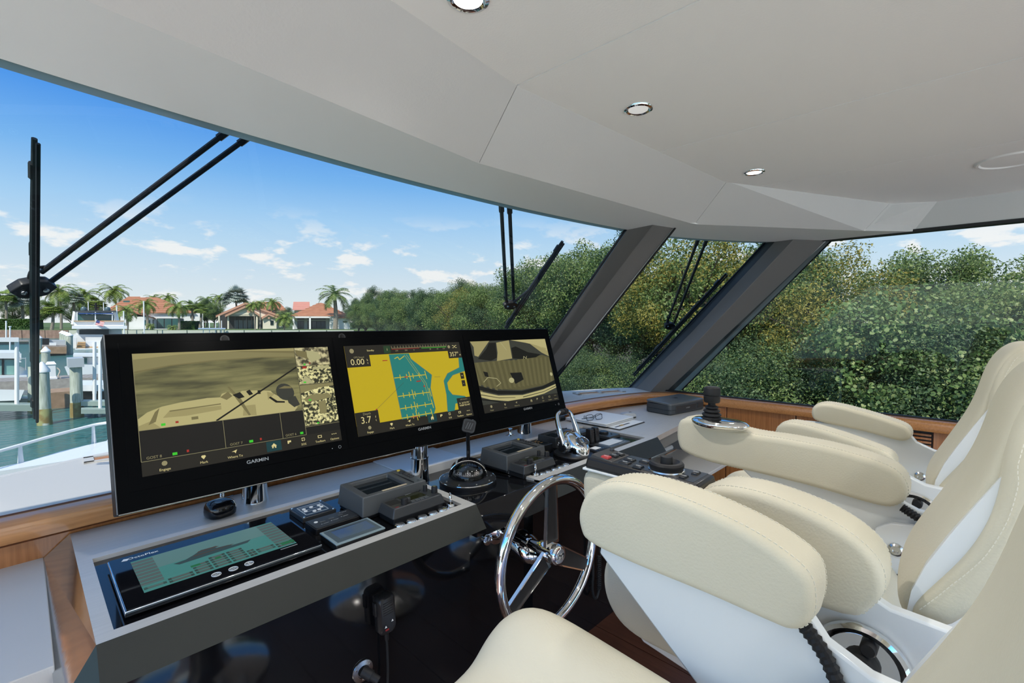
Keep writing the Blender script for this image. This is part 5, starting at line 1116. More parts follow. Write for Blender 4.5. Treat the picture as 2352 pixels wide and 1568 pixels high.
# ================================================================== OUTSIDE: foredeck, water, shores
WZ = -1.7; FH = Vector((math.sin(YAW), math.cos(YAW), 0))
dk = thing('foredeck', (1.24, 6, -.4), 'white foredeck of the yacht beyond the windshield', 'deck')
ep = [onz(x, y, -.4) for x, y in ((-120, 1100), (70, 1057), (140, 1036), (190, 1024), (245, 1012))]
for k in range(1, 3): ep.append(Vector((lerp(ep[4].x, 1.24, k / 2), ep[4].y + .9 * k, -.4)))
sb = [Vector((max(2.48 - p.x, 1.24), p.y, p.z)) for p in reversed(ep[:-1])]
MB().prism([tuple(p) for p in ep + sb], (0, 0, -.9)).build('hull', 'white_gelcoat', dk)
MB().loft([[(-1.0, 2.2, .93), (3.4, 2.2, .93), (3.4, 3.2, -.38), (-1.0, 3.4, -.38)], [(-1.0, 2.2, .2), (3.4, 2.2, .2), (3.4, 3.0, -.9), (-1.0, 3.0, -.9)]]).build('cabin_front', 'white_gelcoat', dk)
rl_ = thing('bow_rail', (0, 8, -.4), 'white tubular bow rail round the foredeck edge', 'railing')
D8 = (ep[4] - CAM).dot(FW)
def at_d(x, y, base_): return onp(x, y, base_, FW)
tops = [onp(-60, 1054, ep[1], FW)] + [onp(x, y, onz(x, yb, -.4), FW) for x, y, yb in ((46, 1022, 1062), (130, 998, 1039), (214, 976, 1017), (250, 969, 1011))]
tops[0] = tops[1] + (tops[1] - tops[2]) * 1.1
for k in range(1, 5): tops.append(Vector((lerp(tops[4].x, 1.22, k / 4), tops[4].y + .45 * k, tops[4].z)))
MB().tube(cat_curve([tuple(p) for p in tops], 4), .022, 10).build('top_rail', 'white_paint', rl_, smooth=True)
for k in (1, 3, 5, 7): MB().tube([(tops[k].x, tops[k].y, -.5), (tops[k].x, tops[k].y, -.4 + .1), tuple(tops[k])], [.04, .026, .02], 10).build('stanchion', 'white_paint', rl_, smooth=True)

wm = bpy.data.materials.new('canal_water'); wm.use_nodes = True; MATS['canal_water'] = wm; q = wm.node_tree; b = q.nodes['Principled BSDF']
b.inputs['Base Color'].default_value = (.04, .155, .145, 1); b.inputs['Roughness'].default_value = .09; b.inputs['IOR'].default_value = 1.33
tcn = q.nodes.new('ShaderNodeTexCoord'); mp_ = q.nodes.new('ShaderNodeMapping'); mp_.inputs['Rotation'].default_value = (0, 0, R(40)); mp_.inputs['Scale'].default_value = (1.0, 2.6, 1); q.links.new(tcn.outputs['Object'], mp_.inputs[0])
n1 = q.nodes.new('ShaderNodeTexNoise'); n1.inputs['Scale'].default_value = 1.6; n1.inputs['Detail'].default_value = 6; n1.inputs['Roughness'].default_value = .55; q.links.new(mp_.outputs[0], n1.inputs['Vector'])
bp = q.nodes.new('ShaderNodeBump'); bp.inputs['Strength'].default_value = .8; bp.inputs['Distance'].default_value = .2; q.links.new(n1.outputs['Fac'], bp.inputs['Height']); q.links.new(bp.outputs[0], b.inputs['Normal'])
wt = MB().poly([(-500, -300, WZ), (700, -300, WZ), (700, 900, WZ), (-500, 900, WZ)]).build('canal_water', 'canal_water', None)
tag(wt, 'teal rippled canal water around the docks', 'water', kind='stuff')
mat('lawn', (.09, .15, .035), .9, noise=((.06, .10, .02), .6, .3, .7)); mat('soil', (.09, .07, .045), .95, noise=((.05, .045, .03), .8, .3, .7)); mat('seawall', (.30, .20, .15), .8, noise=((.18, .11, .08), 1.5, .3, .7))
GZ = -.22
def gpt(px, t, z): p = dep(px, 740, t); return Vector((p.x, p.y, z))
shore = [gpt(-420, 96, GZ), gpt(-100, 92, GZ), gpt(160, 88, GZ), gpt(500, 88, GZ), gpt(815, 88, GZ)]
far = [gpt(2400, 420, GZ), gpt(-700, 420, GZ)]
ln_ = MB().prism([tuple(p) for p in shore + [gpt(900, 90, GZ)] + far], (0, 0, -1.6)).build('far_lawn', 'lawn', None); tag(ln_, 'flat green lawn on the far bank carrying the houses', 'lawn')
sw_ = thing('seawall', shore[1], 'low brown capped seawall along the far bank', 'seawall')
for a, b_ in zip(shore, shore[1:]):
    d = (b_ - a); n_ = max(1, int(d.length / 5))
    for k in range(n_):
        p0, p1 = a + d * (k / n_), a + d * ((k + .97) / n_); o = Vector((FH.x, FH.y, 0)) * -.25
        MB().prism([p0 + o + Vector((0, 0, -1.5)), p1 + o + Vector((0, 0, -1.5)), p1 + o * 0 + Vector((0, 0, -1.5)), p0 + Vector((0, 0, -1.5))], (0, 0, 1.52)).build('wall_panel', 'seawall' if b_.x < shore[3].x - 1 else mat('seawall_pale', (.42, .44, .36), .8), sw_)
bank = MB().prism([(4.8, -60, -1.3), (6.4, -8, -1.3), (7.6, 1, -1.3), (12.2, 11, -1.3), (19, 27, -1.3), (33, 64, -1.3), (42.3, 81.0, -1.3), (48.5, 78.0, -1.3), (140, 58.2, -1.3), (140, -60, -1.3)], (0, 0, -1)).build('near_bank', 'soil', None); tag(bank, 'dark shaded soil bank under the starboard trees', 'bank')

# ================================================================== PLANTS
def leafmat(name, c1, c2, c3, tr=.35):
    m = bpy.data.materials.new(name); m.use_nodes = True; MATS[name] = m; q = m.node_tree; q.nodes.clear()
    g = q.nodes.new('ShaderNodeNewGeometry'); r_ = q.nodes.new('ShaderNodeValToRGB'); q.links.new(g.outputs['Random Per Island'], r_.inputs[0])
    r_.color_ramp.elements[0].color = (*c1, 1); r_.color_ramp.elements[1].color = (*c3, 1); e = r_.color_ramp.elements.new(.6); e.color = (*c2, 1)
    d = q.nodes.new('ShaderNodeBsdfPrincipled'); d.inputs['Roughness'].default_value = .5; d.inputs['Specular IOR Level'].default_value = .35; q.links.new(r_.outputs[0], d.inputs['Base Color'])
    t_ = q.nodes.new('ShaderNodeBsdfTranslucent'); q.links.new(r_.outputs[0], t_.inputs[0]); mx_ = q.nodes.new('ShaderNodeMixShader'); mx_.inputs[0].default_value = tr
    q.links.new(d.outputs[0], mx_.inputs[1]); q.links.new(t_.outputs[0], mx_.inputs[2]); q.links.new(mx_.outputs[0], q.nodes.new('ShaderNodeOutputMaterial').inputs[0])
leafmat('leaf_mid', (.08, .14, .04), (.165, .25, .07), (.31, .36, .13)); leafmat('leaf_dark', (.04, .08, .036), (.085, .15, .06), (.18, .25, .105)); leafmat('leaf_yellow', (.14, .16, .03), (.30, .27, .06), (.45, .36, .08))
leafmat('leaf_grape', (.08, .15, .045), (.16, .26, .08), (.36, .42, .18)); leafmat('leaf_palm', (.11, .18, .035), (.20, .29, .06), (.34, .38, .10), .25); leafmat('leaf_silver', (.24, .29, .25), (.34, .40, .34), (.46, .50, .45), .25); leafmat('leaf_hedge', (.025, .075, .015), (.05, .12, .02), (.09, .17, .03), .15)
mat('bark', (.11, .085, .06), .9, noise=((.06, .045, .03), 8, .3, .7)); mat('bark_pale', (.30, .27, .22), .9, noise=((.18, .16, .12), 8, .3, .7))
rng = np.random.default_rng(11)
def leaf_mesh(name, pts, dirs, size, m, shape='diamond', jitter=.35):
    """one mesh of small separate leaves: each leaf a folded blade of two or more faces"""
    n = len(pts); s = size * (1 + jitter * (rng.random(n) - .5) * 2)
    nrm_ = dirs + rng.normal(size=(n, 3)) * .75; nrm_ /= np.linalg.norm(nrm_, axis=1)[:, None]
    a = np.cross(nrm_, rng.normal(size=(n, 3))); a /= np.linalg.norm(a, axis=1)[:, None]; b = np.cross(nrm_, a)
    if shape == 'round': prof = [(math.cos(R(60 * k)) * .5, math.sin(R(60 * k)) * .5, 0.0) for k in range(6)]
    else: prof = [(-.5, 0, 0), (-.05, -.24, .06), (.5, 0, 0), (-.05, .24, .06)]
    k = len(prof); V = np.zeros((n, k, 3))
    for i, (x, y, z) in enumerate(prof): V[:, i] = pts + (a * x + b * y + nrm_ * z) * s[:, None]
    me = bpy.data.meshes.new(name); me.vertices.add(n * k); me.vertices.foreach_set('co', V.reshape(-1))
    me.loops.add(n * k); me.loops.foreach_set('vertex_index', np.arange(n * k, dtype=np.int32)); me.polygons.add(n); me.polygons.foreach_set('loop_start', np.arange(0, n * k, k, dtype=np.int32)); me.polygons.foreach_set('loop_total', np.full(n, k, dtype=np.int32))
    me.update(calc_edges=True); me.validate(); me.materials.append(MATS[m]); return me
def crown_pts(n, rx, rz, nclust, cr, low=-.6):
    c = rng.normal(size=(nclust, 3)); c /= np.linalg.norm(c, axis=1)[:, None]; c *= (.55 + .45 * rng.random((nclust, 1))); c[:, 2] = np.maximum(c[:, 2], low)
    c *= np.array([rx, rx, rz]); i = rng.integers(0, nclust, n); d = rng.normal(size=(n, 3)); d /= np.linalg.norm(d, axis=1)[:, None]
    p = c[i] + d * cr * (rng.random((n, 1)) ** .45); p[:, 2] += cr * .2
    o = d + c[i] / np.array([rx, rx, rz]) * .7 + np.array([0, 0, .55]); o /= np.linalg.norm(o, axis=1)[:, None]; return p, o
def branchy(h, spread, nb, r, m, tw=.3):
    mb = MB(); mb.tube([(0, 0, 0), (rng.normal() * .1, rng.normal() * .1, h * .35), (rng.normal() * .2, rng.normal() * .2, h * .7), (rng.normal() * .3, rng.normal() * .3, h)], [r, r * .8, r * .55, r * .2], 7)
    for k in range(nb):
        a = rng.random() * 6.28; z0 = h * (.25 + .5 * rng.random()); l = spread * (.6 + .5 * rng.random())
        p = [(0, 0, z0), (math.cos(a) * l * .35, math.sin(a) * l * .35, z0 + l * .3), (math.cos(a + .2) * l * .7, math.sin(a + .2) * l * .7, z0 + l * .5), (math.cos(a + tw) * l, math.sin(a + tw) * l, z0 + l * (.5 + .4 * rng.random()))]
        mb.tube(p, [r * .5, r * .38, r * .24, r * .06], 6)
    return mb
def proto(name, fol, trunk, lab):
    t = thing(name, (0, 0, 0), lab, 'tree'); t.location = (0, 0, 0)
    for o_ in fol:
        f_ = bpy.data.objects.new('foliage', o_); COL.objects.link(f_); f_.parent = t; f_['kind'] = 'stuff'
    if trunk is not None: trunk.build('trunk', 'bark', t, smooth=True)
    return t
def lm(n, rx, rz, ncl, cr, size, m, shape='diamond', zoff=0, low=-.6):
    p, o = crown_pts(n, rx, rz, ncl, cr, low); p[:, 2] += zoff; return leaf_mesh('foliage', p, o, size, m, shape)
TREES = {}
TREES['broad'] = ([lm(34000, 2.0, 1.9, 62, .44, .075, 'leaf_mid', zoff=3.1), lm(16000, 1.6, 1.4, 30, .6, .075, 'leaf_dark', zoff=2.7)], branchy(3.6, 1.8, 7, .14, 'bark'))
TREES['dark'] = ([lm(34000, 1.9, 2.1, 64, .44, .072, 'leaf_dark', zoff=3.0), lm(9000, 1.9, 2.0, 40, .40, .07, 'leaf_mid', zoff=3.2)], branchy(3.6, 1.8, 7, .14, 'bark'))
TREES['yellow'] = ([lm(15000, 2.0, 1.9, 80, .38, .07, 'leaf_yellow', zoff=3.2), lm(9000, 1.9, 1.8, 50, .5, .085, 'leaf_mid', zoff=3.0)], branchy(4.0, 2.0, 10, .12, 'bark'))
TREES['grape'] = ([lm(13000, 1.5, 1.4, 80, .34, .06, 'leaf_grape', 'round', zoff=2.1), lm(20000, 1.3, 1.2, 30, .55, .055, 'leaf_dark', zoff=1.9)], branchy(2.4, 1.4, 8, .08, 'bark'))
TREES['shrub'] = ([lm(26000, 1.35, .95, 60, .38, .05, 'leaf_dark', zoff=1.02, low=-.62), lm(11000, 1.3, .9, 34, .36, .05, 'leaf_mid', zoff=1.10, low=-.62)], branchy(1.2, 1.2, 8, .04, 'bark'))  # darker leaves put the shade at the thicket foot into the colour
TREES['twiggy'] = ([lm(4000, 1.9, 1.6, 80, .30, .08, 'leaf_mid', zoff=3.2)], branchy(3.7, 1.7, 16, .07, 'bark'))
USED = {}
def plant(kind, x, y, z, s, rot, lab, grp, cat='tree', sz=None, name=None):
    if kind not in USED:
        fol, tr_ = TREES[kind]; t = proto(name or {'broad': 'broadleaf_tree', 'dark': 'evergreen_tree', 'yellow': 'buttonwood_tree', 'grape': 'seagrape_tree', 'shrub': 'shrub', 'twiggy': 'bare_tree'}[kind], fol, tr_, lab); USED[kind] = t
    else: t = copy_tree(USED[kind])
    t.location = (x, y, z); t.scale = (s, s, sz or s); t.rotation_euler = (0, 0, rot); tag(t, lab, cat, grp); return t
KL = {'broad': 'leafy mid green tree in the starboard thicket', 'dark': 'dense dark green tree in the starboard thicket', 'yellow': 'yellow tinged loose tree in the starboard thicket', 'grape': 'low tree with large round leaves outside the side window', 'shrub': 'dense low shrub at the foot of the starboard thicket', 'twiggy': 'thin tree with bare arching branches in the starboard thicket'}
GRP = 'trees of the starboard thicket'
def line(s, off): return (9 + .38 * s + off * .93, -4 + s - off * .36)
rs = random.Random(5)
near = [('broad', -7.5, .8, .86), ('dark', -4.0, .9, .80), ('broad', -1.5, 1.0, .74), ('dark', 1.3, .9, .70), ('twiggy', 3.2, .6, .84), ('broad', 4.4, 1.4, .74), ('yellow', 6.4, .8, .84), ('dark', 8.2, 1.2, .9), ('yellow', 9.6, .4, 1.1), ('twiggy', 11.0, 0.4, 1.15), ('dark', 12.3, .8, 1.14), ('broad', 15.0, .8, 1.2), ('broad', 17.6, .6, 1.16), ('dark', 20.6, .9, .98), ('broad', 24.5, .8, 1.0), ('yellow', 28, .4, .94), ('broad', 31.5, .8, 1.04), ('dark', 36, .5, 1.0), ('broad', 41, .8, 1.05), ('broad', 47, .6, 1.1), ('dark', 54, .8, 1.15), ('broad', 61, .8, 1.1), ('broad', 69, .5, 1.15), ('dark', 77, .6, 1.1)]
for k, s, off, sc_ in near:
    x, y = line(s, off); plant(k, x, y, -1.3, sc_, rs.random() * 6.28, KL[k], GRP)
for k, s, off, sc_ in [('dark', -5, 4.2, .95), ('broad', -1, 4.5, .88), ('dark', 3, 4.6, .85), ('broad', 6.5, 5, .95), ('dark', 10, 4.6, 1.05), ('broad', 13.6, 4.6, 1.1), ('dark', 18, 4.4, 1.12), ('broad', 23, 4.6, 1.15), ('dark', 29, 5, 1.2), ('broad', 36, 5, 1.25), ('dark', 44, 6, 1.3), ('broad', 52, 6, 1.3), ('dark', 60, 6, 1.3), ('broad', 70, 6, 1.3)]:
    x, y = line(s, off); plant(k, x, y, -1.2, sc_, rs.random() * 6.28, KL[k] + ', back row', 'back row of the starboard thicket')
for s, off, sc_ in [(-3.0, -.6, .9), (1.0, -.5, .85), (4.6, -.6, .95)]:
    x, y = line(s, off); plant('grape', x, y, -1.35, sc_, rs.random() * 6.28, KL['grape'], 'round leaved trees by the side window')
for i in range(24):
    s = -6 + i * 1.25 + rs.random() * .6 if i < 16 else 15 + (i - 16) * 4.5; x, y = line(s, -.9 + rs.random() * .7); plant('shrub', x, y, -1.32, .85 + .3 * rs.random(), rs.random() * 6.28, KL['shrub'], 'shrubs under the starboard trees', 'shrub')
# far bank greenery
for i, (px, dp, k, s_, yb) in enumerate([(30, 118, 'dark', 1.7, 0), (95, 120, 'broad', 1.6, 0), (165, 124, 'dark', 1.6, 0), (215, 128, 'broad', 1.5, 0), (470, 128, 'dark', 1.55, 0), (492, 126, 'broad', 1.45, 0), (455, 130, 'broad', 1.5, 0), (652, 111, 'broad', .62, 0), (660, 126, 'dark', 1.1, 0), (842, 108, 'broad', 1.5, 0), (862, 96, 'dark', 1.7, 0), (905, 92, 'broad', 1.75, 0), (815, 122, 'dark', 1.5, 0)]):
    p = gpt(px, dp, GZ); plant(k, p.x, p.y, GZ - .5, s_, i * 1.3, ['dark rounded tree on the far bank', 'lighter leafy tree on the far bank'][k == 'broad'] + (' beside the houses' if px > 300 else ' behind the hedge'), 'trees on the far bank')
def hedge(name, px0, px1, py0, dp, lab, th=1.6):
    a, b_ = gpt(px0, dp, GZ), gpt(px1, dp, GZ); h = dep(px0, py0, dp).z - GZ; c = (a + b_) / 2; t = thing(name, (c.x, c.y, GZ), lab, 'hedge')
    n_ = int(2600 + 40 * (px1 - px0)); L0 = (b_ - a).length; ex = (b_ - a).normalized()
    u = rng.random((n_, 3)); P = np.array([list(a + ex * (v[0] * L0) + FH * (v[1] * th) + Vector((0, 0, v[2] * h))) for v in u]); f_ = rng.integers(0, 3, n_)
    for j in range(n_):
        if f_[j] == 0: P[j] = list(a + ex * (u[j, 0] * L0) + Vector((0, 0, u[j, 2] * h)) + FH * (.1 * u[j, 1]))
        elif f_[j] == 1: P[j, 2] = GZ + h * (.97 + .03 * u[j, 2])
    D = np.tile(np.array([-FH.x * .6, -FH.y * .6, .6]), (n_, 1)); me = leaf_mesh('leaves', P - np.array([c.x, c.y, GZ]), D, .30, 'leaf_hedge')
    o_ = bpy.data.objects.new('leaves', me); COL.objects.link(o_); o_.parent = t; o_['kind'] = 'stuff'
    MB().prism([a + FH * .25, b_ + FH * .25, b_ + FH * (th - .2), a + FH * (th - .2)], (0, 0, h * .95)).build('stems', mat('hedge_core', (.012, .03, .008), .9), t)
hedge('hedge', -60, 84, 733, 97, 'long clipped green hedge above the brown seawall'); hedge('hedge', 412, 447, 738, 96, 'square clipped hedge beside the glass doors of the white house', 2.5)
# palms
def palm_mesh(nf, L_, droop, wid, m, fan=False):
    V = []; F = []
    for k in range(nf):
        a = 2.4 * k + rng.random() * .5; el = lerp(1.25, -.35, k / (nf - 1)); d0 = np.array([math.cos(a), math.sin(a), 0])
        pts = []; p = np.array([0., 0, 0]); e = el; n_ = 20
        for j in range(n_ + 1):
            pts.append(p.copy()); e -= droop / n_ * (1 + j / n_); p = p + (d0 * math.cos(e) + np.array([0, 0, math.sin(e)])) * (L_ / n_)
        sd_ = np.array([-d0[1], d0[0], 0])
        for j in range(1, n_ + 1):
            t_ = j / n_; w_ = wid * math.sin(math.pi * min(1, .12 + t_ * .86)) ** .7; tg = pts[j] - pts[j - 1]; tg /= np.linalg.norm(tg)
            for s_ in (-1, 1):
                tip = pts[j] + sd_ * s_ * w_ + tg * w_ * .55 - np.array([0, 0, w_ * .45 * (rng.random() + .4)])
                o = len(V); V += [pts[j - 1] , pts[j], tip, pts[j - 1] * .5 + tip * .5 + np.array([0, 0, .03])]; F.append((o, o + 1, o + 2, o + 3))
    me = bpy.data.meshes.new('crown'); me.from_pydata([tuple(v) for v in V], [], F); me.update(); me.materials.append(MATS[m]); return me
def fan_mesh(n, L_, m):
    V = []; F = []
    for k in range(n):
        d = rng.normal(size=3); d[2] = abs(d[2]) * .9 - .25; d /= np.linalg.norm(d); c = d * L_ * .55; u = np.cross(d, [0, 0, 1]); u /= np.linalg.norm(u) + 1e-6; v = np.cross(u, d)
        for j in range(13):
            a = R(-110 + 220 * j / 12); dd_ = d * .6 - np.array([0, 0, .45]); dd_ /= np.linalg.norm(dd_); v = np.cross(u, dd_); e = (dd_ * math.cos(a) + u * math.sin(a)); tip = c + e * L_ * .5 + d * .06 * L_; sd_ = np.cross(e, v) * L_ * .065; o = len(V); V += [c, c + e * L_ * .28 + sd_, tip, c + e * L_ * .28 - sd_]; F.append((o, o + 1, o + 2, o + 3))
    me = bpy.data.meshes.new('crown'); me.from_pydata([tuple(x) for x in V], [], F); me.update(); me.materials.append(MATS[m]); return me
PC = {'coco': palm_mesh(22, 3.6, 1.25, .85, 'leaf_palm'), 'royal': palm_mesh(17, 3.6, 1.05, 1.05, 'leaf_mid'), 'fan': fan_mesh(48, 2.1, 'leaf_palm'), 'silver': fan_mesh(50, 2.4, 'leaf_silver'), 'areca': palm_mesh(26, 2.6, 1.1, .7, 'leaf_palm')}
TC = {}
def palm(kind, px, py, dp, base_px, s, lab, pale=True):
    top = dep(px, py, dp); bse = gpt(base_px, dp, GZ); t = thing({'coco': 'coconut_palm', 'royal': 'royal_palm', 'fan': 'fan_palm', 'silver': 'silver_palm', 'areca': 'areca_palm'}[kind], bse, lab, 'palm tree', 'palms on the far bank')
    m = MB(); mid = bse.lerp(top, .5) + Vector((.15 * s, 0, 0)); P = cat_curve([tuple(bse), tuple(mid), tuple(top)], 5)
    r0 = {'royal': .42, 'coco': .2, 'fan': .24, 'silver': .26, 'areca': .12}[kind]
    m.tube(P, [r0 * lerp(1.25, .75, k / (len(P) - 1)) for k in range(len(P))], 8).build('trunk', 'bark_pale', t, smooth=True)
    o_ = bpy.data.objects.new('crown', PC[kind]); COL.objects.link(o_); o_.parent = t; o_.location = top - bse; o_.scale = (s * .92, s * .92, s * .92); o_.rotation_euler = (0, 0, px * .37); o_['kind'] = 'stuff'
for a in [('royal', 768, 676, 98, 770, 1.25, 'tall smooth trunked palm beside the hip roofed white house'), ('coco', 262, 668, 116, 270, 1.25, 'tall palm rising over the left roof of the tiled white house'), ('coco', 290, 712, 90.5, 291, .85, 'short leaning palm in front of the white garage wall'), ('coco', 335, 698, 96.5, 338, .82, 'slim palm beside the small door of the white house'), ('coco', 408, 703, 94, 411, .88, 'palm in front of the big glass doors'), ('fan', 441, 706, 101, 440, .9, 'fan palm left of the cream gabled house'), ('fan', 462, 712, 97, 458, .78, 'smaller fan palm near the gable corner'), ('silver', 541, 686, 130, 543, 1.7, 'silvery palm rising behind the cream gable'), ('areca', 580, 700, 92.5, 586, .7, 'slender clustered palm before the cream gable'), ('areca', 596, 697, 96.5, 597, .68, 'thin stemmed palm against the cream gable wall'), ('coco', 625, 694, 126, 626, .95, 'palm behind the small gable annex'), ('areca', 655, 728, 93, 652, 1.1, 'bushy palm between the two right hand houses'), ('coco', 135, 668, 99, 140, 1.15, 'large bright palm rising beside the upright wiper'), ('fan', 120, 712, 92.5, 118, 1.0, 'short bushy fan palm over the seawall'), ('silver', 168, 690, 106, 168, 1.1, 'silvery fan palm behind the motor yacht'), ('coco', 196, 676, 112, 198, 1.2, 'palm with upswept fronds behind the motor yacht'), ('fan', 222, 698, 106, 224, 1.05, 'pale green fan palm beside the left tiled roof'), ('fan', 12, 684, 103, 12, 1.1, 'fan palm with stout trunk above the hedge'), ('silver', 50, 696, 106, 50, 1.05, 'silvery palm above the hedge beside the wiper'), ('coco', 475, 690, 134, 475, 1.0, 'palm tops behind the dark trees'), ('coco', 505, 684, 140, 505, 1.0, 'palm far behind the cream gable roof'), ('coco', 385, 684, 140, 386, 1.0, 'palm peeking over the right slope of the tiled roof'), ('coco', 352, 685, 142, 352, .9, 'palm top just over the tiled ridge'), ('areca', 345, 748, 92, 345, .45, 'low palm shrub by the house steps'), ('areca', 397, 752, 92, 397, .5, 'low spiky palm shrub in front of the glass doors')]: palm(*a)
HN = [Vector(FH)]; HC = [0]
def face(px):                      # the next building or boat stands square to the sight line through px
    HC[0] = px; r_ = ray(px, 740); HN[0] = Vector((r_.x, r_.y, 0)).normalized()
def hp(x, y, d): return onp(x, y, dep(HC[0], 740, d), HN[0])
face(390)
# ================================================================== HOUSES ON THE FAR BANK
mat('stucco_white', (.80, .81, .79), .8); mat('stucco_cream', (.72, .68, .54), .8); mat('tile_roof', (.46, .21, .11), .75, noise=((.36, .15, .08), 1.2, .3, .7)); mat('tile_pink', (.55, .25, .19), .75); mat('dark_pane', (.02, .035, .04), .08, spec=.6); mat('screen_dark', (.035, .035, .035), .5); mat('trim_terracotta', (.45, .28, .19), .7)
mat('teal_pane', (.05, .13, .12), .06, spec=.7)
def hx(d0, d1, x0, x1, y0, y1):        # hexahedron whose front face covers those sight lines at depth d0
    A = [hp(x0, y1, d0), hp(x1, y1, d0), hp(x1, y0, d0), hp(x0, y0, d0)]; o = HN[0] * (d1 - d0); return [[p for p in A], [p + o for p in A]]
def hbox(name, m, par, d0, d1, x0, x1, y0, y1, **k): return MB().loft(hx(d0, d1, x0, x1, y0, y1)).build(name, m, par, **k)
def tiles(par, a, b, c, d, rows, m='tile_roof'):      # courses of barrel tile up one roof slope a-b (eave), d-c (ridge)
    for k in range(rows):
        t0, t1 = k / rows, (k + 1) / rows; p, q, r_, s_ = a.lerp(d, t0), b.lerp(c, t0), b.lerp(c, t1), a.lerp(d, t1); u = Vector((0, 0, .16))
        MB().loft([[p + u, q + u, r_ + u * .2, s_ + u * .2], [p - u * .3, q - u * .3, r_ - u * .3, s_ - u * .3]]).build('tile_course', m, par)
def hip(par, d, x0, x1, ye, r0, r1, yr, depth, rows=6, m='tile_roof'):
    a, b = hp(x0, ye, d), hp(x1, ye, d); o = HN[0] * depth; c, e = hp(r1, yr, d + depth * .5), hp(r0, yr, d + depth * .5)
    tiles(par, a, b, c, e, rows, m)
    MB().loft([[a, a + o, e], [a + Vector((0, 0, -.15)), a + o + Vector((0, 0, -.15)), e + Vector((0, 0, -.15))]]).build('roof_slope', m, par)
    MB().loft([[b + o, b, c], [b + o + Vector((0, 0, -.15)), b + Vector((0, 0, -.15)), c + Vector((0, 0, -.15))]]).build('roof_slope', m, par)
    MB().loft([[b + o, a + o, e, c], [p + Vector((0, 0, -.15)) for p in (b + o, a + o, e, c)]]).build('roof_slope', m, par)
    hbox('eave_board', 'stucco_white', par, d + .1, d + .4, x0 + .5, x1 - .5, ye, ye + 1.6)
def opening(par, d, x0, x1, y0, y1, cols, m='dark_pane', fr='screen_dark'):
    w = hbox('window', fr, par, d - .12, d + .1, x0, x1, y0, y1); dx = (x1 - x0) / cols
    for k in range(cols): hbox('pane', m, w, d - .16, d - .1, x0 + dx * k + dx * .07, x0 + dx * (k + 1) - dx * .07, y0 + .9, y1 - .9)
face(390)
h = thing('house', gpt(390, 104, GZ), 'white house with broad orange tiled roof and tall glass doors', 'house')
hbox('wall', 'stucco_white', h, 104, 118, 314, 466, 719, 757); hbox('wall', 'stucco_white', h, 100, 110, 288, 352, 727, 757)
hip(h, 103.6, 305, 449, 718.5, 322, 360, 683, 17, 8); hip(h, 108, 238, 330, 716, 296, 322, 681, 16, 8)
a_ = hbox('skylight', 'teal_pane', h, 107.5, 109, 283, 298, 690, 694)
MB().loft([[hp(286, 727, 99.8), hp(312, 717.5, 99.8), hp(356, 730, 99.8), hp(356, 732, 99.8), hp(312, 720, 99.8), hp(286, 729.5, 99.8)], [p + HN[0] * 9 for p in (hp(286, 727, 99.8), hp(312, 717.5, 99.8), hp(356, 730, 99.8), hp(356, 732, 99.8), hp(312, 720, 99.8), hp(286, 729.5, 99.8))]]).build('gable_roof', 'tile_roof', h)
opening(h, 104, 360, 412, 731, 755, 3, 'teal_pane'); opening(h, 100, 332, 345, 735, 746, 2, 'teal_pane'); opening(h, 100, 350.5, 353, 734, 756, 1); opening(h, 104, 414, 421, 731, 738, 1); opening(h, 104, 437, 446, 724, 730, 1)
hbox('step', 'stucco_white', h, 98, 100, 300, 430, 755, 758)
face(565)
h = thing('house', gpt(565, 102, GZ), 'cream house with gabled front and screened porch', 'house')
hbox('wall', 'stucco_cream', h, 106, 120, 502, 640, 725, 757)
def gable(par, d, x0, xp, x1, ye, yp, y0, depth, m, roof, th=3.2):
    P = [hp(x0, ye, d), hp(xp, yp, d), hp(x1, ye, d)]; o = HN[0] * depth
    MB().loft([P, [p + o for p in P]]).build('gable_wall', m, par)
    for a, b in ((0, 1), (2, 1)):
        q = P[a] + (P[a] - P[b]) * .06; u = Vector((0, 0, .28)); f_ = -HN[0] * .5
        MB().loft([[q + f_, P[b] + f_, P[b] + f_ + u, q + f_ + u], [q + o, P[b] + o, P[b] + o + u, q + o + u]]).build('roof_slope', roof, par)
        MB().loft([[q + f_ * 1.3 - u * .6, P[b] + f_ * 1.3 - u * .6, P[b] + f_ * 1.3 + u * .6, q + f_ * 1.3 + u * .6], [q + f_ - u * .6, P[b] + f_ - u * .6, P[b] + f_ + u * .6, q + f_ + u * .6]]).build('barge_board', 'trim_terracotta', par)
gable(h, 106, 500, 564, 640, 725.5, 697, 757, 14, 'stucco_cream', 'tile_roof'); gable(h, 103, 520, 565, 596, 725, 704, 757, 4, 'stucco_cream', 'tile_roof')
hbox('beam', 'stucco_cream', h, 103, 104, 522, 594, 722, 725.5)
for x in (503, 524, 590): hbox('column', 'stucco_cream', h, 103, 103.6, x - 1.8, x + 1.8, 725, 757)
hbox('porch_back', 'screen_dark', h, 105.6, 106, 506, 590, 726, 756)
for k in range(5): hbox('porch_pane', mat('porch_glass', (.10, .14, .16), .2), h, 105.3, 105.5, 538 + k * 10.5, 547 + k * 10.5, 735, 755)
for x in (512, 540, 566, 578): hbox('screen_post', 'screen_dark', h, 103.3, 103.5, x - .5, x + .5, 726, 757)
hbox('wall', 'stucco_cream', h, 102, 108, 604, 635, 730, 757); gable(h, 102, 602, 617, 638, 731, 722.5, 757, 6, 'stucco_cream', 'tile_roof')
opening(h, 102, 621, 628, 735.5, 746, 1); opening(h, 106, 594, 603, 735, 751, 1)
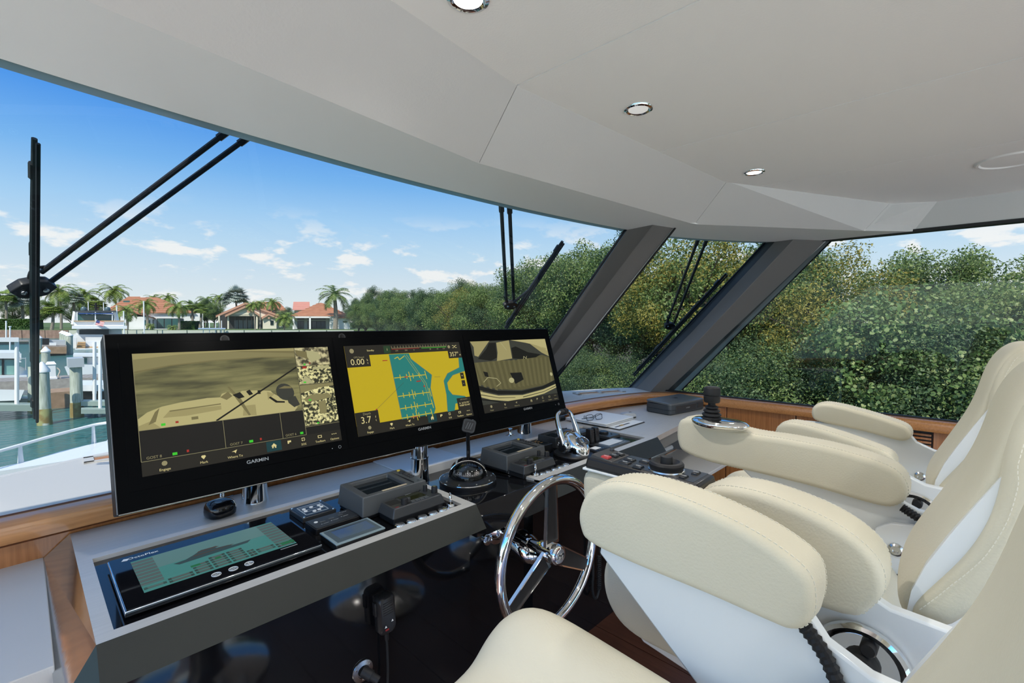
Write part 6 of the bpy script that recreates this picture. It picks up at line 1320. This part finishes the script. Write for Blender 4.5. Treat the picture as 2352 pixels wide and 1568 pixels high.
for x, y, r_ in ((571, 714.5, 3.6), (617.5, 730, 2.4)):
    c = hp(x, y, 102.6 if x < 600 else 101.7); MB().lathe([(r_ * .094, 0), (r_ * .094, .12), (0, .13)], c, -HN[0], n=20).build('round_vent', 'trim_terracotta', h)
face(737)
h = thing('house', gpt(737, 100, GZ), 'white house with orange hipped tile roof and dark sliding doors', 'house')
hbox('wall', 'stucco_white', h, 103, 114, 684, 803, 726, 757); hip(h, 100.6, 667, 806, 725.5, 733, 738, 695.5, 16, 8)
for x in (674, 712): hbox('column', 'stucco_white', h, 100.4, 100.9, x - 2, x + 2, 727, 756)
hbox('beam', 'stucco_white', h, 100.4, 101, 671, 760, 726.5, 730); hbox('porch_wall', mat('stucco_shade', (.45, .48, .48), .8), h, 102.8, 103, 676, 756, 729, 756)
opening(h, 102.8, 683, 698, 737, 755, 2); opening(h, 102.8, 706, 748, 737, 755, 4); opening(h, 102.8, 683, 699, 731, 734, 2); opening(h, 102.8, 706, 748, 731, 734, 4); opening(h, 103, 763, 770, 737, 755, 1); opening(h, 103, 774, 778, 737, 755, 1)
hbox('wall', 'stucco_white', h, 99, 103, 779, 804, 730, 757); hip(h, 98.6, 776, 808, 730, 790, 794, 723.5, 4, 3); opening(h, 99, 788, 797, 737, 740, 1)
hbox('wall', 'stucco_white', h, 101, 103, 757, 779, 726, 757)
face(690)
h = thing('house', gpt(690, 140, GZ), 'distant house with steep pink tiled roof behind', 'house')
hbox('wall', 'stucco_white', h, 140, 148, 676, 710, 710, 756); a, b = hp(672, 712, 139), hp(712, 712, 139); tiles(h, a, b, hp(711, 693, 143), hp(674, 693, 143), 5, 'tile_pink')
face(605)
h = thing('house', gpt(605, 128, GZ), 'distant house with long orange roof behind the cream gable', 'house')
hbox('wall', 'stucco_cream', h, 128, 136, 578, 660, 716, 756); hip(h, 127, 572, 664, 718, 586, 640, 693, 12, 6)
hbox('chimney', 'stucco_white', h, 127, 128, 612, 616, 697, 712)
# boat lift poles and jetty posts by the far bank
face(480)
lf = thing('boat_lift', gpt(480, 86, -1), 'pale blue boat lift cradle with white guide poles by the far bank', 'boat lift')
for x in (467, 481, 495, 509): hbox('guide_pole', 'white_paint', lf, 86, 86.2, x - .8, x + .8, 736, 780)
hbox('cradle', mat('lift_blue', (.35, .45, .58), .5), lf, 85.6, 86, 455, 518, 753, 756)
for x, y0, lab in ((330, 693, 'tall white flagpole in front of the white house'), (268, 703, 'white pole beside the motor yacht bridge'), (284, 716, 'shorter white pole beside the motor yacht')):
    p = gpt(x, 84, WZ); t = thing('mooring_pole', p, lab, 'pole', 'white poles on the far shore'); MB().tube([tuple(p - Vector((0, 0, .4))), tuple(dep(x, y0, 84))], .10, 8).build('shaft', 'white_paint', t, smooth=True); MB().lathe([(.14, 0), (.14, .1), (0, .14)], dep(x, y0, 84), n=10).build('cap', 'white_paint', t)

# ================================================================== DOCKS, PILINGS AND BOATS TO PORT
mat('piling_wood', (.30, .34, .26), .9, noise=((.50, .54, .46), 3, .35, .65), scale=(9, 9, .7)); mat('weed', (.22, .16, .05), .9, noise=((.30, .30, .12), 5, .4, .6)); mat('dock_wood', (.33, .31, .28), .9, noise=((.24, .22, .20), 6, .3, .7)); mat('dock_brown', (.38, .25, .16), .9, noise=((.26, .17, .10), 5, .3, .7)); mat('boat_white', (.80, .82, .82), .25); mat('aqua_pane', (.22, .42, .38), .08); mat('bottom_paint', (.30, .38, .33), .6); mat('alloy', (.62, .64, .64), .35, metal=.4)
def water_t(y): return (CAM.z - WZ) / ((y - 736.4) / FPX) * 1.0
def piling(px, pyt, pyb, r, lab, cap='cone', lean=0, weed=True):
    b = onz(px, pyb, WZ); tdepth = (b - CAM).dot(FW); tp = dep(px + lean, pyt, tdepth)
    t = thing('piling', b, lab, 'piling', 'timber pilings by the dock'); d = tp - b
    MB().tube([b - d * .3, b + d * .02, b + d * .35, tp], [r * 1.1, r * 1.08, r, r * .97], 14).build('post', 'piling_wood', t, smooth=True)
    if weed: MB().tube([b - Vector((0, 0, .1)), b + d * .25, b + d * .30], [r * 1.12, r * 1.07, r * 1.0], 14).build('weed_band', 'weed', t, smooth=True)
    if cap == 'cone': MB().lathe([(r * 1.12, -.06), (r * 1.12, .02), (r * .2, .26), (0, .27)], tp, n=16).build('cap', 'white_paint', t, smooth=True)
    elif cap == 'slab': MB().prism([tp + Vector((x, y, 0)) for x, y in ((-r * 1.2, -r * 1.6), (r * 1.2, -r * 1.6), (r * 1.2, r * 3), (-r * 1.2, r * 3))], (0, 0, .3)).build('cap', 'alloy', t)
    return t
piling(103, 850, 975, .165, 'mossy green piling with pointed white cap in front of the near dock', lean=-6)
piling(177, 842, 957, .165, 'weathered green piling with grey metal cap', 'slab', lean=-3)
piling(73, 842, 950, .10, 'thin piling half hidden behind the upright wiper', None)
piling(105, 806, 868, .19, 'grey green piling with white cone cap behind the dock pedestal')
piling(90, 776, 812, .22, 'far piling with white cone cap beside the floating dock')
for k in range(4): piling(143 + k * 5.5, 764 + k * 2, 800 + k * 4, .26, 'green piling with white cap in the row beside the yacht stern', weed=False)
# near dock of planks
ND = 21.5
dkz = -1.05
face(100)
dk2 = thing('near_dock', gpt(100, ND, dkz), 'grey plank dock crossing behind the nearest pilings', 'dock')
a = onz(-160, 884, dkz); b = onz(300, 863, dkz); e = (b - a).normalized(); nrm2 = Vector((-e.y, e.x, 0)); L0 = (b - a).length; n_ = int(L0 / .22)
for k in range(n_):
    p0 = a + e * (L0 * k / n_); p1 = a + e * (L0 * (k + .93) / n_); MB().prism([p0, p1, p1 + nrm2 * 1.9, p0 + nrm2 * 1.9], (0, 0, -.05)).build('plank', 'dock_wood', dk2)
for k in range(7):
    c_ = a + e * (L0 * (k + .5) / 7) + nrm2 * .95; MB().tube([(c_.x, c_.y, WZ - .5), (c_.x, c_.y, dkz - .05)], .13, 10).build('support_pile', 'piling_wood', dk2, smooth=True)
MB().prism([a - nrm2 * .02, b - nrm2 * .02, b + nrm2 * .1, a + nrm2 * .1], (0, 0, -.42)).build('fascia_beam', 'dock_wood', dk2)
p = onz(132, 916, dkz - .3); MB().prism([p + Vector((-.45, 0, -.5)), p + Vector((.5, 0, -.5)), p + Vector((.5, 1.4, -.5)), p + Vector((-.45, 1.4, -.5))], (0, 0, .75)).build('dock_end', 'dock_brown', dk2)
pd_ = onz(112, 872, dkz) + nrm2 * .35; t = thing('dock_pedestal', pd_, 'white power pedestal with coiled hose on the near dock', 'pedestal')
MB().loft([[pd_ + Vector((x * s_, y * s_, h_)) for x, y in ((-.16, -.16), (.16, -.16), (.16, .16), (-.16, .16))] for h_, s_ in ((0, 1.15), (.08, 1.15), (.1, .9), (.62, .9), (.66, 1.1), (.78, .7))]).build('body', 'white_paint', t)
MB().tube(cat_curve([tuple(pd_ + Vector((.18, -.1, .5))), tuple(pd_ + Vector((.28, -.12, .35))), tuple(pd_ + Vector((.22, -.12, .12))), tuple(pd_ + Vector((.3, -.1, .02)))], 5), .025, 8).build('hose', mat('hose_tan', (.6, .5, .4), .6), t, smooth=True)
def hull(par, c, dirv, L_, bm, zt, zb, m='boat_white', n=14):
    d = Vector((dirv[0], dirv[1], 0)).normalized(); s_ = Vector((-d.y, d.x, 0)); loops = []
    for k in range(n + 1):
        t_ = k / n; w_ = bm / 2 * (1 if t_ < .5 else (1 - ((t_ - .5) / .5) ** 2.2)); w_ = max(w_, .02); sh = .35 * max(0, t_ - .4) ** 1.5
        o = c + d * (L_ * (t_ - .5)); loops.append([o + s_ * w_ + Vector((0, 0, zt + sh)), o + s_ * w_ * .96 + Vector((0, 0, lerp(zb, zt, .55))), o + s_ * w_ * .55 + Vector((0, 0, zb)), o - s_ * w_ * .55 + Vector((0, 0, zb)), o - s_ * w_ * .96 + Vector((0, 0, lerp(zb, zt, .55))), o - s_ * w_ + Vector((0, 0, zt + sh))])
    return MB().loft(loops).build('hull', m, par, smooth=True, ang=40)
# cruiser on a lift at the left edge
face(10)
c = gpt(0, 25, 0); t = thing('cabin_cruiser', (c.x, c.y, WZ), 'white cabin cruiser with tall aqua tinted side windows at the dock', 'boat')
bd = 23.6
hbox('cabin', 'boat_white', t, bd + .3, bd + 3, -60, 36, 821, 868); hbox('hard_top', 'boat_white', t, bd, bd + 3.4, -70, 46, 810, 823); hbox('hull_side', 'boat_white', t, bd - .1, bd + 3.4, -80, 62, 862, 892)
for x0, x1 in ((-14, 4), (10, 33)): hbox('window', 'aqua_pane', t, bd + .15, bd + .4, x0, x1, 826, 860)
for x in (6.5, -16, 34.5): hbox('window_post', 'plastic_black', t, bd + .1, bd + .45, x - 1.2, x + 1.2, 822, 866)
MB().loft([[hp(36, 838, bd), hp(62, 846, bd + .3), hp(66, 870, bd + .3), hp(36, 870, bd)], [hp(36, 838, bd + 2.6), hp(60, 846, bd + 2.4), hp(62, 870, bd + 2.4), hp(36, 870, bd + 2.6)]]).build('bow', 'boat_white', t)
hbox('rail_post', 'alloy', t, bd - .1, bd + .4, 58.5, 60, 822, 850)
hbox('rail', 'alloy', t, bd - .1, bd, 40, 60, 822, 823.5); hbox('outboard', 'boat_white', t, bd, bd + .5, 40, 49, 812, 832)
face(30)
lf = thing('near_boat_lift', gpt(30, 15.5, WZ), 'white boat lift with upright posts and low green beams at the left dock', 'boat lift')
ld_ = 15.6
MB().tube([hp(38.5, 776, ld_), hp(38.5, 932, ld_)], .055, 8).build('post', 'white_paint', lf)
hbox('top_beam', 'white_paint', lf, ld_ - .1, ld_ + .1, -60, 43, 775, 785); hbox('lift_beam', 'bottom_paint', lf, ld_ - .2, ld_ + .5, -60, 73, 930, 944); hbox('lift_beam', 'bottom_paint', lf, ld_ + 1.5, ld_ + 2.2, -60, 70, 915, 924)
t = thing('lifted_boat', gpt(0, 17, WZ), 'white flared boat stern raised on the lift beams in front of the dock', 'boat')
MB().loft([[hp(-60, 893, 15.9), hp(56, 895, 15.9), hp(46, 919, 15.9), hp(-60, 923, 15.9)], [hp(-60, 893, 17.8), hp(56, 895, 17.8), hp(46, 915, 17.8), hp(-60, 917, 17.8)]]).build('hull', 'boat_white', t)
hbox('keel', 'bottom_paint', t, 16.0, 17.7, -60, 40, 914, 931)
for x, y0, y1, d_, lab in ((14, 738, 781, 80, 'white pole of the far lift above the hedge foot'), (23, 751, 812, 48, 'thin white pole rising from the water beyond the cruiser')):
    p = gpt(x, d_, WZ); t = thing('mooring_pole', p, lab, 'pole', 'white poles on the far shore'); MB().tube([tuple(dep(x, y1, d_)), tuple(dep(x, y0, d_))], .10 if d_ > 60 else .06, 8).build('shaft', 'white_paint', t, smooth=True); MB().lathe([(.12, 0), (.12, .08), (0, .11)], dep(x, y0, d_), n=10).build('cap', 'white_paint', t)
face(0); t = thing('far_walkway', gpt(0, 66, WZ), 'low grey walkway over the water beyond the cruiser', 'dock'); hbox('deck', 'dock_wood', t, 64, 67, -60, 66, 782, 785); hbox('float', 'dock_wood', t, 64.2, 66.8, -60, 66, 785, 793)
face(225)
# motor yacht with flybridge, seen stern on
face(225); Y_ = 56; t = thing('motor_yacht', gpt(225, Y_, WZ), 'white motor yacht with flybridge, radar domes and stern flag', 'boat')
hbox('hull', 'boat_white', t, Y_ + 1, Y_ + 15, 168, 284, 768, 802); hbox('swim_platform', 'boat_white', t, Y_ - 1.6, Y_ + 1, 172, 270, 800, 806)
hbox('saloon', 'boat_white', t, Y_ + 2, Y_ + 13, 176, 280, 748, 772); hbox('saloon_glass', 'dark_pane', t, Y_ + 1.7, Y_ + 2, 182, 250, 757, 772); hbox('cockpit_floor', mat('teak_deck', (.5, .33, .16), .7), t, Y_ - .4, Y_ + 2, 178, 268, 796, 799)
for k in range(4): hbox('stair', mat('teak_deck'), t, Y_ - .6 - k * .25, Y_ + 1.02, 178 - k, 196, 786 + k * 4, 788.5 + k * 4)
hbox('boat_deck', 'boat_white', t, Y_ + .2, Y_ + 13, 165, 292, 748, 755); hbox('bulwark', 'boat_white', t, Y_ + 1.2, Y_ + 1.5, 170, 284, 737, 748); hbox('cap_rail', mat('teak_deck'), t, Y_ + 1.0, Y_ + 1.7, 169, 285, 736, 738)
hbox('bridge_glass', 'teal_pane', t, Y_ + 9, Y_ + 9.3, 178, 262, 722, 746); hbox('hard_top', 'plastic_grey', t, Y_ + 3, Y_ + 11, 172, 267, 713, 716.5); hbox('awning', mat('awning_blue', (.03, .08, .25), .7), t, Y_ + 2.9, Y_ + 3, 180, 260, 718.5, 721)
for x in (177, 219, 258): hbox('top_post', 'boat_white', t, Y_ + 3, Y_ + 3.3, x - 1.2, x + 1.2, 716, 749)
for x0, x1 in ((170, 173), (268, 264)): MB().tube([hp(x0 - 2 if x0 < 200 else x0 + 3, 745, Y_ + 4), hp(x1, 715, Y_ + 4)], .22, 8).build('top_strut', 'boat_white', t)
for x in (192.5, 247): MB().lathe([(.28, 0), (.32, .15), (.32, .34), (.22, .52), (0, .58)], hp(x, 714.4, Y_ + 6), n=20).build('radar_dome', mat('dome_slate', (.08, .13, .15), .35), t, smooth=True)
MB().tube([hp(220, 714.6, Y_ + 6), hp(220, 696, Y_ + 6)], .12, 8).build('mast', 'plastic_black', t); hbox('radar_bar', 'plastic_black', t, Y_ + 6, Y_ + 6.3, 208, 232, 700, 701.5); hbox('mast_spreader', 'plastic_black', t, Y_ + 6, Y_ + 6.2, 213, 229, 705, 706.5)
for x in (203, 238): MB().tube([hp(x, 714.6, Y_ + 6), hp(x - .4, 694, Y_ + 6)], .05, 6).build('aerial', 'white_paint', t)
hbox('transom_door', 'boat_white', t, Y_ - .2, Y_ + 1.02, 197, 236, 783, 800); hbox('side_locker', 'boat_white', t, Y_ - .2, Y_ + 1.02, 165, 176, 775, 798); hbox('seat_back', mat('seat_pale', (.65, .65, .62), .7), t, Y_ + .3, Y_ + 1.02, 196, 236, 774, 784)
fl_ = thing('ensign', hp(226, 744, Y_ + .15), 'small striped flag flying from the yacht stern', 'flag'); FO = hp(219, 745, Y_ + .15)
fx = Vector((RT.x, RT.y, -.25)).normalized() * .95; fy_ = Vector((RT.x * .35, RT.y * .35, 1)).normalized() * .55
for k in range(7):
    p0 = FO + fy_ * (k / 7); p1 = FO + fy_ * ((k + 1) / 7); MB().prism([p0, p0 + fx, p1 + fx, p1], HN[0] * .02).build('stripe', mat('flag_red', (.5, .04, .05), .7) if k % 2 == 0 else 'white_paint', fl_)
MB().prism([FO + fy_ * .45 - HN[0] * .02, FO + fy_ * .45 + fx * .42 - HN[0] * .02, FO + fy_ + fx * .42 - HN[0] * .02, FO + fy_ - HN[0] * .02], HN[0] * .015).build('canton', mat('flag_blue', (.03, .05, .18), .7), fl_)
MB().tube([FO - fy_ * .8 - fx * .25, FO + fy_ * 1.15], .03, 6).build('staff', 'white_paint', fl_)
# centre console boat behind the dock
face(205)
t = thing('centre_console_boat', gpt(205, 29, WZ), 'white open boat with windscreen and hard top rods behind the dock', 'boat'); cdp = 28
MB().loft([[hp(148, 842, cdp), hp(165, 836, cdp), hp(260, 838, cdp), hp(260, 866, cdp), hp(158, 866, cdp)], [hp(150, 842, cdp + 2.2), hp(165, 836, cdp + 2.4), hp(260, 838, cdp + 2.4), hp(260, 864, cdp + 2.4), hp(160, 864, cdp + 2.2)]]).build('hull', 'boat_white', t)
hbox('deck_house', 'boat_white', t, cdp + .6, cdp + 1.8, 178, 240, 820, 838); hbox('windscreen', 'teal_pane', t, cdp + .4, cdp + .6, 182, 200, 822, 836); hbox('top', 'boat_white', t, cdp + .2, cdp + 2.2, 168, 240, 814, 819)
face(222)
t = thing('moored_skiff', gpt(222, 19, WZ), 'small white skiff lying low below the dock planks', 'boat'); hbox('hull', 'boat_white', t, 18.5, 20.5, 186, 262, 884, 898); hbox('outboard', 'boat_white', t, 18.25, 18.55, 212, 222, 882, 904); hbox('keel', 'plastic_black', t, 18.6, 20.4, 188, 262, 897, 930)
face(215)
t = thing('lift_beams', gpt(215, 16.8, WZ), 'pair of pale green lift beams low over the water', 'boat lift'); hbox('beam', 'bottom_paint', t, 16.1, 16.7, 186, 262, 922, 932); hbox('beam', 'bottom_paint', t, 15.7, 16.2, 186, 262, 940, 950)
for x, y0, d_ in ((217, 785, 16.4), (230, 790, 15.95)): MB().tube([hp(x, y0, d_), hp(x, 962, d_)], .05, 8).build('guide_pole', 'white_paint', t)
face(122)
t = thing('floating_dock', gpt(122, 46, WZ), 'stubby brown dock end with white box and dark engine cover', 'dock'); hbox('deck', 'dock_wood', t, 44, 46.3, 96, 153, 793, 797); hbox('fender_beam', 'dock_brown', t, 43.8, 44.2, 96, 153, 796.5, 812); hbox('float', 'plastic_black', t, 44.0, 46.2, 98, 151, 797, 820); hbox('engine_cover', 'plastic_black', t, 45.0, 46.2, 97, 113, 777, 793.5); hbox('dock_box', 'white_paint', t, 44.05, 44.6, 113, 129, 787, 793.5); hbox('lift_frame', 'alloy', t, 45.3, 46.2, 114, 150, 781, 793.5)
